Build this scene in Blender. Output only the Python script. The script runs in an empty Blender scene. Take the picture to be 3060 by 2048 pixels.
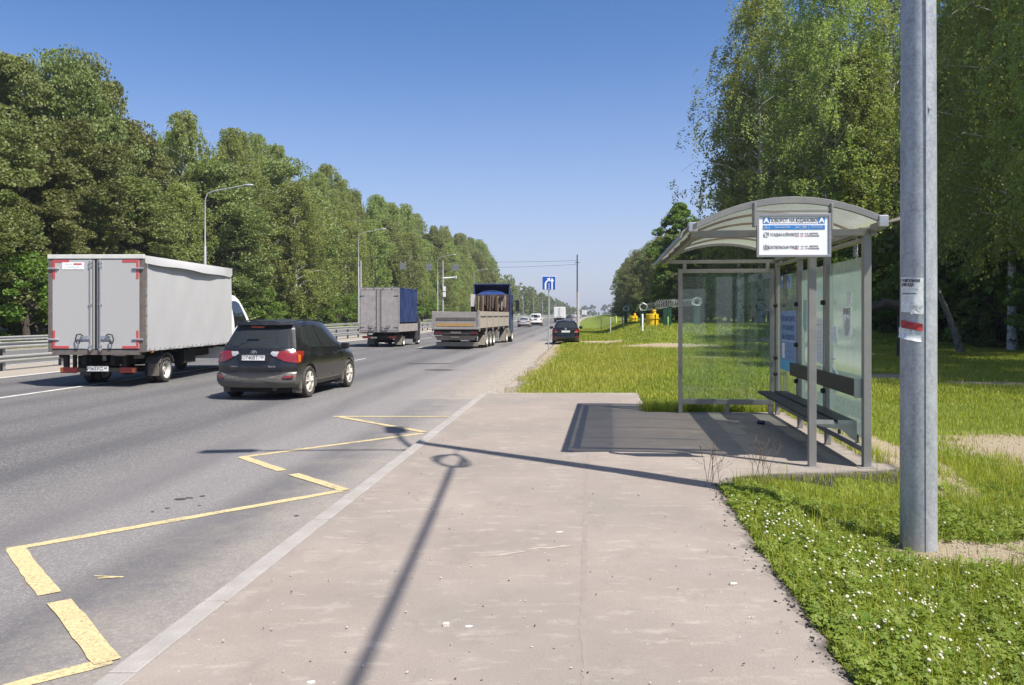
import bpy, bmesh, math, random
import numpy as np
from mathutils import Vector, Matrix

# ------------------------------------------------------------------ camera, sky, sun
C = bpy.context.scene.collection
SC = bpy.context.scene
R = math.radians
PI = math.pi
def mixc(nt, fac, a, b, blend='MIX'):
    m = nt.nodes.new('ShaderNodeMix')
    m.data_type = 'RGBA'; m.blend_type = blend
    if hasattr(fac, 'links') or isinstance(fac, bpy.types.NodeSocket): nt.links.new(fac, m.inputs[0])
    else: m.inputs[0].default_value = fac
    for s, v in ((6, a), (7, b)):
        if isinstance(v, bpy.types.NodeSocket): nt.links.new(v, m.inputs[s])
        else: m.inputs[s].default_value = (*v[:3], 1)
    return m.outputs[2]

cam = bpy.data.objects.new('camera', bpy.data.cameras.new('camera'))
C.objects.link(cam)
cam.location = (0, 0, 1.75)
cam.rotation_euler = (R(90), 0, 0)
cam.data.sensor_width = 36
cam.data.lens = 2450 / 3060 * 36
cam.data.shift_y = -83 / 3060
cam.data.clip_start = 0.05
cam.data.clip_end = 6000
SC.camera = cam

SUN_AZ, SUN_EL = 130.2, 57.5
world = bpy.data.worlds.new('World')
SC.world = world
world.use_nodes = True
wn = world.node_tree
for n in list(wn.nodes): wn.nodes.remove(n)
sky = wn.nodes.new('ShaderNodeTexSky')
sky.sky_type = 'NISHITA'
sky.sun_disc = False
sky.sun_elevation = R(SUN_EL)
sky.sun_rotation = R(SUN_AZ)
sky.altitude = 0
sky.air_density = 0.6
sky.dust_density = 1.1
sky.ozone_density = 5.0
bg = wn.nodes.new('ShaderNodeBackground')
bg.inputs['Strength'].default_value = 0.122
wo = wn.nodes.new('ShaderNodeOutputWorld')
hs_ = wn.nodes.new('ShaderNodeHueSaturation'); hs_.inputs['Saturation'].default_value = 1.14
wn.links.new(sky.outputs[0], hs_.inputs['Color']); 
# the sky pales towards the horizon, as on a hot summer noon
tcw = wn.nodes.new('ShaderNodeTexCoord'); sx_ = wn.nodes.new('ShaderNodeSeparateXYZ')
wn.links.new(tcw.outputs['Generated'], sx_.inputs[0])
mr_ = wn.nodes.new('ShaderNodeMapRange')
mr_.inputs['From Min'].default_value = 0.0; mr_.inputs['From Max'].default_value = 0.37
mr_.inputs['To Min'].default_value = 1.0; mr_.inputs['To Max'].default_value = 0.0
wn.links.new(sx_.outputs[2], mr_.inputs['Value'])
pw_ = wn.nodes.new('ShaderNodeMath'); pw_.operation = 'POWER'; pw_.inputs[1].default_value = 1.9
wn.links.new(mr_.outputs[0], pw_.inputs[0])
wn.links.new(mixc(wn, pw_.outputs[0], hs_.outputs[0], (3.15, 3.3, 3.85)), bg.inputs['Color'])
wn.links.new(bg.outputs[0], wo.inputs['Surface'])

sun = bpy.data.objects.new('sun', bpy.data.lights.new('sun', 'SUN'))
C.objects.link(sun)
sun.data.energy = 5.0
sun.data.angle = R(0.55)
sun.data.color = (1.0, 0.94, 0.85)
sd = Vector((math.sin(R(SUN_AZ)) * math.cos(R(SUN_EL)), math.cos(R(SUN_AZ)) * math.cos(R(SUN_EL)), math.sin(R(SUN_EL))))
sun.rotation_euler = sd.to_track_quat('Z', 'Y').to_euler()
sun.location = (20, -20, 60)
SC.view_settings.view_transform = 'Standard'
SC.view_settings.look = 'None'
SC.view_settings.gamma = 1
SC.view_settings.exposure = 0.70
try:
    SC.cycles.transparent_max_bounces = 16
    SC.cycles.max_bounces = 7
except Exception:
    pass

# ------------------------------------------------------------------ tags
def tag(o, label=None, cat=None, group=None, kind=None):
    if label: o['label'] = label
    if cat: o['category'] = cat
    if group: o['group'] = group
    if kind: o['kind'] = kind
    return o

def empty(name, loc=(0, 0, 0), rz=0.0):
    o = bpy.data.objects.new(name, None)
    C.objects.link(o)
    o.location = loc
    o.rotation_euler = (0, 0, rz)
    o.empty_display_size = 0.2
    return o

def copy_tree(o, parent=None):
    c = o.copy()
    C.objects.link(c)
    if parent is not None: c.parent = parent
    for ch in list(o.children): copy_tree(ch, c)
    return c

# ------------------------------------------------------------------ materials
MATS = {}
def nodes_of(name):
    m = bpy.data.materials.new(name)
    m.use_nodes = True
    nt = m.node_tree
    return m, nt, nt.nodes['Principled BSDF']

def N(nt, t, **kw):
    n = nt.nodes.new(t)
    for k, v in kw.items():
        if k in n.inputs: n.inputs[k].default_value = v
        else: setattr(n, k, v)
    return n

def ramp(nt, sock, p0, p1, v0=0.0, v1=1.0):
    r = nt.nodes.new('ShaderNodeMapRange')
    r.inputs['From Min'].default_value = p0; r.inputs['From Max'].default_value = p1
    r.inputs['To Min'].default_value = v0; r.inputs['To Max'].default_value = v1
    nt.links.new(sock, r.inputs['Value'])
    return r.outputs[0]

def noise(nt, coord, scale, detail=4, rough=0.6, stretch=None):
    n = nt.nodes.new('ShaderNodeTexNoise')
    n.inputs['Scale'].default_value = scale
    n.inputs['Detail'].default_value = detail
    n.inputs['Roughness'].default_value = rough
    if stretch:
        mp = nt.nodes.new('ShaderNodeMapping')
        mp.inputs['Scale'].default_value = stretch
        nt.links.new(coord, mp.inputs['Vector'])
        coord = mp.outputs[0]
    nt.links.new(coord, n.inputs['Vector'])
    return n.outputs['Fac']

def M(name, col, rough=0.5, metal=0.0, var=0.15, scale=6.0, bump=0.0, bscale=40.0, coat=0.0, dirt=None, dirt_amt=0.5, dirt_z=None, stretch=None):
    if name in MATS: return MATS[name]
    m, nt, b = nodes_of(name)
    tc = nt.nodes.new('ShaderNodeTexCoord')
    co = tc.outputs['Object']
    f = ramp(nt, noise(nt, co, scale, 5, 0.6, stretch), 0.3, 0.7)
    base = mixc(nt, f, [c * (1 - var) for c in col], [min(1, c * (1 + var)) for c in col])
    if dirt:
        g = ramp(nt, noise(nt, co, scale * 0.7 + 0.6, 6, 0.7), 0.42, 0.66, 0, dirt_amt)
        if dirt_z:
            sp = nt.nodes.new('ShaderNodeSeparateXYZ')
            nt.links.new(co, sp.inputs[0])
            h = ramp(nt, sp.outputs[2], dirt_z[0], dirt_z[1], dirt_z[2], 0.0)
            mx = nt.nodes.new('ShaderNodeMath'); mx.operation = 'MAXIMUM'
            nt.links.new(g, mx.inputs[0]); nt.links.new(h, mx.inputs[1])
            g = mx.outputs[0]
        base = mixc(nt, g, base, dirt)
        rr = ramp(nt, g, 0, 1, rough, min(1, rough + 0.5))
        nt.links.new(rr, b.inputs['Roughness'])
    else:
        b.inputs['Roughness'].default_value = rough
    nt.links.new(base, b.inputs['Base Color'])
    b.inputs['Metallic'].default_value = metal
    if coat: b.inputs['Coat Weight'].default_value = coat
    if bump:
        bp = nt.nodes.new('ShaderNodeBump')
        bp.inputs['Strength'].default_value = bump
        bp.inputs['Distance'].default_value = 0.02
        nt.links.new(noise(nt, co, bscale, 4, 0.6, stretch), bp.inputs['Height'])
        nt.links.new(bp.outputs[0], b.inputs['Normal'])
    MATS[name] = m
    return m

def leaf_mat(name, c1, c2, c3, trans=0.35, scale=0.5):
    m, nt, b = nodes_of(name)
    geo = nt.nodes.new('ShaderNodeNewGeometry')
    oi = nt.nodes.new('ShaderNodeObjectInfo')
    f = ramp(nt, noise(nt, geo.outputs['Position'], scale, 3, 0.6), 0.35, 0.65)
    col = mixc(nt, f, c1, c2)
    f2 = ramp(nt, noise(nt, geo.outputs['Position'], 9, 2, 0.5), 0.4, 0.75)
    col = mixc(nt, f2, col, c3)
    hs = nt.nodes.new('ShaderNodeHueSaturation')
    nt.links.new(ramp(nt, oi.outputs['Random'], 0, 1, 0.475, 0.515), hs.inputs['Hue'])
    nt.links.new(ramp(nt, oi.outputs['Random'], 0, 1, 0.8, 1.25), hs.inputs['Value'])
    nt.links.new(col, hs.inputs['Color'])
    nt.links.new(hs.outputs[0], b.inputs['Base Color'])
    b.inputs['Roughness'].default_value = 0.55
    b.inputs['Specular IOR Level'].default_value = 0.35
    tr = nt.nodes.new('ShaderNodeBsdfTranslucent')
    tcol = mixc(nt, 1.0, hs.outputs[0], (1.0, 1.0, 0.45), 'MULTIPLY')
    nt.links.new(tcol, tr.inputs['Color'])
    mx = nt.nodes.new('ShaderNodeMixShader')
    mx.inputs[0].default_value = trans
    nt.links.new(b.outputs[0], mx.inputs[1]); nt.links.new(tr.outputs[0], mx.inputs[2])
    nt.links.new(mx.outputs[0], nt.nodes['Material Output'].inputs['Surface'])
    m.cycles.use_transparent_shadow = False if hasattr(m.cycles, 'use_transparent_shadow') else False
    MATS[name] = m
    return m

def glass_mat(name, tint, clear, gloss=0.12, streak=0.0, dirt=(0.5, 0.55, 0.52), rough=0.03):
    """pane: part clear, part dusty film, part mirror"""
    m, nt, b = nodes_of(name)
    nt.nodes.remove(b)
    tc = nt.nodes.new('ShaderNodeTexCoord')
    tr = nt.nodes.new('ShaderNodeBsdfTransparent'); tr.inputs[0].default_value = (*tint, 1)
    di = nt.nodes.new('ShaderNodeBsdfDiffuse'); di.inputs[0].default_value = (*dirt, 1)
    tl = nt.nodes.new('ShaderNodeBsdfTranslucent'); tl.inputs[0].default_value = (*dirt, 1)
    gl = nt.nodes.new('ShaderNodeBsdfGlossy'); gl.inputs['Roughness'].default_value = rough
    a = nt.nodes.new('ShaderNodeMixShader'); a.inputs[0].default_value = 0.6
    nt.links.new(di.outputs[0], a.inputs[1]); nt.links.new(tl.outputs[0], a.inputs[2])
    f = ramp(nt, noise(nt, tc.outputs['Object'], 2.2, 4, 0.6, (1.6, 1.6, 0.12)), 0.4, 0.75, 1 - clear, min(1, 1 - clear + streak))
    s = nt.nodes.new('ShaderNodeMixShader')
    nt.links.new(f, s.inputs[0])
    nt.links.new(tr.outputs[0], s.inputs[1]); nt.links.new(a.outputs[0], s.inputs[2])
    fr = nt.nodes.new('ShaderNodeFresnel'); fr.inputs[0].default_value = 1.5
    g2 = nt.nodes.new('ShaderNodeMath'); g2.operation = 'MULTIPLY_ADD'
    nt.links.new(fr.outputs[0], g2.inputs[0]); g2.inputs[1].default_value = 0.5; g2.inputs[2].default_value = gloss * 0.2
    s2 = nt.nodes.new('ShaderNodeMixShader')
    nt.links.new(g2.outputs[0], s2.inputs[0])
    nt.links.new(s.outputs[0], s2.inputs[1]); nt.links.new(gl.outputs[0], s2.inputs[2])
    nt.links.new(s2.outputs[0], nt.nodes['Material Output'].inputs['Surface'])
    MATS[name] = m
    return m

# ------------------------------------------------------------------ mesh builder
class MB:
    def __init__(s): s.v = []; s.f = []
    def add(s, vs, fs):
        n = len(s.v)
        s.v += [tuple(v) for v in vs]
        s.f += [tuple(i + n for i in f) for f in fs]
        return s
    def box(s, x0, x1, y0, y1, z0, z1):
        vs = [(x0, y0, z0), (x1, y0, z0), (x1, y1, z0), (x0, y1, z0), (x0, y0, z1), (x1, y0, z1), (x1, y1, z1), (x0, y1, z1)]
        return s.add(vs, [(3, 2, 1, 0), (4, 5, 6, 7), (0, 1, 5, 4), (1, 2, 6, 5), (2, 3, 7, 6), (3, 0, 4, 7)])
    def cbox(s, c, d, rz=0.0, rx=0.0, ry=0.0):
        m = Matrix.Rotation(rz, 3, 'Z') @ Matrix.Rotation(ry, 3, 'Y') @ Matrix.Rotation(rx, 3, 'X')
        vs = []
        for z in (-1, 1):
            for (x, y) in ((-1, -1), (1, -1), (1, 1), (-1, 1)):
                p = m @ Vector((x * d[0] / 2, y * d[1] / 2, z * d[2] / 2)) + Vector(c)
                vs.append(p)
        return s.add(vs, [(3, 2, 1, 0), (4, 5, 6, 7), (0, 1, 5, 4), (1, 2, 6, 5), (2, 3, 7, 6), (3, 0, 4, 7)])
    def tube(s, pts, r, n=8, caps=True):
        pts = [Vector(p) for p in pts]
        k = len(pts)
        rs = list(r) if isinstance(r, (list, tuple)) else [r] * k
        vs = []; up = None
        for i, p in enumerate(pts):
            d = (pts[min(i + 1, k - 1)] - pts[max(i - 1, 0)])
            if d.length < 1e-9: d = Vector((0, 0, 1))
            d.normalize()
            if up is None:
                up = Vector((0, 0, 1)) if abs(d.z) < 0.9 else Vector((0, 1, 0))
            a = d.cross(up)
            if a.length < 1e-6: a = d.cross(Vector((1, 0, 0)))
            a.normalize(); b = a.cross(d); b.normalize(); up = b
            for j in range(n):
                t = 2 * PI * j / n
                vs.append(p + a * math.cos(t) * rs[i] + b * math.sin(t) * rs[i])
        fs = []
        for i in range(k - 1):
            for j in range(n):
                q = (j + 1) % n
                fs.append((i * n + j, i * n + q, (i + 1) * n + q, (i + 1) * n + j))
        if caps:
            fs.append(tuple(range(n - 1, -1, -1)))
            fs.append(tuple((k - 1) * n + j for j in range(n)))
        return s.add(vs, fs)
    def lathe(s, prof, c=(0, 0, 0), axis='Z', n=24, closed=False):
        """prof: (radius, height along axis)"""
        vs = []; k = len(prof)
        for (r, h) in prof:
            for j in range(n):
                t = 2 * PI * j / n
                a, b = r * math.cos(t), r * math.sin(t)
                p = {'Z': (a, b, h), 'X': (h, a, b), 'Y': (b, h, a)}[axis]
                vs.append((p[0] + c[0], p[1] + c[1], p[2] + c[2]))
        fs = []
        for i in range(k - 1 + (1 if closed else 0)):
            i2 = (i + 1) % k
            for j in range(n):
                q = (j + 1) % n
                fs.append((i * n + j, i * n + q, i2 * n + q, i2 * n + j))
        if not closed:
            fs.append(tuple(range(n - 1, -1, -1)))
            fs.append(tuple((k - 1) * n + j for j in range(n)))
        return s.add(vs, fs)
    def prism(s, poly, a0, a1, plane='XY'):
        """poly of 2D points extruded between a0 and a1 along the third axis"""
        def P(u, v, w):
            return {'XY': (u, v, w), 'XZ': (u, w, v), 'YZ': (w, u, v)}[plane]
        n = len(poly)
        vs = [P(u, v, a0) for u, v in poly] + [P(u, v, a1) for u, v in poly]
        fs = [tuple(range(n - 1, -1, -1)), tuple(range(n, 2 * n))]
        fs += [(i, (i + 1) % n, n + (i + 1) % n, n + i) for i in range(n)]
        return s.add(vs, fs)
    def build(s, name, mat, parent=None, smooth=None, bevel=0.0, loc=None, rz=None):
        me = bpy.data.meshes.new(name)
        me.from_pydata(s.v, [], s.f)
        bm = bmesh.new(); bm.from_mesh(me)
        bmesh.ops.recalc_face_normals(bm, faces=bm.faces)
        if bevel:
            es = [e for e in bm.edges if len(e.link_faces) == 2 and e.calc_face_angle(0) > 0.6]
            bmesh.ops.bevel(bm, geom=es, offset=bevel, segments=2, affect='EDGES', profile=0.6, clamp_overlap=True)
        bm.to_mesh(me); bm.free()
        o = bpy.data.objects.new(name, me)
        C.objects.link(o)
        if mat: me.materials.append(mat)
        if parent is not None: o.parent = parent
        if loc is not None: o.location = loc
        if rz is not None: o.rotation_euler = (0, 0, rz)
        if smooth is None: smooth = False
        if smooth:
            me.polygons.foreach_set('use_smooth', [True] * len(me.polygons))
            me.set_sharp_from_angle(angle=smooth if smooth is not True else R(40))
        return o

def npmesh(name, V, F, mat, parent=None, attrs=None, smooth=False):
    """V (n,3); F (m,k) same-size faces"""
    me = bpy.data.meshes.new(name)
    V = np.asarray(V, np.float32); F = np.asarray(F, np.int32)
    me.vertices.add(len(V)); me.vertices.foreach_set('co', V.ravel())
    k = F.shape[1]
    me.loops.add(F.size); me.loops.foreach_set('vertex_index', F.ravel())
    me.polygons.add(len(F))
    me.polygons.foreach_set('loop_start', np.arange(0, F.size, k, dtype=np.int32))
    me.polygons.foreach_set('loop_total', np.full(len(F), k, np.int32))
    if smooth: me.polygons.foreach_set('use_smooth', np.ones(len(F), bool))
    me.update(calc_edges=True)
    if attrs:
        for a, d in attrs.items():
            at = me.attributes.new(a, 'FLOAT', 'POINT')
            at.data.foreach_set('value', np.asarray(d, np.float32).ravel())
    me.materials.append(mat)
    if name is None: return me
    o = bpy.data.objects.new(name, me)
    C.objects.link(o)
    if parent is not None: o.parent = parent
    return o

def text(body, size, mat, parent, loc, sx=1.0, align='CENTER', name='lettering', rot=(PI / 2, 0, 0), bold=0.0, depth=0.001):
    cu = bpy.data.curves.new(name, 'FONT')
    cu.body = body; cu.size = size; cu.align_x = align; cu.align_y = 'CENTER'
    cu.extrude = depth; cu.offset = bold; cu.resolution_u = 3
    t = bpy.data.objects.new(name, cu)
    C.objects.link(t)
    dg = bpy.context.evaluated_depsgraph_get()
    me = bpy.data.meshes.new_from_object(t.evaluated_get(dg))
    bpy.data.objects.remove(t)
    me.materials.clear(); me.materials.append(mat)
    o = bpy.data.objects.new(name, me)
    C.objects.link(o)
    o.parent = parent; o.location = loc; o.rotation_euler = rot; o.scale = (sx, 1, 1)
    return o

# ------------------------------------------------------------------ the lie of the land
def sst(t):
    t = np.clip(t, 0, 1)
    return t * t * (3 - 2 * t)
def kerbx(y):
    y = np.asarray(y, float)
    return -2.34 + 0.0914 * y + np.where(y > 150, 4.4e-5 * (y - 150) ** 2, 0)
def rise(y):
    y = np.asarray(y, float)
    return np.where(y > 80, 1.7 * (1 - np.exp(-(y - 80) / 400)), 0)
ROAD_Z = -0.12
def rpt(lat, y): return float(kerbx(y)) + lat, y
def rz_(y): return float(ROAD_Z + rise(y))
XE_Y = [-6, 0, 3.87, 5.06, 6.2, 8.0, 8.42, 8.8, 9.1, 9.3, 14.6, 14.65, 18.1, 18.15]
XE_X = [1.3, 1.45, 1.62, 1.74, 1.85, 2.06, 2.1, 2.5, 4.25, 4.42, 5.0, 2.42, 2.78, -0.7]
def edgex(y):
    """right-hand edge of the pavement and the shelter pad"""
    return np.interp(y, XE_Y, XE_X)
_rng = np.random.default_rng(5)
_ph = _rng.uniform(0, 6.28, (6, 2)); _dr = _rng.uniform(0, 6.28, 6)
def lumps(x, y, wl):
    s = 0
    for i in range(6):
        k = 2 * PI / (wl * (0.6 + 0.25 * i))
        s = s + np.sin((x * math.cos(_dr[i]) + y * math.sin(_dr[i])) * k + _ph[i, 0])
    return s / 6
def ground_z(x, y):
    x = np.asarray(x, float); y = np.asarray(y, float)
    lat = x - kerbx(y)
    d = x - edgex(y)
    near = -0.03 - 0.22 * sst(d / 1.3) * (1 - sst((y - 8.0) / 2.5)) - 0.14 * sst(d / 6)
    near = np.where(d < 0, -0.25, near) + 0.025 * lumps(x, y, 1.8) * sst(d / 0.6)
    far = -0.115 + 0.125 * sst((lat - 0.35) / 1.6)
    mound = 1.0 * sst((y - 42) / 14) * sst((lat - 3.4) / 3.6) * (1 - 0.8 * sst((lat - 17) / 10))
    far = far + mound + 0.03 * lumps(x, y, 5) * sst((lat - 2) / 2)
    far = np.where(lat < 0.25, -0.4, far)
    w = sst((y - 18.12) / 0.06)
    w2 = np.where(x > edgex(17.0) + 0.0, sst((y - 14.6) / 5.0), w)
    right = near * (1 - w2) + far * w2
    left = -0.16 + 0.62 * sst((-lat - 29.5) / 7) + 0.04 * lumps(x, y, 6)
    z = np.where(lat < -20, left, right)
    z = np.where((lat < 0.25) & (lat > -28.2), -0.6, z)
    return z + rise(y)
def gz(x, y): return float(ground_z(x, y))
def in_view(x, y, m=2.0):
    return (y > 0.5) & (np.abs(x) < 0.63 * y + m)

# ------------------------------------------------------------------ ground, road, pavement
def grid(xs, ys):
    X, Y = np.meshgrid(xs, ys)
    nx, ny = len(xs), len(ys)
    i = np.arange(nx * ny).reshape(ny, nx)
    F = np.stack([i[:-1, :-1], i[:-1, 1:], i[1:, 1:], i[1:, :-1]], -1).reshape(-1, 4)
    return X.ravel(), Y.ravel(), F

def mk_ground_mat():
    m, nt, b = nodes_of('turf_soil')
    geo = nt.nodes.new('ShaderNodeNewGeometry')
    P = geo.outputs['Position']
    at = nt.nodes.new('ShaderNodeAttribute'); at.attribute_name = 'sand'
    f = ramp(nt, noise(nt, P, 0.35, 5, 0.6), 0.35, 0.65)
    g = mixc(nt, f, (0.13, 0.19, 0.025), (0.21, 0.26, 0.04))
    f2 = ramp(nt, noise(nt, P, 14, 4, 0.7), 0.35, 0.7)
    g = mixc(nt, f2, g, (0.08, 0.11, 0.02))
    sn = ramp(nt, noise(nt, P, 25, 5, 0.7), 0.3, 0.7)
    s = mixc(nt, sn, (0.24, 0.19, 0.125), (0.43, 0.36, 0.26))
    n = noise(nt, P, 3.5, 6, 0.75)
    ad = nt.nodes.new('ShaderNodeMath'); ad.operation = 'ADD'
    nt.links.new(at.outputs['Fac'], ad.inputs[0]); nt.links.new(n, ad.inputs[1])
    k = ramp(nt, ad.outputs[0], 0.9, 1.12)
    nt.links.new(mixc(nt, k, g, s), b.inputs['Base Color'])
    b.inputs['Roughness'].default_value = 0.95
    b.inputs['Specular IOR Level'].default_value = 0.2
    bp = nt.nodes.new('ShaderNodeBump'); bp.inputs['Strength'].default_value = 0.8; bp.inputs['Distance'].default_value = 0.05
    nt.links.new(noise(nt, P, 30, 5, 0.7), bp.inputs['Height']); nt.links.new(bp.outputs[0], b.inputs['Normal'])
    return m

SANDS = [(7.5, 10.8, 1.6, 1.8), (3.85, 6.95, 0.75, 0.42), (4.85, 7.25, 0.7, 0.2), (10.6, 23.0, 1.3, 1.0), (12.0, 20.6, 1.3, 0.7), (12.6, 16.6, 1.4, 0.7),
         (8.3, 44.0, 3.2, 1.5), (13.5, 58, 4.0, 1.3), (5.5, 51.5, 1.4, 4.2), (4.62, 9.7, 0.22, 0.8), (9.8, 13.2, 1.2, 0.35),
         (4.95, 12.0, 0.3, 3.0), (8.5, 33, 2.0, 0.8), (14, 36, 3, 0.8), (17, 47, 4, 1.2)]
def sandiness(x, y):
    s = np.zeros_like(x)
    for (cx, cy, a, b) in SANDS:
        r = np.sqrt(((x - cx) / a) ** 2 + ((y - cy) / b) ** 2)
        s = np.maximum(s, np.where(r < 1, np.minimum(1.25, 0.5 + 1.5 * (1 - r)), 0.5 - 0.7 * (r - 1)))
    lat = x - kerbx(y)
    sh = np.where(y > 17.5, 1.25 - 1.05 * (np.clip(lat, 0, 9) - 0.15 - 0.25 * np.sin(y * 0.21)), 0)
    s = np.maximum(s, np.where(lat > -2, sh, 0))
    s = np.maximum(s, np.where((lat < -27.8), 1.2 - 0.6 * np.abs(lat + 28.4), 0))
    return np.clip(s, 0, 1.3)

xs = np.concatenate([np.linspace(-2500, -300, 12), np.linspace(-250, -60, 14), np.linspace(-56, -2, 28), np.linspace(-1.6, 0.9, 8), np.linspace(1.05, 6.5, 60),
                     np.linspace(6.7, 16, 50), np.linspace(16.5, 40, 32), np.linspace(44, 120, 24), np.linspace(140, 2500, 14)])
ys = np.concatenate([np.linspace(-60, -4, 8), np.linspace(-3, 2.5, 8), np.linspace(2.7, 14.4, 98), [14.55, 14.62, 14.75, 14.9], np.linspace(15.05, 18.0, 20),
                     [18.1, 18.2, 18.35], np.linspace(18.6, 46, 110), np.linspace(46.4, 80, 68), np.linspace(82, 200, 60), np.linspace(210, 900, 70), np.linspace(950, 3500, 16)])
X, Y, F = grid(xs, ys)
ground = npmesh('ground', np.stack([X, Y, ground_z(X, Y)], 1), F, mk_ground_mat(), attrs={'sand': sandiness(X, Y)}, smooth=True)
tag(ground, kind='structure')

def mk_road_mat():
    m, nt, b = nodes_of('road_asphalt')
    geo = nt.nodes.new('ShaderNodeNewGeometry'); P = geo.outputs['Position']
    at = nt.nodes.new('ShaderNodeAttribute'); at.attribute_name = 'dust'
    la = nt.nodes.new('ShaderNodeAttribute'); la.attribute_name = 'lat'
    base = mixc(nt, ramp(nt, noise(nt, P, 1.2, 4, 0.6, (1, 0.25, 1)), 0.3, 0.7), (0.115, 0.113, 0.115), (0.155, 0.151, 0.15))
    base = mixc(nt, ramp(nt, noise(nt, P, 0.22, 3, 0.5, (1, 0.3, 1)), 0.4, 0.65, 0, 0.45), base, (0.085, 0.084, 0.088))
    base = mixc(nt, ramp(nt, noise(nt, P, 95, 4, 0.8), 0.35, 0.7, 0, 0.7), base, (0.045, 0.045, 0.048))
    v = nt.nodes.new('ShaderNodeTexVoronoi'); v.inputs['Scale'].default_value = 80
    nt.links.new(P, v.inputs['Vector'])
    sp = nt.nodes.new('ShaderNodeSeparateColor'); nt.links.new(v.outputs['Color'], sp.inputs[0])
    base = mixc(nt, ramp(nt, sp.outputs[0], 0.6, 0.95, 0, 0.6), base, (0.34, 0.325, 0.305))
    base = mixc(nt, ramp(nt, la.outputs['Fac'], -4.2, -2.4, 0, 0.42), base, (0.31, 0.285, 0.275))
    # wheel tracks run dark along the lanes
    w = nt.nodes.new('ShaderNodeTexWave'); w.wave_type = 'BANDS'
    cb = nt.nodes.new('ShaderNodeCombineXYZ'); nt.links.new(la.outputs['Fac'], cb.inputs[0])
    w.inputs['Scale'].default_value = 0.18; w.inputs['Distortion'].default_value = 0.0
    nt.links.new(cb.outputs[0], w.inputs['Vector'])
    tm = nt.nodes.new('ShaderNodeMath'); tm.operation = 'MULTIPLY'
    nt.links.new(ramp(nt, w.outputs['Fac'], 0.35, 0.9, 0, 0.55), tm.inputs[0])
    nt.links.new(ramp(nt, noise(nt, P, 0.6, 4, 0.6, (1, 0.12, 1)), 0.3, 0.6), tm.inputs[1])
    base = mixc(nt, tm.outputs[0], base, (0.075, 0.074, 0.08))
    dn = mixc(nt, ramp(nt, noise(nt, P, 30, 4, 0.7), 0.3, 0.7), (0.22, 0.19, 0.155), (0.38, 0.34, 0.29))
    ad = nt.nodes.new('ShaderNodeMath'); ad.operation = 'ADD'
    nt.links.new(at.outputs['Fac'], ad.inputs[0]); nt.links.new(noise(nt, P, 1.7, 7, 0.75), ad.inputs[1])
    base = mixc(nt, ramp(nt, ad.outputs[0], 0.62, 1.2), base, dn)
    nt.links.new(base, b.inputs['Base Color'])
    b.inputs['Roughness'].default_value = 0.85
    b.inputs['Specular IOR Level'].default_value = 0.3
    bp = nt.nodes.new('ShaderNodeBump'); bp.inputs['Strength'].default_value = 0.75; bp.inputs['Distance'].default_value = 0.012
    nt.links.new(noise(nt, P, 70, 4, 0.7), bp.inputs['Height']); nt.links.new(bp.outputs[0], b.inputs['Normal'])
    return m

lats = np.array([-28.6, -28, -27.4, -26, -24, -22, -20, -18.9, -18.5, -18.1, -17.2, -16.4, -15.6, -15.1, -14.8, -14, -12, -10, -8, -6, -4, -3, -2, -1.5, -1, -0.7, -0.4, -0.15, 0.1, 0.4, 0.7, 1.0, 1.3])
ys = np.concatenate([np.arange(-60, 60, 1.5), np.arange(60, 300, 6), np.arange(300, 1500, 25)])
ys = np.unique(np.concatenate([ys, [18.0, 18.1, 18.3]]))
LA, YY, F = grid(lats, ys)
def dust(l, y):
    d = np.where((l < -15.0) & (l > -18.6), 1.2, 0.0)
    d = np.maximum(d, np.where(l < -27.6, 0.5, 0))
    e = np.where(y > 18, 0.95 - 0.42 * np.abs(np.minimum(l - 0.2, 0)) * np.where(y < 60, 1, 3), 0)
    d = np.maximum(d, np.clip(e, 0, 1.3))
    d = np.maximum(d, np.where((y <= 18) & (l > -3), 0.42 - 0.28 * np.abs(l), 0))
    return d
Xr = kerbx(YY) + np.where((LA > -0.15) & (YY < 18.05), -0.1, LA)
Z = ROAD_Z + rise(YY) + np.where(LA > 0.35, -0.04, 0) + np.where((LA > -0.15) & (YY < 18.05), -0.02 * LA, 0)
road = npmesh('road', np.stack([Xr, YY, Z], 1), F, mk_road_mat(), attrs={'dust': dust(LA, YY), 'lat': LA})
tag(road, kind='structure')

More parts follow.
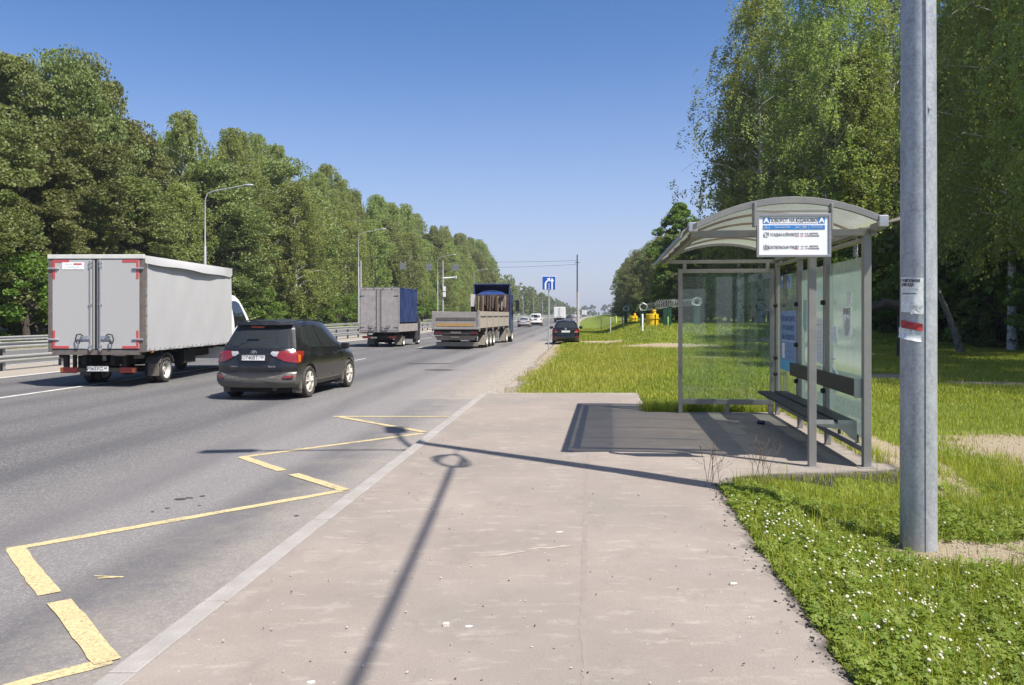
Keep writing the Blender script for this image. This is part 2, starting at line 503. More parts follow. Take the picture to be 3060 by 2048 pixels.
def mk_pave_mat():
    m, nt, b = nodes_of('pavement_asphalt')
    geo = nt.nodes.new('ShaderNodeNewGeometry'); P = geo.outputs['Position']
    base = mixc(nt, ramp(nt, noise(nt, P, 0.9, 4, 0.6), 0.3, 0.7), (0.265, 0.223, 0.193), (0.338, 0.288, 0.25))
    base = mixc(nt, ramp(nt, noise(nt, P, 0.38, 4, 0.6), 0.42, 0.62, 0, 0.75), base, (0.235, 0.212, 0.19))
    base = mixc(nt, ramp(nt, noise(nt, P, 90, 4, 0.8), 0.35, 0.75, 0, 0.6), base, (0.165, 0.146, 0.13))
    base = mixc(nt, ramp(nt, noise(nt, P, 3.2, 6, 0.7, (1, 2.2, 1)), 0.54, 0.70, 0, 0.42), base, (0.44, 0.40, 0.35))
    base = mixc(nt, ramp(nt, noise(nt, P, 2.1, 6, 0.75, (1.6, 1, 1)), 0.54, 0.74, 0, 0.55), base, (0.185, 0.163, 0.142))
    v = nt.nodes.new('ShaderNodeTexVoronoi'); v.inputs['Scale'].default_value = 9
    nt.links.new(P, v.inputs['Vector'])
    base = mixc(nt, ramp(nt, v.outputs['Distance'], 0.035, 0.055, 0.8, 0), base, (0.55, 0.52, 0.48))
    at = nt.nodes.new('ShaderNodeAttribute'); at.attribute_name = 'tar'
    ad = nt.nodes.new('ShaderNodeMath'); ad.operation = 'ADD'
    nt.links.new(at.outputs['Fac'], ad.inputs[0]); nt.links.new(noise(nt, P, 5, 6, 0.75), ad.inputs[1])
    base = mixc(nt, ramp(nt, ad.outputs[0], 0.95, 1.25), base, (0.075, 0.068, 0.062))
    nt.links.new(base, b.inputs['Base Color'])
    b.inputs['Roughness'].default_value = 0.88
    b.inputs['Specular IOR Level'].default_value = 0.3
    bp = nt.nodes.new('ShaderNodeBump'); bp.inputs['Strength'].default_value = 0.35; bp.inputs['Distance'].default_value = 0.01
    nt.links.new(noise(nt, P, 80, 4, 0.7), bp.inputs['Height']); nt.links.new(bp.outputs[0], b.inputs['Normal'])
    return m

# pavement with the shelter pad: a sheet with a ragged right edge that rolls down into the grass
rnd = np.random.default_rng(11)
ys = np.unique(np.concatenate([np.arange(-6, 8.4, 0.07), np.arange(8.4, 9.4, 0.035), np.arange(9.4, 14.5, 0.1), [14.5, 14.55, 14.6, 14.62, 14.66], np.arange(14.7, 18.1, 0.1), [18.1]]))
V = []; T = []
nu = 40
us = np.concatenate([np.linspace(0, 0.9, 24), np.linspace(0.93, 1.0, 9)])
jag = np.interp(np.arange(len(ys)), np.arange(0, len(ys), 3), rnd.normal(0, 0.026, len(np.arange(0, len(ys), 3))))
for j, y in enumerate(ys):
    x0 = float(kerbx(y)) + 0.151; x1 = float(edgex(y)) + jag[j] * (1 if y < 14.6 else 0.4)
    for u in us:
        x = x0 + (x1 - x0) * u
        V.append((x, y, 0.012 * max(0, 1 - abs(u - 0.5) * 2) + (-0.012 * sst((u - 0.985) / 0.015) if u > 0.985 else 0)))
        dd = x1 - x
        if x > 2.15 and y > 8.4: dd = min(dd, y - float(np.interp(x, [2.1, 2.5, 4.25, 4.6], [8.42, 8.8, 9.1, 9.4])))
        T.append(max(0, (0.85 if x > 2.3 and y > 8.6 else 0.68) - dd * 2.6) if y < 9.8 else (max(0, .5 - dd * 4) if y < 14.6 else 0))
    for k, (dx, dz) in enumerate(((0.02, -0.03), (0.06, -0.08), (0.10, -0.3))):
        V.append((x1 + dx, y, dz)); T.append(0.75)
n = len(us) + 3
i = np.arange(len(V)).reshape(len(ys), n)
F = np.stack([i[:-1, :-1], i[:-1, 1:], i[1:, 1:], i[1:, :-1]], -1).reshape(-1, 4)
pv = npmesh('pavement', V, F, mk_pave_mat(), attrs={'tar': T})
tag(pv, kind='structure')
e = MB()
x0, x1 = float(kerbx(18.1)) + 0.15, 2.80
e.box(x0, x1, 18.10, 18.16, -0.3, 0.008)
tag(e.build('pavement_edging', M('edging_concrete', (0.36, 0.33, 0.29), 0.9, scale=12, bump=0.3), bevel=0.006), kind='structure')

# kerb of separate stones
kerb_m = M('kerb_concrete', (0.315, 0.295, 0.275), 0.85, var=0.14, scale=3.5, bump=0.4, bscale=60, dirt=(0.26, 0.23, 0.2), dirt_amt=0.45)
e = MB()
y = -6.0; k = 0
rk = random.Random(3)
while y < 18.1:
    y2 = min(y + 0.995, 18.12)
    a, c = float(kerbx(y)), float(kerbx(y2))
    h = 0.004 + rk.uniform(-0.003, 0.003); s = rk.uniform(-0.004, 0.004)
    vs = [(a + s, y, -0.4), (a + 0.148 + s, y, -0.4), (c + 0.148 + s, y2, -0.4), (c + s, y2, -0.4),
          (a + s, y, h), (a + 0.148 + s, y, h), (c + 0.148 + s, y2, h), (c + s, y2, h)]
    e.add(vs, [(3, 2, 1, 0), (4, 5, 6, 7), (0, 1, 5, 4), (1, 2, 6, 5), (2, 3, 7, 6), (3, 0, 4, 7)])
    y += 1.0
tag(e.build('kerb', kerb_m, bevel=0.012), kind='structure')

# painted markings
def paint(name, col, wear=0.5):
    m, nt, b = nodes_of(name)
    geo = nt.nodes.new('ShaderNodeNewGeometry'); P = geo.outputs['Position']
    c = mixc(nt, ramp(nt, noise(nt, P, 6, 5, 0.7), 0.3, 0.7), [x * 0.85 for x in col], col)
    c = mixc(nt, ramp(nt, noise(nt, P, 45, 5, 0.85), 0.47, 0.66, 0, wear), c, (0.13, 0.12, 0.11))
    c = mixc(nt, ramp(nt, noise(nt, P, 2.0, 6, 0.8), 0.56, 0.70, 0, 0.8), c, (0.16, 0.15, 0.13))
    nt.links.new(c, b.inputs['Base Color']); b.inputs['Roughness'].default_value = 0.75
    return m
yel = paint('yellow_road_paint', (0.60, 0.49, 0.25), 0.95)
wht = paint('white_road_paint', (0.70, 0.68, 0.64), 0.35)
def ribbon(mb, pts, w, rag=0.006, seed=0, cap=0.0):
    lift = 0.0045 + 0.0015 * (seed % 3)
    """flat stripe of width w on the road through pts"""
    r = random.Random(seed)
    out = []
    for (a, b) in zip(pts[:-1], pts[1:]):
        a = Vector(a); b = Vector(b); L = (b - a).length; n = max(1, int(L / 0.12)) if a.y < 30 else max(1, int(L / 8))
        d = (b - a).normalized(); q = Vector((-d.y, d.x)) * w / 2
        for i in range(n + 1):
            p = a + (b - a) * (i / n)
            out.append((p + q * (1 + r.uniform(-1, 1) * rag / w * 2), p - q * (1 + r.uniform(-1, 1) * rag / w * 2)))
    vs = []
    for (l, rr) in out:
        vs += [(l.x, l.y, float(ROAD_Z + rise(l.y)) + lift), (rr.x, rr.y, float(ROAD_Z + rise(rr.y)) + lift)]
    fs = [(2 * i, 2 * i + 1, 2 * i + 3, 2 * i + 2) for i in range(len(out) - 1)]
    mb.add(vs, fs)
e = MB()
ribbon(e, [(-3.26, 14.96), (-1.14, 14.96)], 0.12, seed=1)
ribbon(e, [(-3.12, 14.88), (-1.38, 12.98)], 0.12, seed=2)
ribbon(e, [(-3.55, 10.70), (-1.40, 12.86)], 0.11, seed=3)
ribbon(e, [(-3.53, 10.72), (-2.74, 9.78)], 0.13, seed=4)
ribbon(e, [(-2.55, 9.57), (-1.77, 8.69)], 0.13, seed=5)
ribbon(e, [(-4.00, 6.50), (-1.80, 8.68)], 0.11, seed=6)
ribbon(e, [(-3.96, 6.53), (-3.09, 5.47)], 0.14, seed=7)
ribbon(e, [(-2.94, 5.33), (-2.17, 4.40)], 0.14, seed=8)
ribbon(e, [(-4.4, 2.45), (-2.16, 4.42)], 0.11, seed=9)
ribbon(e, [(-4.35, 2.4), (-2.5, 0.6)], 0.14, seed=10)
ym = e.build('road_marking_yellow', yel)
tag(ym, kind='structure'); ym.name = 'yellow_road_marking'
e = MB()
def lane(lat, y0, y1, w=0.12, seed=0):
    ys_ = np.arange(y0, y1, 3 if y1 < 80 else 12)
    pts = [rpt(lat, t) for t in list(ys_) + [y1]]
    ribbon(e, pts, w, 0.008, seed)
lane(-10.75, -20, 35, 0.13, 1)
for k in range(40): lane(-10.75, 40 + k * 12, 45 + k * 12, 0.12, k)
for k in range(50): lane(-7.0, 33 + k * 12, 34.6 + k * 12, 0.08, 50 + k)
lane(-14.85, -20, 900, 0.16, 3)
lane(-18.9, -20, 900, 0.14, 4)
for k in range(60): lane(-22.6, -20 + k * 12, -12 + k * 12, 0.13, 130 + k)
lane(-27.2, -20, 900, 0.16, 5)
lane(-0.25, 75, 700, 0.14, 6)
wm = e.build('white_road_marking', wht)
tag(wm, kind='structure')
e = MB()
ribbon(e, [(-2.98, 5.86), (-2.76, 5.82)], 0.022, 0.02, seed=21)
ribbon(e, [(-2.92, 5.78), (-2.8, 5.83)], 0.02, 0.012, seed=22)
yk = e.build('yellow_paint_splash', yel); tag(yk, kind='structure')
# tar and oil stains on the carriageway
e = MB()
rk = random.Random(8)
def blot(cx, cy, a, b, n=14, z=None):
    vs = []
    for i in range(n):
        t = 2 * PI * i / n; r = rk.uniform(0.7, 1.2)
        vs.append((cx + a * r * math.cos(t), cy + b * r * math.sin(t), (ROAD_Z + 0.004) if z is None else z))
    e.add(vs, [tuple(range(n))])
for (x, y, a, b) in ((-3.35, 8.28, 0.06, 0.05), (-3.28, 8.34, 0.05, 0.03), (-3.18, 8.42, 0.03, 0.03), (-3.32, 7.9, 0.025, 0.02), (-3.4, 7.75, 0.02, 0.02), (-3.05, 8.0, 0.02, 0.015), (-2.0, 7.6, 0.03, 0.02),
                     (-2.4, 27.5, 0.55, 0.35), (-3.2, 31.0, 0.9, 0.25)):
    blot(x, y, a, b)
st = e.build('tar_stain', M('tar_stain', (0.045, 0.042, 0.04), 0.8, scale=20)); tag(st, kind='structure')


# long seam and old scrapes on the pavement
def pribbon(mb, pts, w, z, rag, seed):
    r = random.Random(seed); vs = []; out = []
    for (a, b) in zip(pts[:-1], pts[1:]):
        a = Vector(a); b = Vector(b); n = max(2, int((b - a).length / 0.06)); d = (b - a).normalized(); q = Vector((-d.y, d.x)) * w / 2
        for i in range(n + 1):
            p = a + (b - a) * (i / n); t = math.sin(PI * i / n) ** 0.4 if len(pts) == 2 else 1
            out.append((p + q * t * (1 + r.uniform(-rag, rag)), p - q * t * (1 + r.uniform(-rag, rag))))
    def pz(p):
        a0 = float(kerbx(p.y)) + 0.151; u = (p.x - a0) / (float(edgex(p.y)) - a0)
        return 0.012 * max(0, 1 - abs(u - 0.5) * 2) + z - 0.0145
    for l, rr in out: vs += [(l.x, l.y, pz(l)), (rr.x, rr.y, pz(rr))]
    mb.add(vs, [(2 * i, 2 * i + 1, 2 * i + 3, 2 * i + 2) for i in range(len(out) - 1)])
e = MB()
pribbon(e, [(0.31, 3.3), (0.40, 4.6), (0.55, 6.2), (0.76, 8.4), (0.95, 10.2)], 0.035, 0.0162, 0.6, 1)
sm = e.build('pavement_seam', M('seam_asphalt', (0.238, 0.204, 0.18), 0.9, var=0.08, scale=9)); tag(sm, kind='structure')
e = MB(); rk = random.Random(23)
pribbon(e, [(-0.20, 5.86), (0.12, 6.02)], 0.03, 0.0166, 0.8, 2)
pribbon(e, [(0.08, 6.05), (0.46, 6.16)], 0.045, 0.0166, 0.8, 3)
for k in range(26):
    y = 3.8 + 11 * rk.random() ** 1.3; x = float(kerbx(y)) + 0.3 + rk.random() * 3.2
    if x > float(edgex(y)) - 0.25: continue
    a = rk.uniform(-0.5, 0.9); L_ = rk.uniform(0.03, 0.16)
    pribbon(e, [(x, y), (x + L_ * math.cos(a), y + L_ * math.sin(a))], rk.uniform(0.006, 0.018), 0.0164, 0.7, 30 + k)
sm = e.build('pavement_scrape', M('scraped_asphalt', (0.365, 0.31, 0.268), 0.9, var=0.12, scale=30)); tag(sm, kind='structure')

# ------------------------------------------------------------------ bus shelter
frame_m = M('shelter_frame_paint', (0.25, 0.245, 0.235), 0.42, 0.35, var=0.08, scale=5, dirt=(0.30, 0.27, 0.23), dirt_amt=0.35, bump=0.08, bscale=30)
rib_m = M('shelter_rib', (0.24, 0.19, 0.15), 0.5, 0.2)
dark_wood = M('bench_slat', (0.026, 0.025, 0.024), 0.55, var=0.35, scale=10, bump=0.15, stretch=(1, 0.2, 1))
steel_lt = M('bright_steel', (0.42, 0.43, 0.44), 0.4, 0.6, var=0.1)
dark_m = M('dark_rubber', (0.02, 0.02, 0.02), 0.8)
S = empty('bus_shelter', (4.05, 9.37, 0.0), -0.1165)
tag(S, 'grey metal bus shelter with arched pale roof, glass walls and a bench', 'bus shelter')
def roof_z(u): return 3.04 - 0.25 * (u + 0.9) ** 2
# posts
for (u, v, h, w) in ((0, 0, 2.72, 0.10), (0, 1.66, 2.68, 0.085), (0, 3.25, 2.68, 0.085), (0, 4.95, 2.68, 0.085)):
    e = MB().box(u - w * .42, u + w * .42, v - w * .5, v + w * .5, 0, h)
    if v: e.box(u - w * .42 - 0.012, u - w * .42, v + w * .5, v + w * .5 + 0.025, 0.28, 2.44)
    if v == 0:
        e.box(u - .11, u + .09, v - .09, v + .09, 0, 0.012)
    p = e.build('post', frame_m, S, bevel=0.008)
e = MB().box(-0.652, -0.568, -0.08, 0.0, 0, 2.70).box(-0.70, -0.52, -0.13, 0.05, 0, 0.01)
e.build('post', frame_m, S, bevel=0.008)
# beams
e = MB()
e.box(-1.98, 0.1, -0.05, 0.04, 2.655, 2.735)
e.box(-1.98, 0.06, 4.92, 5.0, 2.66, 2.72)
e.box(-0.055, 0.055, 0.05, 4.91, 2.69, 2.76)
e.box(-0.045, 0.045, 0.06, 4.90, 2.60, 2.64)
e.box(-1.95, -1.88, 0.05, 4.91, 2.66, 2.725)
e.box(0.02, 0.10, -0.34, -0.06, 2.70, 2.78)
e.build('roof_beam', frame_m, S, bevel=0.005)
e = MB()
e.box(-2.03, -1.93, -0.37, -0.24, 2.69, 2.80)
e.build('corner_bracket', M('bracket_alu', (0.45, 0.45, 0.46), 0.35, 0.6), S, bevel=0.01)
MB().box(0.02, 0.12, -0.385, -0.28, 2.72, 2.85).build('corner_bracket', M('bracket_alu', (0.45, 0.45, 0.46), 0.35, 0.6), S, bevel=0.01)
# arched roof sheet
us = np.linspace(-1.97, 0.10, 22); V = []; 
for t in (0.0, 0.008):
    for u in us:
        for v in (-0.36, 5.3): V.append((u, v, roof_z(u) + t))
n = len(us); F = []
for a in range(n - 1):
    F += [(2 * a, 2 * a + 1, 2 * a + 3, 2 * a + 2), (2 * n + 2 * a, 2 * n + 2 * a + 2, 2 * n + 2 * a + 3, 2 * n + 2 * a + 1)]
roofm = glass_mat('roof_polycarbonate', (0.90, 0.90, 0.84), 0.38, 0.3, 0.06, dirt=(0.66, 0.71, 0.64), rough=0.25)
F = [f for f in F if max(f) < 2 * n]; e = MB().add(V[:2 * n], F); e.build('roof_panel', roofm, S, smooth=True)
def arch(mb, v0, v1, z0, z1, ua=-1.99, ub=0.12, n=24):
    vs = []; 
    for k in range(n + 1):
        u = ua + (ub - ua) * k / n; z = roof_z(u)
        vs += [(u, v0, z + z0), (u, v1, z + z0), (u, v1, z + z1), (u, v0, z + z1)]
    fs = [(0, 3, 2, 1), tuple(4 * n + q for q in (0, 1, 2, 3))]
    for k in range(n):
        for q in range(4):
            r = (q + 1) % 4
            fs.append((4 * k + q, 4 * k + r, 4 * k + 4 + r, 4 * k + 4 + q))
    mb.add(vs, fs)
for v in (-0.37, 5.27):
    e = MB(); arch(e, v, v + 0.05, -0.045, 0.03); e.build('roof_arch', frame_m, S, bevel=0.004)
for v in (0.8, 1.9, 3.0, 4.1):
    e = MB(); arch(e, v, v + 0.028, -0.03, -0.002, -1.93, 0.06); e.build('roof_arch', rib_m, S)
# front visor and rear lip
vis_m = M('visor_metal', (0.30, 0.28, 0.24), 0.45, 0.3, dirt=(0.18, 0.15, 0.11), dirt_amt=0.3)
e = MB()
pr = [(-1.965, 2.79), (-2.03, 2.765), (-2.10, 2.70), (-2.13, 2.62), (-2.11, 2.62), (-2.085, 2.69), (-2.02, 2.74), (-1.965, 2.765)]
e.prism(pr, -0.34, 5.32, 'XZ')
e.build('front_visor', vis_m, S, bevel=0.002)
e = MB()
e.prism([(0.12, 2.77), (0.27, 2.80), (0.31, 2.83), (0.30, 2.85), (0.25, 2.815), (0.12, 2.79)], -0.33, 5.3, 'XZ')
e.build('gutter', M('gutter_metal', (0.32, 0.27, 0.23), 0.45, 0.3), S, bevel=0.002)
# far end wall: framed clear pane on three feet
v0 = 4.93
e = MB()
e.box(-1.70, -1.63, v0 - .03, v0 + .04, 0.0, 2.56)
e.box(-0.13, -0.06, v0 - .03, v0 + .04, 0.17, 2.56)
e.box(-1.63, -0.13, v0 - .03, v0 + .04, 2.49, 2.56)
e.box(-1.63, -0.13, v0 - .03, v0 + .04, 0.17, 0.26)
e.box(-0.90, -0.83, v0 - .02, v0 + .03, 0.0, 0.17)
e.box(-0.16, -0.07, v0 - .02, v0 + .03, 0.0, 0.17)
e.box(-1.62, -1.56, v0 - .02, v0 + .03, 2.56, 2.66)
e.box(-0.20, -0.14, v0 - .02, v0 + .03, 2.56, 2.66)
e.build('end_frame', frame_m, S, bevel=0.006)
clear = glass_mat('clear_pane', (0.76, 0.89, 0.83), 0.90, 0.4, 0.2, dirt=(0.38, 0.51, 0.45), rough=0.02)
MB().add([(-1.63, v0, 0.26), (-0.13, v0, 0.26), (-0.13, v0, 2.49), (-1.63, v0, 2.49)], [(0, 1, 2, 3)]).build('window_pane', clear, S)
# back wall panes
film = glass_mat('filmed_pane', (0.66, 0.80, 0.75), 0.18, 0.6, 0.08, dirt=(0.47, 0.63, 0.57), rough=0.08)
MB().add([(0.015, 0.05, 0.30), (0.015, 1.617, 0.30), (0.015, 1.617, 2.43), (0.015, 0.05, 2.43)], [(0, 1, 2, 3)]).build('window_pane', film, S)
MB().add([(0.015, 1.703, 0.30), (0.015, 3.207, 0.30), (0.015, 3.207, 2.43), (0.015, 1.703, 2.43)], [(0, 1, 2, 3)]).build('window_pane', film, S)
MB().add([(0.015, 3.293, 0.30), (0.015, 4.9, 0.30), (0.015, 4.9, 2.43), (0.015, 3.293, 2.43)], [(0, 1, 2, 3)]).build('window_pane', clear, S)
e = MB()
e.box(-0.03, 0.03, 0.05, 1.617, 0.16, 0.225).box(-0.03, 0.03, 1.703, 3.207, 0.16, 0.225).box(-0.03, 0.03, 3.293, 4.9, 0.16, 0.225)
e.build('bottom_rail', frame_m, S, bevel=0.005)
for v in (1.66, 3.25, 4.82):
    for z in (0.72, 1.0 if v == 4.82 else 1.28, 1.92):
        if z == 1.28 and v == 1.66: continue
        MB().lathe([(0.0, -0.032), (0.028, -0.03), (0.036, 0.0), (0.028, 0.03), (0, 0.032)], (-0.055, v + 0.02, z), 'X', 12).build('glass_clamp', dark_m, S, smooth=True)
for v in (0.35, 1.1, 2.0, 2.8, 3.7):
    MB().lathe([(0.02, 0), (0.022, 0.07), (0.012, 0.10), (0.0, 0.105)], (0.0, v, 0.225), 'Z', 10).build('glass_clamp', dark_m, S, smooth=True)
# bench
for (a, b) in ((-0.53, -0.325), (-0.275, -0.07)):
    MB().box(a, b, 0.15, 3.85, 0.475, 0.515).build('seat', dark_wood, S, bevel=0.006)
    MB().box(a - 0.002, b + 0.002, 0.135, 0.149, 0.468, 0.518).build('seat_edge', steel_lt, S)
MB().box(-0.115, -0.075, 0.03, 3.45, 0.80, 1.0).build('backrest', dark_wood, S, bevel=0.006)
MB().box(-0.12, -0.045, 0.015, 0.06, 0.79, 1.01).build('backrest_bracket', steel_lt, S, bevel=0.004)
for v in (0.2, 1.64, 3.22):
    e = MB().prism([(-0.50, 0.474), (-0.05, 0.474), (-0.05, 0.26), (-0.11, 0.30), (-0.22, 0.40), (-0.44, 0.43), (-0.50, 0.45)], v - 0.02, v + 0.02, 'XZ')
    e.build('seat_bracket', steel_lt if v < 1 else frame_m, S, bevel=0.004)
# stuck papers on the panes
paper = M('paper', (0.8, 0.8, 0.78), 0.8, var=0.2, scale=22)
paper_g = M('torn_paper', (0.68, 0.71, 0.70), 0.8, var=0.3, scale=40)
ink = M('black_ink', (0.03, 0.03, 0.035), 0.6)
gry_ink = M('grey_ink', (0.16, 0.165, 0.18), 0.7)
red_ink = M('red_ink', (0.55, 0.08, 0.07), 0.6)
def pane_paper(pts, mat, name='sticker'):
    """pts are (v, z) on the road side of the back wall"""
    return MB().prism(pts, 0.006, 0.010, 'YZ').build(name, mat, S)
def pane_text(b, size, v, z, par, sx=1, mat=None):
    return text(b, size, mat or ink, par, (0.0045, v, z), sx, rot=(PI / 2, 0, -PI / 2), depth=0.0006)
pp = pane_paper([(0.62, 1.86), (0.98, 1.84), (0.985, 1.50), (0.9, 1.465), (0.72, 1.47), (0.63, 1.53)], paper)
pane_text('КРОВЕЛ', 0.10, 0.80, 1.79, pp, 0.72)
MB().prism([(0.68, 1.70), (0.80, 1.72), (0.90, 1.62), (0.86, 1.50), (0.76, 1.50), (0.68, 1.58)], 0.003, 0.005, 'YZ').build('tear', M('pale_film', (0.40, 0.48, 0.45), 0.4), pp)
for k in range(3): pane_text('—— —— ——', 0.03, 0.84, 1.68 - k * 0.04, pp, 0.9)
pane_paper([(0.62, 2.03), (0.80, 2.02), (0.80, 1.88), (0.74, 1.875), (0.64, 1.90)], paper_g)
pane_paper([(1.28, 1.60), (1.50, 1.62), (1.56, 1.45), (1.40, 1.42), (1.30, 1.36), (1.24, 1.44)], paper_g)
pane_paper([(1.30, 1.18), (1.56, 1.17), (1.56, 1.145), (1.4, 1.15)], paper_g)
pane_paper([(1.16, 0.93), (1.30, 1.0), (1.5, 1.08), (1.44, 1.0), (1.35, 0.90), (1.30, 0.93)], paper_g)
pp = pane_paper([(1.86, 1.70), (2.5, 1.74), (2.58, 1.66), (2.56, 1.10), (2.3, 1.08), (1.9, 1.06)], paper_g)
pane_text('— —— —', 0.09, 2.2, 1.62, pp, 1.0)
for k in range(7): pane_text('— ——— ——', 0.05, 2.22, 1.5 - k * 0.058, pp, 1.1, gry_ink)
pp = pane_paper([(2.86, 1.98), (3.06, 1.98), (3.1, 1.60), (2.98, 1.50), (2.88, 1.52)], M('green_paper', (0.30, 0.45, 0.42), 0.7, var=0.3, scale=30))
# blue notice board in the far pane
blue_p = M('blue_poster', (0.17, 0.27, 0.50), 0.5, var=0.12, scale=3)
BP = MB().box(-0.012, 0.004, 3.42, 4.62, 0.82, 1.82).build('poster', blue_p, S, bevel=0.003)
BP['label'] = 'pale blue passenger notice'
MB().box(-0.016, -0.0121, 3.42, 4.62, 0.82, 1.0).build('poster_band', M('cyan_poster', (0.10, 0.42, 0.66), 0.5), BP)
dkb = M('dark_blue_ink', (0.04, 0.07, 0.2), 0.6)
for k, b in enumerate(('Посмотрите,', 'что может', 'вы теряете')):
    text(b, 0.15, dkb, BP, (-0.0135, 4.05, 1.70 - k * 0.15), 1.15, rot=(PI / 2, 0, -PI / 2))
MB().box(-0.0145, -0.0121, 3.5, 4.5, 1.325, 1.333).build('rule', paper, BP)
for k, b in enumerate(('——', '————', '———')):
    text(b, 0.10, dkb, BP, (-0.0135, 3.95, 1.24 - k * 0.09), 1.0, rot=(PI / 2, 0, -PI / 2))
MB().box(-0.0145, -0.0121, 4.30, 4.5, 1.02, 1.27).build('sticker', paper, BP)

# ------------------------------------------------------------------ timetable sign hung at the near end
SG = empty('stop_sign', (2.70, 9.03, 2.39), -0.03)
tag(SG, 'white route board with blue heading hanging under the shelter roof', 'sign')
W, H = 0.81, 0.48
sf = M('sign_frame_alu', (0.36, 0.35, 0.36), 0.35, 0.6, var=0.06)
MB().box(0, W, 0.004, 0.05, 0.0, 0.028).box(0, W, 0.004, 0.05, H - 0.03, H).box(0, 0.025, 0.004, 0.05, 0.028, H - 0.03).box(W - 0.025, W, 0.004, 0.05, 0.028, H - 0.03).build('sign_frame', sf, SG, bevel=0.004)
MB().box(-0.03, 0.0, 0.0, 0.11, 0.34, 0.605).box(W, W + 0.022, 0.0, 0.11, 0.30, 0.59).box(0, W, 0.02, 0.05, 0.505, 0.53).build('hanger', frame_m, SG, bevel=0.003)
wb = M('white_board', (0.80, 0.80, 0.82), 0.4, var=0.03, scale=3)
BD = MB().box(0.025, W - 0.025, 0.018, 0.032, 0.028, H - 0.03).build('board', wb, SG)
bl = M('sign_blue', (0.035, 0.20, 0.52), 0.4, var=0.06)
def sp(x, z):  # photo-read position on the board -> local
    return 0.022 + (x - 0.0) * W * 0.944, z
def bx(x0, x1, z0, z1, m, nm, y=0.0145):
    return MB().box(x0, x1, y, 0.0178, z0, z1).build(nm, m, BD)
for x in (0.068, 0.672):
    q = bx(x, x + 0.072, 0.373, 0.437, bl, 'stop_symbol')
    text('A', 0.078, wb, BD, (x + 0.036, 0.0135, 0.404), 1.05, bold=0.003)
text('ПОВОРОТ НА ЮДАНОВКУ', 0.056, ink, BD, (0.406, 0.016, 0.405), 0.74, bold=0.0004)
bx(0.15, 0.66, 0.372, 0.3735, M('pale_line', (0.45, 0.42, 0.6), 0.5), 'rule')
bx(0.068, 0.744, 0.306, 0.352, bl, 'heading_band')
for x in (0.137, 0.422, 0.472, 0.567): bx(x, x + 0.0015, 0.306, 0.352, wb, 'divider', 0.0135)
for (b, x, z, s) in (('№', 0.10, 0.337, .018), ('маршрута', 0.102, 0.322, .015), ('Пункт назначения', 0.28, 0.330, .020), ('Дни', 0.445, 0.330, .018), ('Время', 0.52, 0.338, .016), ('работы', 0.52, 0.322, .016),
                     ('Интервалы движения', 0.655, 0.341, .013), ('7-9   9-16   16-20   20-24', 0.655, 0.322, .012)):
    text(b, s, wb, BD, (x, 0.0135, z), 0.95)
for (no, nm, z, x) in (('629', 'УСАДЬБА КЛЁНОВО', 0.247, 0.285), ('1004', 'КОКТЕБЕЛЬСКАЯ УЛИЦА', 0.107, 0.285)):
    text(no, 0.085, gry_ink, BD, (0.103, 0.016, z - 0.003), 0.50 if len(no) == 3 else 0.40, bold=0.0004)
    text(nm, 0.046, gry_ink, BD, (x, 0.016, z), 0.60 if no == '629' else 0.545, bold=0.0)
    for k, dz in ((0, 0.012), (1, -0.013)):
        mm = gry_ink if k == 0 else M('pink_ink', (0.55, 0.25, 0.28), 0.7)
        text('БУД' if k == 0 else 'ВЫХ', 0.022, mm, BD, (0.443, 0.016, z + dz), 0.8)
        text(('6:30   21:40' if k == 0 else '6:30   21:05') if no == '629' else ('6:14   0:13' if k == 0 else '6:17   0:17'), 0.022, mm, BD, (0.52, 0.016, z + dz), 0.8)
        text('СМОТРИТЕ' if k == 0 else 'РАСПИСАНИЕ', 0.024, gry_ink, BD, (0.622, 0.016, z + dz), 0.72)

# ------------------------------------------------------------------ street lamp on the right, close to the camera
def galv(name):
    m, nt, b = nodes_of(name)
    tc = nt.nodes.new('ShaderNodeTexCoord'); co = tc.outputs['Object']
    c = mixc(nt, ramp(nt, noise(nt, co, 7, 6, 0.7, (1, 1, 0.35)), 0.33, 0.68), (0.24, 0.25, 0.275), (0.42, 0.43, 0.455))
    c = mixc(nt, ramp(nt, noise(nt, co, 30, 5, 0.75), 0.4, 0.72, 0, 0.5), c, (0.66, 0.67, 0.70))
    c = mixc(nt, ramp(nt, noise(nt, co, 3, 5, 0.7, (1, 1, 6)), 0.58, 0.72, 0, 0.35), c, (0.27, 0.29, 0.32))
    nt.links.new(c, b.inputs['Base Color'])
    nt.links.new(ramp(nt, noise(nt, co, 12, 4, 0.7), 0.3, 0.7, 0.38, 0.62), b.inputs['Roughness'])
    b.inputs['Metallic'].default_value = 0.35
    bp = nt.nodes.new('ShaderNodeBump'); bp.inputs['Strength'].default_value = 0.12; bp.inputs['Distance'].default_value = 0.004
    nt.links.new(noise(nt, co, 40, 4, 0.7), bp.inputs['Height']); nt.links.new(bp.outputs[0], b.inputs['Normal'])
    MATS[name] = m
    return m
galv_m = galv('galvanised_steel')
PX, PY = 3.53, 7.12
PZ = -0.34
L = empty('street_lamp', (PX, PY, PZ))
tag(L, 'thick galvanised lamp post standing in the clover in front of the bus shelter', 'street lamp')
e = MB().lathe([(0.149, 0), (0.146, 2.5), (0.138, 5.0), (0.11, 7.8), (0.085, 10.4), (0.0, 10.42)], n=16)
e.box(-0.012, 0.002, -0.1525, -0.146, 0.02, 5.2)
e.build('post', galv_m, L, smooth=R(30))
e = MB().lathe([(0.0, -0.012), (0.016, -0.01), (0.018, 0.0)], (0.022, -0.147, 3.85), 'Y', 12); e.build('bolt', galv_m, L, smooth=True)
e = MB()
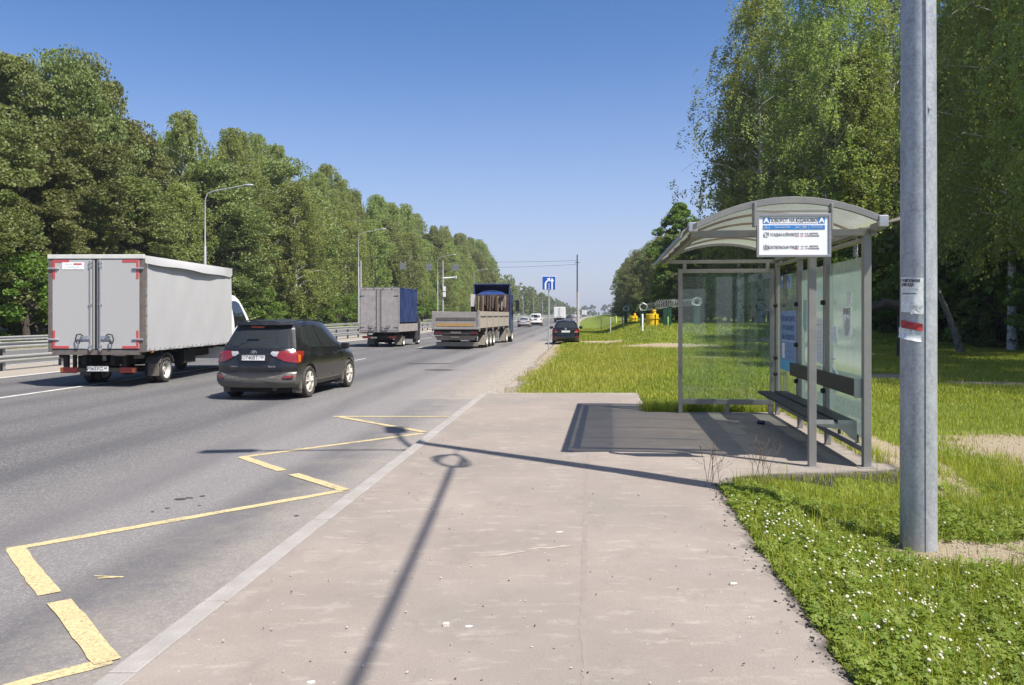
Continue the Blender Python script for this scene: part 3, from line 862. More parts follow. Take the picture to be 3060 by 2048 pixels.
e.tube([(0, 0, 10.2), (-0.25, -0.02, 10.45), (-1.2, -0.12, 10.6), (-1.95, -0.2, 10.68)], 0.034, 10)
e.build('lamp_arm', galv_m, L, smooth=True)
e = MB().cbox((-2.3, -0.24, 10.70), (0.75, 0.26, 0.10), rz=0.1, ry=-0.08); e.build('lamp_head', sf, L, bevel=0.03)
e = MB()
e.tube([(0, 0, 10.0), (-0.08, 0.35, 10.28), (-0.22, 0.9, 10.4), (-0.38, 1.6, 10.42)], 0.045, 10)
e.build('lamp_arm', galv_m, L, smooth=True)
e = MB().cbox((-0.45, 1.95, 10.42), (0.32, 0.7, 0.12), rz=0.2); e.build('lamp_head', sf, L, bevel=0.03)
# papers taped round the post
def wrap(name, a0, a1, z0, z1, mat, r=0.1505, par=L, curl=0.0, slope=0.0, n=10, m=6, taper=0.0, thick=0.0015):
    """a in degrees measured from -Y (towards the camera), negative to the left"""
    V = []; F = []
    for s in (0, 1):
        for j in range(m + 1):
            for i in range(n + 1):
                t = i / n; q = j / m
                a = R(a0 + (a1 - a0) * t) * (1 - taper * q)
                rr = r + s * thick + curl * (max(0, abs(t - 0.5) * 2 - 0.5) ** 2 + (q ** 3) * 0.6) + 0.003 * math.sin(9 * t + 5 * q)
                V.append((rr * math.sin(a), -rr * math.cos(a), z1 + (z0 - z1) * q + slope * t))
    k = (n + 1) * (m + 1)
    for j in range(m):
        for i in range(n):
            q = j * (n + 1) + i
            F += [(q, q + 1, q + n + 2, q + n + 1), (k + q, k + q + n + 1, k + q + n + 2, k + q + 1)]
    return MB().add(V, F).build(name, mat, par, smooth=True)
nt1 = wrap('notice', -86, -12, 2.12, 2.42, paper, curl=0.012, slope=-0.012)
nt1['label'] = 'torn white paper notice'
def wtext(b, size, adeg, z, par, sx=1.0, mat=ink, bold=0.0):
    # bent text: build flat then wrap on the post
    o = text(b, size, mat, par, (0, 0, 0), 1.0, rot=(0, 0, 0), bold=bold)
    for v in o.data.vertices:
        x, y, d = v.co
        a = R(adeg) + x * sx / 0.153
        rr = 0.1555 + d
        v.co = (rr * math.sin(a), -rr * math.cos(a), z + y)
    return o
wtext('СТРОИТЕЛЬНАЯ', 0.036, -56, 2.385, nt1, 0.62, bold=0.0008)
wtext('БРИГАДА', 0.038, -62, 2.35, nt1, 0.66, bold=0.0008)
wtext('—— — ————', 0.02, -52, 2.315, nt1, 0.9)
wtext('—————', 0.026, -56, 2.276, nt1, 0.95, bold=0.0025)
for k in range(3): wtext('——— —— ———', 0.015, -58, 2.25 - 0.017 * k, nt1, 0.7, gry_ink)
wtext('—— — ———', 0.02, -55, 2.195, nt1, 0.72, gry_ink)
wtext('—— ————', 0.022, -56, 2.172, nt1, 0.85, gry_ink)
wrap('bubble_tape', -48, -14, 2.10, 2.17, M('clear_tape', (0.55, 0.56, 0.55), 0.25, var=0.4, scale=50, bump=0.5), r=0.156, curl=0.01)
redp = M('red_paper', (0.42, 0.035, 0.035), 0.5, var=0.3, scale=25)
nt2 = wrap('notice', -88, -14, 1.99, 2.05, redp, r=0.151, slope=-0.035, curl=0.004)
nt2['label'] = 'red and white torn paper strip'
nt3 = wrap('notice_lower', -96, -20, 1.90, 1.99, paper_g, r=0.1525, slope=-0.04, curl=0.03, taper=0.05)
for k in range(2): wtext('—— — ———', 0.014, -60, 1.955 - 0.022 * k, nt3, 0.9, gry_ink)

# overhead cable with a spare coil hung near the top of the post
cab = M('cable_black', (0.02, 0.02, 0.022), 0.6)
e = MB()
pts = []
A = Vector((PX - 0.18, PY - 1.15, 8.30)); B = Vector((PX - 2.2, PY - 34, 8.6))
for k in range(41):
    t = k / 40
    p = A.lerp(B, t); p.z -= 1.1 * 4 * t * (1 - t); pts.append(p)
e.tube(pts, 0.034, 8)
e.tube([Vector((PX - 0.10, PY, 8.5)), Vector((PX - 0.15, PY - 0.3, 8.40)), A + Vector((0, 0.85, 0))], 0.012, 8)
for q in range(3):
    c = A + Vector((-0.03 * q, 0.42, 0.0))
    e.tube([c + Vector((0.04 * math.sin(2 * t + q), 0.42 * math.cos(t) * (1 - 0.05 * q), 0.36 * math.sin(t))) for t in np.linspace(0, 2 * PI, 28)], 0.022, 7, caps=False)
cb = e.build('overhead_cable', cab, smooth=True)
tag(cb, 'thick black overhead cable with a spare coil tied high on the near lamp post', 'cable')

# ------------------------------------------------------------------ drink can, litter
e = MB().lathe([(0.0, -0.058), (0.026, -0.058), (0.033, -0.05), (0.033, 0.05), (0.027, 0.06), (0.0, 0.058)], axis='X', n=20)
cn = e.build('drink_can', M('can_dark_blue', (0.03, 0.04, 0.07), 0.3, 0.6, var=0.5, scale=20), smooth=True, loc=(3.95, 13.0, 0.034), rz=-0.5)
tag(cn, 'dark crushed drink can lying on the asphalt inside the shelter', 'can')
lit = M('litter_paper', (0.55, 0.53, 0.49), 0.8, var=0.15, scale=30)
def scrap(x, y, a, lbl, z=0.006, rz=0.3, th=0.006):
    rk = random.Random(int(abs(x * 100) + y * 10))
    n = 7
    poly = [(a * rk.uniform(0.6, 1.1) * math.cos(2 * PI * k / n), a * 0.6 * rk.uniform(0.6, 1.1) * math.sin(2 * PI * k / n)) for k in range(n)]
    o = MB().prism(poly, 0, th, 'XY').build('litter', lit, loc=(x, y, z), rz=rz)
    tag(o, lbl, 'litter', 'white scraps on the pavement')
scrap(-0.365, 4.58, 0.024, 'small white scrap of litter on the pavement left of a fainter scrap', th=0.02)
scrap(-0.24, 4.57, 0.026, 'fainter flat scrap of litter on the pavement beside a thicker white one')
scrap(0.375, 6.55, 0.035, 'long thin pale scrap lying on the middle of the pavement')
scrap(1.43, 5.3, 0.032, 'pale scrap lying near the clover edge of the pavement')
scrap(-0.95, 3.88, 0.022, 'white scrap at the bottom edge of the pavement near the cable shadow')
e = MB()
rk = random.Random(12)
for k in range(220):
    y = 3.5 + 11 * rk.random() ** 1.5
    x = float(kerbx(y)) + 0.2 + rk.random() * (float(edgex(min(y, 8.0))) - float(kerbx(y)) - 0.3)
    s = rk.uniform(0.002, 0.0055)
    e.cbox((x, y, 0.014 + s * 0.3), (s * 2, s * 1.6, s), rz=rk.random() * 3, rx=0.3)
gv = e.build('grit', M('grit', (0.4, 0.38, 0.34), 0.9, var=0.6, scale=4)); tag(gv, kind='stuff')
e = MB()
for k in range(90):
    y = 3.5 + 10 * rk.random() ** 1.5
    x = float(kerbx(y)) + 0.2 + rk.random() * (float(edgex(min(y, 8.0))) - float(kerbx(y)) - 0.3)
    s = rk.uniform(0.002, 0.006)
    e.cbox((x, y, 0.014 + s * 0.3), (s * 2.4, s * 1.2, s * .7), rz=rk.random() * 3, rx=0.3)
for k in range(380):
    y = 3.6 + 5.6 * rk.random(); x = float(edgex(y)) + rk.gauss(-0.02, 0.05)
    s = rk.uniform(0.002, 0.009)
    e.cbox((x, y, 0.004 + s * 0.1 if x < float(edgex(y)) else -0.02), (s * 2, s * 1.3, s * .8), rz=rk.random() * 3, rx=0.5)
gv = e.build('asphalt_crumbs', M('crumbs', (0.05, 0.045, 0.04), 0.9, var=0.5, scale=4)); tag(gv, kind='stuff')

# ------------------------------------------------------------------ vehicle tools
def shell(fn, nx=10, ny=24, nv=10, v0=0.0, v1=1.0):
    """closed box-topology surface: fn(sx, sy, v) -> point, sx, sy in -1..1, v in 0..1"""
    idx = {}; V = []; F = []
    def g(i, j, k):
        q = (i, j, k)
        if q not in idx:
            idx[q] = len(V)
            V.append(fn(-1 + 2 * i / nx, -1 + 2 * j / ny, v0 + (v1 - v0) * k / nv))
        return idx[q]
    for k in range(nv):
        for j in range(ny):
            F.append((g(nx, j, k), g(nx, j + 1, k), g(nx, j + 1, k + 1), g(nx, j, k + 1)))
            F.append((g(0, j + 1, k), g(0, j, k), g(0, j, k + 1), g(0, j + 1, k + 1)))
        for i in range(nx):
            F.append((g(i, 0, k), g(i + 1, 0, k), g(i + 1, 0, k + 1), g(i, 0, k + 1)))
            F.append((g(i + 1, ny, k), g(i, ny, k), g(i, ny, k + 1), g(i + 1, ny, k + 1)))
    for i in range(nx):
        for j in range(ny):
            F.append((g(i, j, nv), g(i + 1, j, nv), g(i + 1, j + 1, nv), g(i, j + 1, nv)))
            F.append((g(i, j + 1, 0), g(i + 1, j + 1, 0), g(i + 1, j, 0), g(i, j, 0)))
    return MB().add(V, F)

def on(fn, face, s, v, off):
    """point on a face of the shell: face in R,L (s = sy), B,F (s = sx), lifted off the surface"""
    def P(s, v):
        if face == 'R': return Vector(fn(1, s, v))
        if face == 'L': return Vector(fn(-1, s, v))
        if face == 'B': return Vector(fn(s, -1, v))
        if face == 'F': return Vector(fn(s, 1, v))
    h = 0.01
    s_ = min(max(s, -1 + h), 1 - h)
    a = P(s_ + h, v) - P(s_ - h, v)
    b = P(s, min(v + h, 1)) - P(s, max(v - h, 0))
    n = a.cross(b); n.normalize()
    if face in 'LF': n = -n
    return P(s, v) + n * off

def patch(fn, face, poly, name, mat, par, off=0.006, thick=0.012, sub=5, smooth=True):
    """polygon in (s, v) laid over the shell, given thickness"""
    pts = []
    for a, b in zip(poly, poly[1:] + poly[:1]):
        for k in range(sub): pts.append((a[0] + (b[0] - a[0]) * k / sub, a[1] + (b[1] - a[1]) * k / sub))
    cx = sum(p[0] for p in pts) / len(pts); cy = sum(p[1] for p in pts) / len(pts)
    V = []; F = []; m = len(pts)
    rings = [1.0, 0.7, 0.35]
    for r in rings:
        for p in pts: V.append(on(fn, face, cx + (p[0] - cx) * r, cy + (p[1] - cy) * r, off))
    V.append(on(fn, face, cx, cy, off)); c = len(V) - 1
    for q in range(len(rings) - 1):
        for k in range(m):
            n = (k + 1) % m
            F.append((q * m + k, q * m + n, (q + 1) * m + n, (q + 1) * m + k))
    q = len(rings) - 1
    for k in range(m): F.append((q * m + k, q * m + (k + 1) % m, c))
    b0 = len(V)
    for p in pts: V.append(on(fn, face, p[0], p[1], off - thick))
    for k in range(m):
        n = (k + 1) % m
        F.append((k, b0 + k, b0 + n, n))
    F.append(tuple(b0 + k for k in range(m)))
    return MB().add(V, F).build(name, mat, par, smooth=R(35) if smooth else None)

def boolean_cut(o, cutters):
    for c in cutters:
        md = o.modifiers.new('cut', 'BOOLEAN'); md.object = c; md.operation = 'DIFFERENCE'; md.solver = 'EXACT'
    dg = bpy.context.evaluated_depsgraph_get()
    me = bpy.data.meshes.new_from_object(o.evaluated_get(dg))
    o.modifiers.clear(); o.data = me
    for c in cutters: bpy.data.objects.remove(c)
    me.polygons.foreach_set('use_smooth', [True] * len(me.polygons))
    me.set_sharp_from_angle(angle=R(35))

tyre_m = M('tyre', (0.028, 0.026, 0.024), 0.85, var=0.3, scale=9, dirt=(0.13, 0.115, 0.095), dirt_amt=0.6, bump=0.2)
rim_m = M('alloy_rim', (0.58, 0.55, 0.50), 0.5, 0.15, dirt=(0.42, 0.37, 0.3), dirt_amt=0.4)
rim_dk = M('rim_shadow', (0.03, 0.03, 0.03), 0.8)
steel_rim = M('white_steel_rim', (0.55, 0.54, 0.51), 0.5, 0.2, dirt=(0.3, 0.26, 0.2), dirt_amt=0.5)
trim_m = M('black_trim', (0.02, 0.02, 0.021), 0.45)
chassis_m = M('chassis', (0.012, 0.011, 0.010), 0.85, var=0.4, scale=5, dirt=(0.05, 0.042, 0.034), dirt_amt=0.4)
mud_m = M('dusty_mudflap', (0.15, 0.135, 0.115), 0.85, var=0.25, scale=9)
plate_m = M('plate_white', (0.66, 0.66, 0.65), 0.5, var=0.06, scale=20)
chrome_m = M('chrome', (0.7, 0.7, 0.7), 0.15, 0.95)
red_lens = M('red_lens', (0.20, 0.012, 0.012), 0.12, var=0.3, scale=25, coat=0.7)
clear_lens = M('clear_lens', (0.36, 0.35, 0.35), 0.12, var=0.2, scale=40, coat=0.7)
amber_lens = M('amber_lens', (0.55, 0.16, 0.02), 0.15, coat=0.6)
def vglass(name='vehicle_glass', col=(0.05, 0.056, 0.056)):
    if name in MATS: return MATS[name]
    m, nt, b = nodes_of(name)
    b.inputs['Base Color'].default_value = (*col, 1); b.inputs['Roughness'].default_value = 0.04
    b.inputs['Specular IOR Level'].default_value = 1.0
    tr = nt.nodes.new('ShaderNodeBsdfTransparent'); tr.inputs[0].default_value = (0.55, 0.62, 0.60, 1)
    mx = nt.nodes.new('ShaderNodeMixShader'); mx.inputs[0].default_value = 0.5
    nt.links.new(b.outputs[0], mx.inputs[1]); nt.links.new(tr.outputs[0], mx.inputs[2])
    nt.links.new(mx.outputs[0], nt.nodes['Material Output'].inputs['Surface'])
    MATS[name] = m
    return m
glassv = vglass()
dglass = M('dark_glass', (0.012, 0.014, 0.017), 0.05, var=0.2, coat=0.3)

def wheel(par, x, y, r, w, side, kind='alloy', name='wheel'):
    """side +1: outer face towards +x"""
    e = MB()
    t = w / 2
    e.lathe([(r * 0.66, -t * 0.8), (r * 0.72, -t), (r * 0.93, -t), (r, -t * 0.72), (r, t * 0.72), (r * 0.93, t), (r * 0.72, t), (r * 0.66, t * 0.8)], axis='X', n=36, closed=True)
    o = e.build(name, tyre_m, par, smooth=R(50))
    o.location = (x, y, r)
    q = MB()
    s = side
    if kind == 'alloy':
        q.lathe([(r * 0.665, s * t * 0.45), (r * 0.67, s * t * 0.92), (r * 0.62, s * t * 0.95), (r * 0.60, s * t * 0.5)], axis='X', n=36, closed=True)
        for k in range(5):
            a = 2 * PI * k / 5 + 0.3
            for da in (-0.11, 0.11):
                c0 = (s * t * 0.82, math.cos(a) * r * 0.1, math.sin(a) * r * 0.1)
                c1 = (s * t * 0.72, math.cos(a + da * 1.6) * r * 0.62, math.sin(a + da * 1.6) * r * 0.62)
                q.tube([c0, c1], [r * 0.095, r * 0.085], 6)
        q.lathe([(0.0, s * t * 0.98), (r * 0.10, s * t * 0.97), (r * 0.15, s * t * 0.75), (0, s * t * 0.7)], axis='X', n=16)
        q.build('rim', rim_m, o, smooth=R(40))
        MB().lathe([(0, s * t * 0.30), (r * 0.655, s * t * 0.30), (r * 0.655, s * t * 0.36), (0, s * t * 0.36)], axis='X', n=24).build('rim_shade_disc', rim_dk, o)  # dark backing disc, its colour stands in for the shade behind the spokes
    else:
        q.lathe([(0.0, s * t * 0.35), (r * 0.18, s * t * 0.45), (r * 0.24, s * t * 0.15), (r * 0.5, s * t * 0.0), (r * 0.58, s * t * 0.75), (r * 0.67, s * t * 0.98), (r * 0.665, s * t * 0.6), (r * 0.6, -s * t * 0.2), (0, -s * t * 0.2)], axis='X', n=32)
        q.build('rim', steel_rim, o, smooth=R(40))
        h = MB()
        for k in range(6):
            a = 2 * PI * k / 6
            h.lathe([(0, 0), (r * 0.06, 0), (r * 0.06, s * 0.012), (0, s * 0.012)], c=(s * t * 0.10, math.cos(a) * r * 0.38, math.sin(a) * r * 0.38), axis='X', n=10)
        h.build('rim_hole', rim_dk, o)
    return o

def plate(par, x, y, z, num, reg, w=0.52, h=0.112, mat=None, rx=0.0):
    o = MB().box(-w / 2, w / 2, -0.006, 0.004, -h / 2, h / 2).build('number_plate', mat or plate_m, par, bevel=0.002)
    o.location = (x, y, z); o.rotation_euler = (rx, 0, 0)
    MB().box(w * 0.24, w * 0.247, -0.008, -0.0062, -h / 2 + .008, h / 2 - .008).box(-w / 2 + .004, w / 2 - .004, -0.0075, -0.0062, h / 2 - .009, h / 2 - .005).build('border', ink, o)
    text(num, h * 0.93, ink, o, (-w * 0.13, -0.0075, -0.002), 0.98 if len(num) < 7 else 0.9, bold=0.0012)
    text(reg, h * 0.62, ink, o, (w * 0.37, -0.0075, 0.012), 0.95, bold=0.0008)
    return o

def paint_m(name, col, dust=(0.24, 0.21, 0.17), amt=0.25, lowz=(0.25, 0.85, 0.8), metal=0.0, rough=0.28):
    return M(name, col, rough, metal, var=0.06, scale=3, coat=0.35, dirt=dust, dirt_amt=amt, dirt_z=lowz)

def car(name, P, pos, head, label, cat, detail=True, group=None):
    """P: dimensions; pos = rear bumper centre on the ground"""
    o = empty(name, pos, -head)
    tag(o, label, cat, group)
    L, Wd, Z0, belt, roof = P['L'], P['W'] / 2, P['z0'], P['belt'], P['roof']
    body_m = P['mat']
    tz = P['top']    # list of (y, z) along the shoulder / bonnet line
    ty = [a for a, b in tz]; tv = [b for a, b in tz]
    rp = P.get('rear', [(0, 0.10), (0.15, 0.02), (0.3, 0.0), (0.45, 0.03), (0.55, 0.09), (0.8, 0.12), (1, 0.16)])
    rv = [a for a, b in rp]; ro = [b for a, b in rp]
    fp = P.get('front', [(0, 0.2), (0.2, 0.06), (0.45, 0.0), (0.7, 0.03), (1, 0.14)])
    fv = [a for a, b in fp]; fo = [b for a, b in fp]
    wp = P.get('side', [(0, 0.90), (0.12, 0.955), (0.35, 0.99), (0.62, 1.0), (0.85, 0.975), (1, 0.90)])
    wv = [a for a, b in wp]; ww = [b for a, b in wp]
    def lower(sx, sy, v):
        yr = np.interp(v, rv, ro); yf = L - np.interp(v, fv, fo)
        rear = 0.16 * abs(sx) ** 5 + 0.03 * sx * sx; front = 0.30 * abs(sx) ** 4 + 0.06 * sx * sx
        y = yr + rear + (sy + 1) / 2 * (yf - front - yr - rear)
        x = sx * Wd * np.interp(v, wv, ww) * (1 - 0.035 * max(0, -sy) ** 8 - 0.10 * max(0, sy) ** 6)
        zt = np.interp(y, ty, tv)
        z = Z0 + v * (zt - Z0) + (0.035 * (1 - sx * sx) if v > 0.999 else 0)
        return (float(x), float(y), float(z))
    body = shell(lower, 12, 44, 12).build('body', body_m, o, smooth=R(38))
    g = P['gh']      # greenhouse: rear y at base, top; front y at base, top; half width base, top
    def green(sx, sy, v):
        yr = g['rb'] + (g['rt'] - g['rb']) * v ** g.get('rp', 1.0); yf = g['fb'] + (g['ft'] - g['fb']) * v
        rear = g.get('rc', 0.10) * abs(sx) ** 3; front = 0.22 * abs(sx) ** 2.5
        y = yr + rear + (sy + 1) / 2 * (yf - front - yr - rear)
        w = (g['wb'] + (g['wt'] - g['wb']) * v ** 1.3) * Wd
        x = sx * w * (1 - 0.06 * max(0, -sy) ** 4 - 0.05 * max(0, sy) ** 4)
        zt = np.interp(y, g['ry'], g['rz'])
        zb = belt - 0.08
        z = zb + v * (zt - zb) + (0.065 * (1 - sx * sx) if v > 0.999 else 0)
        if v > 0.93: x *= 1 - 0.5 * (v - 0.93)
        return (float(x), float(y), float(z))
    ghs = shell(green, 12, 30, 10).build('roof', body_m, o, smooth=R(38))
    cut = []
    rw = P['wr']
    for y in P['axles']:
        for s in (-1, 1):
            cut.append(MB().lathe([(0, -0.3), (rw + 0.055, -0.3), (rw + 0.055, 0.3), (0, 0.3)], (s * Wd, y, rw + 0.01), 'X', 40).build('cut', None))
    for c in cut: c.parent = o
    bpy.context.view_layer.update()
    boolean_cut(body, cut)
    MB().box(-Wd * 0.72, Wd * 0.72, 0.35, L - 0.4, 0.16, belt - 0.25).build('underbody', chassis_m, o)
    for y in P['axles']:
        for s in (-1, 1):
            wheel(o, s * (Wd - 0.115), y, rw, P.get('ww', 0.22), s)
    gl = P.get('glass', dglass)
    for poly in P['sidewin']:
        for f in 'RL': patch(green, f, poly, 'window', gl, o, 0.004, 0.01)
    patch(green, 'B', P['rearwin'], 'rear_window', gl, o, 0.004, 0.01)
    patch(green, 'F', [(-0.86, 0.12), (0.86, 0.12), (0.80, 0.92), (-0.80, 0.92)], 'windscreen', gl, o, 0.004, 0.01)
    for s in (-1, 1):
        m = MB().cbox((s * (Wd + 0.10), g['fb'] - 0.75, belt + 0.02), (0.20, 0.10, 0.15), rz=-s * 0.2).build('wing_mirror', P.get('mirror', trim_m), o, bevel=0.03)
    return o, lower, green

black_p = paint_m('dusty_black_paint', (0.008, 0.0085, 0.011), amt=0.07, lowz=(0.15, 0.62, 0.6))
suvP = dict(L=4.57, W=1.89, z0=0.27, belt=1.07, roof=1.72, mat=black_p, wr=0.355, axles=(0.93, 3.59), ww=0.225,
    top=[(0, 1.05), (0.12, 1.10), (1.0, 1.12), (2.3, 1.07), (3.35, 1.04), (3.6, 1.02), (4.2, 0.93), (4.45, 0.80)],
    rear=[(0, 0.16), (0.10, 0.03), (0.2, 0.0), (0.34, 0.02), (0.40, 0.09), (0.55, 0.085), (0.75, 0.11), (0.9, 0.13), (1, 0.17)],
    gh=dict(rb=0.20, rt=0.60, rp=1.15, fb=3.70, ft=2.62, wb=0.965, wt=0.735, rc=0.14,
            ry=[0.2, 0.7, 1.4, 2.2, 2.7, 3.3], rz=[1.65, 1.69, 1.72, 1.71, 1.67, 1.58]),
    sidewin=[[(-0.84, 0.62), (-0.70, 0.30), (-0.60, 0.20), (-0.53, 0.20), (-0.53, 0.88), (-0.76, 0.84)],
             [(-0.50, 0.19), (-0.06, 0.16), (-0.06, 0.91), (-0.50, 0.90)],
             [(-0.02, 0.16), (0.70, 0.12), (0.66, 0.30), (0.30, 0.80), (0.18, 0.91), (-0.02, 0.91)]],
    rearwin=[(-0.93, 0.18), (0.93, 0.18), (0.92, 0.55), (0.90, 0.88), (-0.90, 0.88), (-0.92, 0.55)], glass=glassv)
suv, lo, gr = car('suv', suvP, (-5.61, 17.69, ROAD_Z), 0.14, 'dusty black suv with red and white tail lights driving in the nearest lane', 'car')
grey_pl = M('grey_cladding', (0.062, 0.06, 0.058), 0.6, var=0.15, scale=6, dirt=(0.28, 0.25, 0.2), dirt_amt=0.35, dirt_z=(0.2, 0.55, 0.5))
# bumper, side cladding, arches
def lo2(sx, sy, v):
    x, y, z = lo(sx, sy, v); return (x * 1.012, y, z)
patch(lo, 'B', [(-1, 0.03), (1, 0.03), (1, 0.36), (0.82, 0.37), (0.70, 0.25), (-0.70, 0.25), (-0.82, 0.37), (-1, 0.36)], 'bumper', grey_pl, suv, 0.022, 0.04, 8)
for f in 'RL':
    patch(lo, f, [(-1, 0.03), (-0.81, 0.03), (-0.83, 0.30), (-1, 0.36)], 'bumper_corner', grey_pl, suv, 0.012, 0.03, 6)
    patch(lo, f, [(-0.38, 0.0), (0.40, 0.0), (0.40, 0.13), (-0.38, 0.13)], 'sill', grey_pl, suv, 0.012, 0.03, 8)
for y in suvP['axles']:
    for s in (-1, 1):
        V = []; F = []
        n = 20
        for k in range(n + 1):
            a = R(-18 + 216 * k / n)
            for (rr, dx) in ((0.40, 0.012), (0.475, 0.004), (0.475, -0.05), (0.40, -0.05)):
                px = s * (0.9225 * 0.985 + dx)
                if y < 1.5: px *= 0.992
                V.append((px, y - math.cos(a) * rr, 0.365 + math.sin(a) * rr * 0.97))
        for k in range(n):
            for q in range(4): F.append((4 * k + q, 4 * k + (q + 1) % 4, 4 * k + 4 + (q + 1) % 4, 4 * k + 4 + q))
        MB().add(V, F).build('wheel_arch', grey_pl, suv, smooth=R(40))
# tail lights: red outer, clear inner
for s in (-1, 1):
    q = lambda P: [(s * a, b) for a, b in P]
    tl = patch(lo, 'B', q([(0.55, 0.80), (0.72, 0.70), (1.0, 0.64), (1.0, 0.93), (0.72, 0.96), (0.66, 0.95)]), 'tail_light', red_lens, suv, 0.018, 0.03, 6)
    patch(lo, 'B', q([(0.42, 0.89), (0.48, 0.83), (0.56, 0.82), (0.64, 0.94), (0.46, 0.945)]), 'tail_light_inner', clear_lens, suv, 0.02, 0.03, 5)
    patch(lo, 'R' if s > 0 else 'L', [(-1, 0.63), (-0.92, 0.65), (-0.86, 0.80), (-0.80, 0.93), (-1, 0.95)], 'tail_light', red_lens, suv, 0.01, 0.02, 6)
    patch(lo, 'R' if s > 0 else 'L', [(-0.985, 0.66), (-0.94, 0.67), (-0.92, 0.84), (-0.985, 0.86)], 'turn_signal', amber_lens, suv, 0.013, 0.02, 4)
    patch(lo, 'B', q([(0.74, 0.27), (0.96, 0.27), (0.96, 0.33), (0.78, 0.33)]), 'fog_reflector', red_lens, suv, 0.034, 0.02, 4)
patch(gr, 'B', [(-0.94, 0.885), (0.94, 0.885), (0.97, 0.985), (-0.97, 0.985)], 'spoiler', black_p, suv, 0.10, 0.12, 8)
MB().box(-0.14, 0.14, 0.26, 0.30, 1.60, 1.62).build('brake_light', red_lens, suv)
plate(suv, 0.0, 0.062, 0.925, 'О740ВТ', '750', rx=-0.12)
MB().cbox((0, 0.085, 0.925), (0.66, 0.03, 0.17)).build('plate_recess', trim_m, suv, bevel=0.01)
# emblem: ring of ovals
e = MB()
def oval(cx, cz, a, b, r=0.006, n=28):
    e.tube([(cx + a * math.cos(t), 0.088, cz + b * math.sin(t)) for t in np.linspace(0, 2 * PI, n)], r, 6, caps=False)
oval(0, 1.035, 0.066, 0.045); oval(0, 1.052, 0.040, 0.017, 0.005); oval(0, 1.035, 0.017, 0.04, 0.005)
e.build('emblem', chrome_m, suv, smooth=True)
text('RAV4', 0.052, chrome_m, suv, (0.42, 0.062, 0.735), 1.35, bold=0.001)
text('TOYOTA', 0.034, chrome_m, suv, (-0.44, 0.062, 0.735), 1.1, bold=0.0006)
MB().tube([(0.02, 0.30, 1.12), (-0.1, 0.30, 1.145), (-0.30, 0.29, 1.135)], [0.03, 0.022, 0.012], 8).build('rear_wiper', trim_m, suv, smooth=True)
MB().tube([(0.0, 1.3, 1.74), (0.0, 1.18, 1.92)], 0.006, 6).build('aerial', trim_m, suv)
for s in (-1, 1):
    MB().tube([(s * 0.60, 0.75, 1.72), (s * 0.61, 1.2, 1.755), (s * 0.61, 2.2, 1.755), (s * 0.60, 2.6, 1.71)], 0.014, 6).build('roof_rail', trim_m, suv, smooth=True)
    for y in (0.93, 3.59):
        MB().cbox((s * 0.80, y - 0.42, 0.27), (0.22, 0.02, 0.26)).build('mudflap', mud_m, suv, bevel=0.005)
    for y in (1.55, 2.55):
        MB().cbox((s * 0.925, y, 0.93), (0.03, 0.20, 0.035)).build('door_handle', black_p, suv, bevel=0.01)
    for y in (1.38, 2.42, 3.28):
        MB().box(s * 0.90, s * 0.9235, y - 0.004, y + 0.004, 0.42, 1.0).build('door_gap', rim_dk, suv)
MB().lathe([(0.03, 0), (0.034, 0), (0.034, 0.2), (0.03, 0.2)], (0.45, 0.12, 0.25), 'Y', 14, closed=True).build('exhaust', chrome_m, suv)
# seats seen through the glass
for s in (-0.4, 0.4):
    MB().cbox((s, 2.45, 1.05), (0.5, 0.14, 0.6), rx=-0.2).cbox((s, 2.36, 1.42), (0.24, 0.1, 0.18)).build('front_seat', trim_m, suv, bevel=0.04)
MB().cbox((0, 1.5, 0.98), (1.3, 0.16, 0.5), rx=-0.2).cbox((-.42, 1.44, 1.27), (0.24, 0.1, 0.14)).cbox((.42, 1.44, 1.27), (0.24, 0.1, 0.14)).build('rear_seat', trim_m, suv, bevel=0.04)

# black saloon parked on the verge
blk2 = paint_m('clean_black_paint', (0.006, 0.006, 0.008), amt=0.05, lowz=(0.15, 0.5, 0.5), rough=0.2)
def saloonP(mat, L=4.37, W=1.72, h=1.47):
    return dict(L=L, W=W, z0=0.22, belt=0.98, roof=h, mat=mat, wr=0.31, axles=(0.92, 3.49), ww=0.2,
    top=[(0, 0.93), (0.1, 1.01), (0.55, 1.03), (1.0, 1.0), (2.2, 0.95), (3.2, 0.93), (3.9, 0.82), (4.25, 0.70)],
    rear=[(0, 0.16), (0.15, 0.03), (0.3, 0.0), (0.45, 0.02), (0.6, 0.07), (0.85, 0.05), (1, 0.08)],
    gh=dict(rb=0.42, rt=1.25, fb=3.35, ft=2.2, wb=0.92, wt=0.66, rc=0.14, ry=[0.4, 1.2, 1.8, 2.3, 3.0], rz=[h - .12, h - .05, h - .01, h - .03, h - .1]),
    sidewin=[[(-0.62, 0.28), (-0.06, 0.22), (-0.06, 0.87), (-0.38, 0.84)], [(0.0, 0.22), (0.66, 0.2), (0.56, 0.40), (0.10, 0.87), (0.0, 0.87)]],
    rearwin=[(-0.88, 0.20), (0.88, 0.20), (0.80, 0.90), (-0.80, 0.90)], glass=glassv)
sP = saloonP(blk2)
sal, lo, gr = car('saloon_car', sP, (3.30, 50.3, -0.05), 0.072, 'black saloon parked on the sandy shoulder beyond the blue sign', 'car')
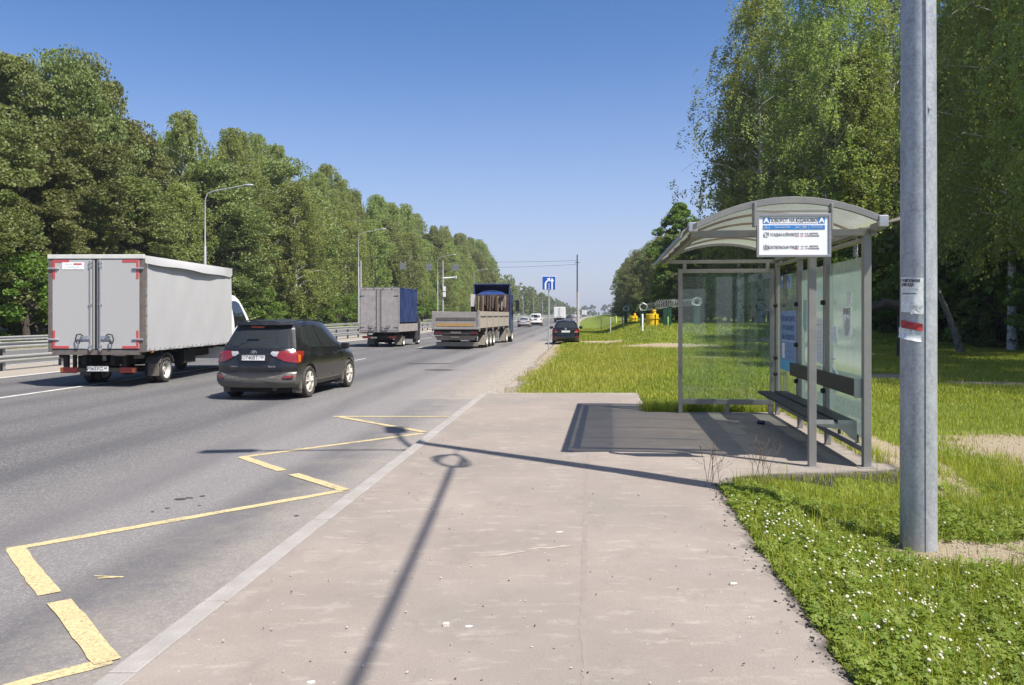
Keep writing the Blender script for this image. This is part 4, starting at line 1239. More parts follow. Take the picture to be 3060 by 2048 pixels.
for s in (-1, 1):
    q = lambda P: [(s * a, b) for a, b in P]
    patch(lo, 'B', q([(0.60, 0.66), (0.98, 0.62), (1.0, 0.86), (0.74, 0.90)]), 'tail_light', red_lens, sal, 0.012, 0.02, 5)
    patch(lo, 'B', q([(0.63, 0.68), (0.86, 0.67), (0.86, 0.73), (0.66, 0.73)]), 'tail_light_inner', clear_lens, sal, 0.016, 0.02, 4)
    patch(lo, 'B', q([(0.66, 0.30), (0.90, 0.30), (0.90, 0.40), (0.70, 0.37)]), 'fog_reflector', red_lens, sal, 0.008, 0.02, 4)
MB().cbox((0, 0.055, 0.80), (0.52, 0.02, 0.12)).build('number_plate', plate_m, sal, bevel=0.003)
MB().lathe([(0, -0.008), (0.06, -0.006), (0.065, 0.0)], (0, 0.04, 0.955), 'Y', 20).build('emblem', chrome_m, sal)
patch(lo, 'B', [(-0.75, 0.03), (0.75, 0.03), (0.70, 0.16), (-0.70, 0.16)], 'bumper_insert', trim_m, sal, 0.006, 0.02, 5)
for s in (-1, 1): MB().cbox((s * 0.94, 2.62, 1.02), (0.22, 0.10, 0.15)).build('mirror_shell', blk2, sal, bevel=0.03)

# silver saloon and white 4x4 ahead in the lane
silv = paint_m('silver_paint', (0.42, 0.42, 0.46), amt=0.1, metal=0.3, rough=0.3)
s2, lo, gr = car('saloon_car', saloonP(silv, 4.6, 1.82, 1.46), (1.64, 118, rz_(118)), 0.092, 'silver saloon driving in the right lane just behind the white off-roader', 'car')
for s in (-1, 1):
    patch(lo, 'B', [(s * a, b) for a, b in [(0.5, 0.74), (0.98, 0.68), (1.0, 0.84), (0.7, 0.86)]], 'tail_light', red_lens, s2, 0.012, 0.02, 4)
MB().cbox((0, 0.03, 0.80), (0.7, 0.02, 0.12)).build('number_plate', plate_m, s2)
patch(lo, 'B', [(-0.9, 0.03), (0.9, 0.03), (0.85, 0.22), (-0.85, 0.22)], 'bumper_insert', trim_m, s2, 0.008, 0.02, 5)
wp = paint_m('white_paint', (0.68, 0.68, 0.68), amt=0.05, rough=0.3)
p4 = dict(suvP); p4.update(L=4.8, W=1.95, z0=0.38, belt=1.22, mat=wp, wr=0.40, axles=(1.0, 3.8), mirror=wp,
    top=[(0, 1.2), (0.12, 1.24), (1.0, 1.24), (3.4, 1.2), (4.2, 1.1), (4.6, 0.95)], glass=dglass)
p4['gh'] = dict(suvP['gh']); p4['gh'].update(rb=0.12, rt=0.34, ry=[0.2, 0.7, 1.4, 2.2, 2.9, 3.5], rz=[1.84, 1.88, 1.9, 1.9, 1.86, 1.75], wt=0.80)
s4, lo, gr = car('off_roader', p4, (3.70, 129, rz_(129)), 0.092, 'white off-roader driving ahead of the silver saloon', 'car')
for s in (-1, 1):
    patch(lo, 'B', [(s * a, b) for a, b in [(0.80, 0.62), (0.99, 0.62), (0.99, 0.95), (0.82, 0.95)]], 'tail_light', red_lens, s4, 0.012, 0.02, 4)
MB().cbox((0, 0.06, 1.08), (0.5, 0.02, 0.12)).build('number_plate', dark_m, s4)
patch(lo, 'B', [(-0.95, 0.02), (0.95, 0.02), (0.95, 0.12), (-0.95, 0.12)], 'bumper_insert', trim_m, s4, 0.008, 0.02, 5)
drk = paint_m('dark_blue_paint', (0.03, 0.035, 0.06), amt=0.1)
x, y = rpt(-2.2, 205)
s5, lo, gr = car('saloon_car', saloonP(drk), (x, y, rz_(205)), 0.096, 'small dark saloon far off beside the white box lorry', 'car')
x, y = rpt(-2.6, 620)
s6, lo, gr = car('saloon_car', saloonP(drk), (x, y, rz_(620)), 0.13, 'tiny dark car at the far end of the road near the horizon', 'car')

# ------------------------------------------------------------------ lorries
def van_cab(par, mat, y0, length, half, roofz, bonnet=1.25, name='cab', win=True):
    """light-lorry cab with sloping bonnet, in front of y0"""
    side = [(0, 0.45), (0, roofz - 0.05), (0.15, roofz), (length * 0.30, roofz - 0.02), (length * 0.42, roofz - 0.14), (length * 0.72, bonnet + 0.22), (length * 0.95, bonnet - 0.05), (length, bonnet - 0.3), (length, 0.45)]
    zs = lambda y: np.interp(y, [p[0] for p in side[2:-1]], [p[1] for p in side[2:-1]])
    def fn(sx, sy, v):
        y = (sy + 1) / 2 * length
        zt = roofz - 0.05 if sy <= -0.999 else float(zs(y))
        z = 0.42 + v * (zt - 0.42) + (0.05 * (1 - sx * sx) if v > 0.999 else 0)
        w = half * (1 - 0.20 * max(0, (z - bonnet) / (roofz - bonnet)) ** 1.6) * (1 - 0.18 * max(0, sy) ** 6)
        return (sx * w, y0 + y - 0.15 * abs(sx) ** 4 * max(0, sy), z)
    o = shell(fn, 10, 26, 12).build(name, mat, par, smooth=R(38))
    for f in 'RL':
        def at(y, z):
            s = y / length * 2 - 1
            zt = float(zs(y)) if y > 0.01 else roofz - 0.05
            return (s, min(0.97, (z - 0.42) / (zt - 0.42)))
        a = bonnet
        patch(fn, f, [at(length * .10, a + 0.08), at(length * .64, a + 0.08), at(length * .40, roofz - 0.28), at(length * .12, roofz - 0.22)], 'side_window', dglass, par, 0.006, 0.01)
    return fn

def rear_doors(par, w, z0, z1, mat, y=-0.02, rod=None, rods=True, handles=True, gap=0.02):
    hw = w / 2
    for s in (-1, 1):
        x0, x1 = (gap / 2, hw) if s > 0 else (-hw, -gap / 2)
        MB().box(x0, x1, y, y + 0.03, z0, z1).build('rear_door', mat, par, bevel=0.006)

tent_m = M('grey_tarpaulin', (0.47, 0.47, 0.475), 0.55, var=0.03, scale=1.2, bump=0.12, bscale=1.4, dirt=(0.40, 0.38, 0.34), dirt_amt=0.25)
door_m = M('grey_door_panel', (0.43, 0.42, 0.405), 0.45, var=0.03, scale=2, dirt=(0.36, 0.35, 0.34), dirt_amt=0.25)
post_m = M('rusty_grey_steel', (0.16, 0.15, 0.14), 0.6, 0.3, var=0.2, scale=9, dirt=(0.20, 0.11, 0.06), dirt_amt=0.6)
refl = M('red_reflective_tape', (0.50, 0.07, 0.07), 0.4, var=0.1, scale=20)
T1 = empty('box_lorry', (-10.62, 20.95, ROAD_Z), -0.032)
tag(T1, 'white cab lorry with a plain grey tarpaulin box and two grey rear doors', 'lorry')
W2, B0, B1, LL = 1.24, 0.95, 3.40, 6.0
# rear frame and doors
e = MB()
e.box(-W2, -W2 + 0.10, -0.03, 0.10, B0 - 0.05, B1).box(W2 - 0.10, W2, -0.03, 0.10, B0 - 0.05, B1).box(-W2 + .1, W2 - .1, -0.02, 0.10, B0 - 0.12, B0 + 0.02)
e.build('rear_frame', post_m, T1, bevel=0.008)
for s in (-1, 1):
    x0, x1 = sorted((s * 0.035, s * (W2 - 0.115)))
    d = MB().box(x0, x1, -0.035, -0.0, B0 + 0.04, B1 - 0.11).build('rear_door', door_m, T1, bevel=0.006)
    # locking rods
    e = MB().tube([(s * 0.13, -0.06, B0 - 0.03), (s * 0.13, -0.06, B1 - 0.10)], 0.014, 8)
    for z in (B0 + 0.03, B0 + 0.12, B0 + 1.2, B1 - 0.28, B1 - 0.18): e.cbox((s * 0.13, -0.05, z), (0.075, 0.04, 0.05))
    e.build('locking_rod', steel_lt, d, bevel=0.003)
    e = MB().box(*sorted((s * 0.06, s * 0.075)), -0.045, -0.036, B0 + 0.04, B1 - 0.11)
    e.build('door_seal', trim_m, d)
    e = MB().box(*sorted((s * 0.14, s * 0.38)), -0.07, -0.045, B0 + 0.30, B0 + 0.40)
    e.build('latch', steel_lt, d, bevel=0.008)
    e = MB().tube([(s * 0.30, -0.10, B0 + 0.40), (s * 0.36, -0.10, B0 + 0.44), (s * 0.46, -0.10, B0 + 0.42), (s * 0.49, -0.09, B0 + 0.30), (s * 0.46, -0.09, B0 + 0.18), (s * 0.40, -0.09, B0 + 0.17), (s * 0.39, -0.09, B0 + 0.28)], 0.016, 8)
    e.build('door_handle', trim_m, d, smooth=True)
    for z in (B0 + 0.30, B1 - 0.34):
        MB().tube([(s * (W2 + 0.0), -0.05, z), (s * (W2 - 0.26), -0.05, z), (s * (W2 - 0.30), -0.045, z)], [0.026, 0.026, 0.008], 8).build('hinge', steel_lt, d, smooth=True)
    xa, xb = s * (W2 - 0.125), s * (W2 - 0.185)
    e = MB()
    X0, X1 = sorted((xa, xb))
    e.box(X0, X1, -0.042, -0.0355, B1 - 0.60, B1 - 0.12).box(*sorted((xb, s * (W2 - 0.55))), -0.042, -0.0355, B1 - 0.18, B1 - 0.12)
    e.box(X0, X1, -0.042, -0.0355, B0 + 0.05, B0 + 0.53).box(*sorted((xb, s * (W2 - 0.55))), -0.042, -0.0355, B0 + 0.05, B0 + 0.11)
    e.build('reflective_tape', refl, d)
MB().box(-0.035, 0.035, -0.02, 0.0, B0, B1 - 0.1).build('door_gap', trim_m, T1)
st = MB().box(-0.87, -0.30, -0.042, -0.0355, B1 - 0.36, B1 - 0.18).build('sticker', paper, T1)
text('— ——', 0.055, M('sticker_blue', (0.05, 0.12, 0.4), 0.5), st, (-0.70, -0.0435, B1 - 0.225), 1.0)
text('—— ——— — ———', 0.035, M('sticker_blue', (0.05, 0.12, 0.4)), st, (-0.585, -0.0435, B1 - 0.30), 1.0)
MB().box(-0.57, -0.36, -0.044, -0.0425, B1 - 0.245, B1 - 0.205).build('sticker_band', refl, st)
# top flap over doors and the tarpaulin body
flap_m = M('pale_flap', (0.60, 0.60, 0.55), 0.6, var=0.08, scale=3)
MB().box(-W2 - 0.01, W2 + 0.01, -0.05, 0.05, B1 - 0.09, B1 + 0.02).build('top_flap', flap_m, T1, bevel=0.012)
V = []; F = []
ny, nz = 60, 16
def tent(side):
    V = []; F = []
    for t in (0, 0.02):
        for k in range(nz + 1):
            for j in range(ny + 1):
                y = 0.10 + (LL - 0.10) * j / ny; z = B0 - 0.02 + (B1 - 0.10 - B0) * k / nz
                bow = 0.009 * math.sin(2.1 * y + 1.3 * z) + 0.003 * math.sin(5 * y - 4 * z) + 0.03 * math.sin(PI * k / nz)
                sag = 0.02 * math.sin(y * 5)
                V.append((side * (W2 - 0.025 + bow * 0.6 - t), y, z + (sag * 0.4 if k == 0 else 0)))
    n = (ny + 1) * (nz + 1)
    for k in range(nz):
        for j in range(ny):
            q = k * (ny + 1) + j
            F.append((q, q + 1, q + ny + 2, q + ny + 1)); F.append((n + q, n + q + ny + 1, n + q + ny + 2, n + q + 1))
    return MB().add(V, F)
for s in (-1, 1): tent(s).build('tarpaulin_side', tent_m, T1, smooth=True)
# roof with a loose valance hanging over the side
MB().box(-W2, W2, 0.05, LL, B1 - 0.10, B1).build('tarpaulin_roof', tent_m, T1, bevel=0.02)
V = []; F = []
n = 40
for s in (-1, 1):
    b = len(V)
    for j in range(n + 1):
        t = j / n; y = 0.04 + (LL - 0.02) * t
        drop = 0.20 + 0.10 * t + 0.015 * math.sin(13 * t) + (0.0 if t < 0.98 else -0.1)
        out = 0.02 + 0.085 * math.sin(PI * min(1, t * 1.1)) ** 0.6 + 0.006 * math.sin(30 * t)
        for (dx, dz) in ((0.012, 0.0), (out * 0.7, -drop * 0.45), (out, -drop), (out - 0.012, -drop + 0.005), (out * 0.5, -drop * 0.4), (0.0, -0.02)):
            V.append((s * (W2 + dx - 0.01), y, B1 + dz))
    for j in range(n):
        for q in range(6):
            r = (q + 1) % 6
            F.append((b + 6 * j + q, b + 6 * j + r, b + 6 * j + 6 + r, b + 6 * j + 6 + q))
MB().add(V, F).build('tarpaulin_valance', tent_m, T1, smooth=R(50))
e = MB()
for s in (-1, 1):
    e.tube([(s * (W2 + 0.012), 0.13, B0 + 0.0), (s * (W2 + 0.012), 0.13, B1 - 0.15)], 0.012, 6)
    e.tube([(s * (W2 - 0.01), 0.12, B0 - 0.03)] + [(s * (W2 + 0.004), 0.12 + (LL - 0.1) * k / 24, B0 - 0.035 + 0.012 * (k % 2)) for k in range(25)], 0.008, 5)
e.build('edge_cord', M('cord', (0.25, 0.25, 0.24), 0.7), T1)
e = MB()
for k in range(9): e.cbox((W2 + 0.012, 0.13, B0 + 0.15 + k * 0.26), (0.02, 0.05, 0.02))
for k in range(20): e.cbox((W2 + 0.006, 0.3 + k * 0.29, B0 + 0.02), (0.02, 0.02, 0.05))
e.build('eyelet', steel_lt, T1)
# chassis, bumper bar, lamps
e = MB()
e.box(-0.42, -0.32, 0.1, 8.0, 0.55, 0.82).box(0.32, 0.42, 0.1, 8.0, 0.55, 0.82)
for k in range(7): e.box(-1.1, 1.1, 0.3 + k * 0.9, 0.38 + k * 0.9, B0 - 0.13, B0 - 0.03)
e.box(-0.62, -0.25, 0.25, 0.9, 0.45, 0.80).box(-0.8, -0.3, 3.0, 4.2, 0.4, 0.85).box(0.45, 1.0, 2.9, 3.7, 0.45, 0.85)
e.lathe([(0, -0.85), (0.09, -0.85), (0.09, 0.85), (0, 0.85)], (0, 1.62, 0.38), 'X', 12).lathe([(0, -.16), (.17, -.12), (.17, .12), (0, .16)], (0, 1.62, 0.38), 'X', 14)
e.build('chassis', chassis_m, T1)
e = MB().box(-0.96, 0.96, 0.12, 0.22, 0.38, 0.50)
for s in (-1, 1): e.box(*sorted((s * 0.70, s * 0.62)), 0.14, 0.22, 0.50, 0.95)
e.box(-0.92, -0.80, 0.10, 0.2, 0.50, 0.86)
e.build('underrun_bar', chassis_m, T1, bevel=0.008)
for s in (-1, 1):
    MB().box(*sorted((s * 0.56, s * 0.98)), 0.06, 0.12, 0.36, 0.50).build('tail_light', M('dull_red_lens', (0.10, 0.014, 0.012), 0.3, var=0.4, scale=14), T1, bevel=0.01)
    MB().box(*sorted((s * 0.90, s * 0.97)), 0.05, 0.0599, 0.38, 0.48).build('turn_signal', M('dull_amber_lens', (0.25, 0.07, 0.02), 0.3), T1)
plate(T1, -0.02, 0.10, 0.47, 'Р065ХС', '40', w=0.56, h=0.13)
MB().box(0.32, 0.70, 0.1, 0.14, 0.80, 0.86).build('lamp_strip', clear_lens, T1)
MB().box(0.82, 1.0, 0.3, 0.5, 0.72, 0.85).box(0.10, 0.2, 0.1, 0.14, 0.68, 0.82).build('bracket', post_m, T1)
MB().box(W2 - 0.09, W2 - 0.02, 0.5, 0.56, 0.86, 0.91).build('side_marker', amber_lens, T1)
MB().lathe([(0, -.05), (.09, -.05), (.09, .05), (0, .05)], (-1.0, 0.2, 0.83), 'X', 12).build('cable_reel', trim_m, T1)
for s in (-1, 1):
    wheel(T1, s * 0.98, 1.62, 0.36, 0.20, s, 'steel'); wheel(T1, s * 0.72, 1.62, 0.36, 0.20, -s, 'steel')
    wheel(T1, s * 0.90, 7.0, 0.36, 0.20, s, 'steel')
    e = MB(); V = []; F = []
    m = 14
    for k in range(m + 1):
        a = R(20 + 140 * k / m)
        for rr in (0.42, 0.44):
            for dx in (0.68, 1.10): V.append((s * dx, 1.62 - math.cos(a) * rr, 0.42 + math.sin(a) * rr * 0.9))
    for k in range(m):
        for (p, q) in ((0, 1), (1, 3), (3, 2), (2, 0)): F.append((4 * k + p, 4 * k + q, 4 * k + 4 + q, 4 * k + 4 + p))
    MB().add(V, F).build('mudguard', M('grey_mudguard', (0.10, 0.10, 0.10), 0.6, dirt=(0.25, 0.22, 0.18), dirt_amt=0.4), T1, smooth=True)
    MB().cbox((s * 0.93, 1.16, 0.38), (0.30, 0.02, 0.34)).build('mudflap', mud_m, T1, bevel=0.005)
van_cab(T1, M('clean_white_paint', (0.78, 0.78, 0.77), 0.35, var=0.03, coat=0.3), LL + 0.12, 2.6, 1.19, 2.56, 1.35)
e = MB().cbox((0, LL + 0.45, 2.58), (1.2, 0.4, 0.12)); e.build('roof_fairing', wp, T1, bevel=0.04)

# smaller lorry: grey doors, blue tarpaulin
T2 = empty('box_lorry', (-7.50, 46.3, ROAD_Z), -0.145)
tag(T2, 'small lorry with scuffed grey rear doors and a dark blue tarpaulin side', 'lorry')
W2, B0, B1, LL = 1.17, 0.98, 3.42, 4.0
dirty = M('scuffed_grey_panel', (0.36, 0.33, 0.32), 0.6, var=0.08, scale=3, dirt=(0.22, 0.19, 0.17), dirt_amt=0.55)
bl_t = M('blue_tarpaulin', (0.03, 0.05, 0.15), 0.33, var=0.35, scale=1.5, bump=0.5, bscale=2.5)
e = MB().box(-W2, -W2 + 0.06, -0.02, 0.06, B0 - .03, B1).box(W2 - 0.06, W2, -0.02, 0.06, B0 - .03, B1).box(-W2 + .06, W2 - .06, -0.02, 0.06, B1 - 0.12, B1).box(-W2 + .06, W2 - .06, -0.02, 0.06, B0 - .06, B0)
e.build('rear_frame', dirty, T2, bevel=0.006)
e = MB().box(-W2 - 0.004, W2 + 0.004, -0.03, 0.05, B0 - 0.11, B0 - 0.062); e.build('floor_edge', chassis_m, T2)
for s in (-1, 1):
    x0, x1 = sorted((s * 0.012, s * (W2 - 0.08)))
    d = MB().box(x0, x1, -0.03, 0.0, B0 + 0.02, B1 - 0.14).build('rear_door', dirty, T2, bevel=0.006)
    e = MB().tube([(s * 0.13, -0.05, B0 - 0.08), (s * 0.13, -0.05, B1 - 0.04)], 0.018, 6); e.build('locking_rod', post_m, d)
    for z in (B0 + 0.22, B1 - 0.45):
        MB().prism([(s * (W2 - 0.06), z - 0.03), (s * (W2 - 0.06), z + 0.03), (s * (W2 - 0.34), z)], -0.05, -0.031, 'XZ').build('hinge', post_m, d)
    e = MB().tube([(s * 0.13, -0.07, B0 + 0.22), (s * 0.30, -0.09, B0 + 0.15), (s * 0.55, -0.08, B0 + 0.16), (s * 0.52, -0.07, B0 + 0.27), (s * 0.38, -0.07, B0 + 0.22)], 0.016, 6)
    e.tube([(s * 0.50, -0.05, B0 + 0.18), (s * 0.62, -0.05, B0 + 0.20), (s * 0.62, -0.05, B0 + 0.34)], 0.012, 6)
    e.build('door_handle', trim_m, d)
e = MB()
for k in range(4): e.box(-0.85 + k * 0.52, -0.77 + k * 0.52, -0.032, -0.021, B1 - 0.07, B1 - 0.03)
e.build('marker_lamp', red_lens, T2)
# tarpaulin body over dropsides
V = []; F = []
ny, nz = 40, 20
for s in (-1, 1):
    for t in (0, 0.02):
        b = len(V)
        for k in range(nz + 1):
            for j in range(ny + 1):
                y = 0.06 + (LL - .06) * j / ny; z = B0 + 0.48 + (B1 - B0 - 0.48) * k / nz
                bow = 0.03 * math.sin(4 * y + 2.5 * z) + 0.02 * math.sin(11 * y - 3 * z)
                V.append((s * (W2 - 0.04 + bow * 0.5 - t), y, z))
        for k in range(nz):
            for j in range(ny):
                q = b + k * (ny + 1) + j
                F.append((q, q + 1, q + ny + 2, q + ny + 1))
MB().add(V, F).build('tarpaulin_side', bl_t, T2, smooth=True)
MB().box(-W2 + 0.03, W2 - 0.03, 0.06, LL, B1 - 0.04, B1 + 0.015).box(-W2 + .04, W2 - .04, LL, LL + .04, B0, B1).build('tarpaulin_roof', bl_t, T2, bevel=0.02)
for s in (-1, 1):
    MB().box(*sorted((s * (W2 - 0.04), s * W2)), 0.06, LL, B0 - 0.05, B0 + 0.40).build('dropside', dirty, T2, bevel=0.01)
MB().tube([(W2 - 0.01, 0.1 + (LL - .2) * k / 16, B0 + 0.49 + 0.025 * math.sin(k * 1.9)) for k in range(17)], 0.012, 5).build('edge_cord', trim_m, T2)
e = MB().box(-0.42, -0.32, 0.1, 5.2, 0.55, 0.85).box(0.32, 0.42, 0.1, 5.2, 0.55, 0.85).box(-1.1, 1.1, 0.1, LL, 0.86, 0.92).box(-.3, .3, .4, 1, .45, .8)
e.lathe([(0, -0.8), (0.08, -0.8), (0.08, 0.8), (0, 0.8)], (0, 1.5, 0.36), 'X', 12).lathe([(0, -.16), (.17, -.12), (.17, .12), (0, .16)], (0, 1.5, 0.36), 'X', 14)
e.box(-0.95, 0.95, 0.08, 0.16, 0.58, 0.68)
e.build('chassis', chassis_m, T2)
for s in (-1, 1):
    MB().box(*sorted((s * 0.52, s * 1.0)), 0.03, 0.08, 0.56, 0.70).build('tail_light', M('dull_red_lens', (0.2, 0.02, 0.02)), T2, bevel=0.01)
    wheel(T2, s * 0.92, 1.5, 0.35, 0.2, s, 'steel'); wheel(T2, s * 0.68, 1.5, 0.35, 0.2, -s, 'steel'); wheel(T2, s * 0.88, 5.0, 0.35, 0.2, s, 'steel')
    MB().prism([(0.95, 0.12), (0.97, 0.12), (1.2, 0.75), (1.16, 0.75)], *sorted((s * 0.58, s * 1.03)), 'YZ').build('mudflap', mud_m, T2)
    MB().cbox((s * 0.86, 4.55, 0.28), (0.3, 0.02, 0.3)).build('mudflap', mud_m, T2)
MB().box(-0.62, -0.15, 0.05, 0.079, 0.56, 0.66).build('number_plate', M('dirty_plate', (0.25, 0.23, 0.2), 0.7, dirt=(0.12, 0.1, 0.08), dirt_amt=0.5), T2)
van_cab(T2, M('dull_navy_paint', (0.035, 0.035, 0.055), 0.4, var=0.1, dirt=(0.18, 0.15, 0.12), dirt_amt=0.4), LL + 0.06, 1.6, 1.0, 2.35, 1.3)
MB().cbox((1.16, LL + 1.0, 1.65), (0.16, 0.08, 0.28)).build('wing_mirror', trim_m, T2, bevel=0.03)

# articulated dropside lorry
T3 = empty('flatbed_lorry', (-2.98, 43.4, ROAD_Z), -0.128)
tag(T3, 'long dusty dropside trailer pulled by a blue tractor with tarps bundled at the front', 'lorry')
W2, B0, B1, LL = 1.28, 1.14, 2.08, 11.6
side_m = M('dusty_dropside', (0.36, 0.33, 0.285), 0.75, var=0.08, scale=2.5, dirt=(0.24, 0.20, 0.15), dirt_amt=0.6)
tail_m = M('grey_tailboard', (0.30, 0.28, 0.265), 0.7, var=0.1, scale=3, dirt=(0.20, 0.17, 0.14), dirt_amt=0.5)
e = MB().box(-W2 + 0.07, W2 - 0.13, 0.0, 0.05, B0 + 0.10, B1 - 0.03)
tb = e.build('tailboard', tail_m, T3, bevel=0.01)
e = MB().box(-W2 + 0.2, W2 - 0.2, -0.015, -0.001, B1 - 0.36, B1 - 0.33).box(-W2 + 0.2, W2 - 0.2, -0.03, -0.001, B0 + 0.50, B0 + 0.53)
for x in (-0.95, 0.05, 0.75): e.box(x, x + 0.03, -0.02, -0.0005, B0 + 0.46, B1 - 0.37)
e.build('board_rib', post_m, tb)
MB().box(-W2 + 0.25, W2 - 0.3, -0.012, -0.001, B0 + 0.15, B0 + 0.30).build('yellow_stripe', M('worn_yellow', (0.45, 0.25, 0.05), 0.7, var=0.3, scale=8, dirt=(0.28, 0.22, 0.16), dirt_amt=0.8), tb)
e = MB().box(-W2, -W2 + 0.06, -0.03, 0.06, B0, B1).box(W2 - 0.12, W2, -0.03, 0.06, B0, B1 + 0.04).box(-W2, W2, -0.04, 0.1, B0 - 0.02, B0 + 0.09)
e.build('rear_frame', post_m if False else tail_m, T3, bevel=0.01)
for s in (-1, 1):
    ds = MB()
    for k in range(5):
        y0 = 0.10 + k * LL / 5; y1 = y0 + LL / 5 - 0.06
        x0, x1 = sorted((s * (W2 - 0.04), s * W2))
        ds.box(x0, x1, y0, y1, B0 + 0.04, B1)
    dd = ds.build('dropside', side_m, T3, bevel=0.008)
    e = MB()
    for k in range(6):
        y0 = 0.08 + k * LL / 5 - 0.03
        e.box(*sorted((s * (W2 - 0.05), s * (W2 + 0.02))), y0, y0 + 0.07, B0 - 0.12, B1 + 0.02)
    x0, x1 = sorted((s * (W2 + 0.002), s * (W2 + 0.014)))
    for k in range(5):
        y0 = 0.2 + k * LL / 5
        e.box(x0, x1, y0 + 0.1, y0 + 2.0, B1 - 0.26, B1 - 0.20)
    e.build('dropside_post', tail_m, dd)
    e = MB()
    for k in range(5):
        y0 = 0.2 + k * LL / 5
        e.box(x0, x1, y0 + 0.1, y0 + 2.0, B1 - 0.31, B1 - 0.262)
    e.build('dropside_groove', chassis_m, dd)
MB().box(-W2 + 0.04, W2 - 0.04, 0.05, LL, B0 - 0.05, B0 + 0.03).build('deck', chassis_m, T3)
# headboard with hanging tarps
hb = M('rusty_brown_headboard', (0.075, 0.042, 0.033), 0.8, var=0.3, scale=4)
H1 = 3.25
MB().box(-W2, W2, LL + 0.02, LL + 0.08, B0, H1).build('headboard', hb, T3, bevel=0.01)
MB().box(-W2 - 0.0, -W2 + 0.30, LL - 0.1, LL + 0.01, 2.45, H1 + 0.02).build('white_panel', M('scuffed_white', (0.6, 0.58, 0.54), 0.6, var=0.15), T3, bevel=0.01)
def cloth(x0, x1, z0, z1, y, sag, mat, name, folds=6):
    V = []; F = []
    nx, nz = 24, 14
    for t in (0, 0.015):
        for k in range(nz + 1):
            for i in range(nx + 1):
                u = i / nx; q = k / nz
                zz = z1 - (z1 - z0) * q * (1 - sag * (2 * u - 1) ** 2)
                V.append((x0 + (x1 - x0) * u, y - 0.05 * math.sin(folds * PI * u) * (0.3 + q) - 0.10 * math.sin(PI * u) + t, zz))
    n = (nx + 1) * (nz + 1)
    for b in (0, n):
        for k in range(nz):
            for i in range(nx):
                q = b + k * (nx + 1) + i
                F.append((q, q + 1, q + nx + 2, q + nx + 1))
    return MB().add(V, F).build(name, mat, T3, smooth=True)
cm = [M('brown_tarp', (0.10, 0.07, 0.055), 0.9, var=0.3), M('khaki_tarp', (0.17, 0.15, 0.09), 0.9, var=0.3), M('tan_tarp', (0.20, 0.135, 0.085), 0.9, var=0.2), M('pale_sack', (0.26, 0.22, 0.18), 0.9, var=0.3)]
cloth(-0.95, -0.55, 2.1, 3.15, LL - 0.12, 0.2, cm[1], 'hung_tarp', 5)
cloth(-0.58, -0.34, 2.1, 3.2, LL - 0.18, 0.1, cm[2], 'hung_tarp', 4)
cloth(-0.35, 0.45, 2.15, 3.2, LL - 0.10, 0.55, cm[0], 'hung_tarp', 9)
cloth(0.42, 0.68, 2.1, 3.15, LL - 0.16, 0.2, cm[2], 'hung_tarp', 4)
cloth(0.66, 1.0, 2.2, 3.0, LL - 0.12, 0.5, cm[3], 'hung_tarp', 5)
cloth(0.98, 1.12, 2.3, 3.2, LL - 0.10, 0.2, cm[3], 'hung_tarp', 3)
MB().cbox((0.82, LL - 0.2, 3.02), (0.28, 0.2, 0.22)).build('black_box', trim_m, T3, bevel=0.02)
# underside
e = MB().box(-0.5, -0.36, 0.3, 12.5, 0.75, 1.08).box(0.36, 0.5, 0.3, 12.5, 0.75, 1.08)
for k in range(9): e.box(-1.2, 1.2, 0.4 + k * 1.3, 0.5 + k * 1.3, 0.98, 1.085)
e.box(-1.2, 1.2, 0.1, 0.16, 0.82, 1.10)
e.build('chassis', chassis_m, T3)
e = MB().box(-1.18, 1.18, 0.02, 0.09, 0.84, 1.04); e.build('lamp_board', M('dark_lamp_board', (0.03, 0.026, 0.024), 0.7, dirt=(0.09, 0.075, 0.06), dirt_amt=0.5), T3, bevel=0.01)
e = MB().prism([(-1.15, 0.78), (1.2, 0.80), (1.0, 0.55), (-1.0, 0.55)], 0.03, 0.10, 'XZ'); e.build('underrun_panel', M('dusty_panel', (0.05, 0.045, 0.04), 0.8, dirt=(0.10, 0.085, 0.07), dirt_amt=0.5), T3)
e = MB().box(-1.12, 1.15, 0.30, 0.34, 0.16, 0.42); e.build('mudflap', M('wide_mudflap', (0.20, 0.18, 0.145), 0.85, var=0.15, dirt=(0.26, 0.23, 0.19), dirt_amt=0.5), T3, bevel=0.01)
for s in (-1, 1): MB().box(*sorted((s * 0.80, s * 1.14)), 0.0, 0.0199, 0.87, 1.0).build('tail_light', M('dull_red_lens', (0.2, 0.02, 0.02)), T3)
plate(T3, 0.0, 0.01, 0.95, '— ———', '—', w=0.56, h=0.12, mat=M('dirty_plate2', (0.16, 0.145, 0.13), 0.8))
plate(T3, -0.05, 0.018, 0.70, '— ——', '—', w=0.46, h=0.10, mat=M('dirty_plate2', (0.16, 0.145, 0.13), 0.8))
MB().tube([(-1.1, 0.05, 0.70), (-1.35, 0.0, 0.80), (-1.55, -0.02, 0.86)], 0.02, 6).build('antenna', trim_m, T3)
for y in (2.9, 4.2, 5.5):
    for s in (-1, 1): wheel(T3, s * 1.05, y, 0.50, 0.36, s, 'steel')
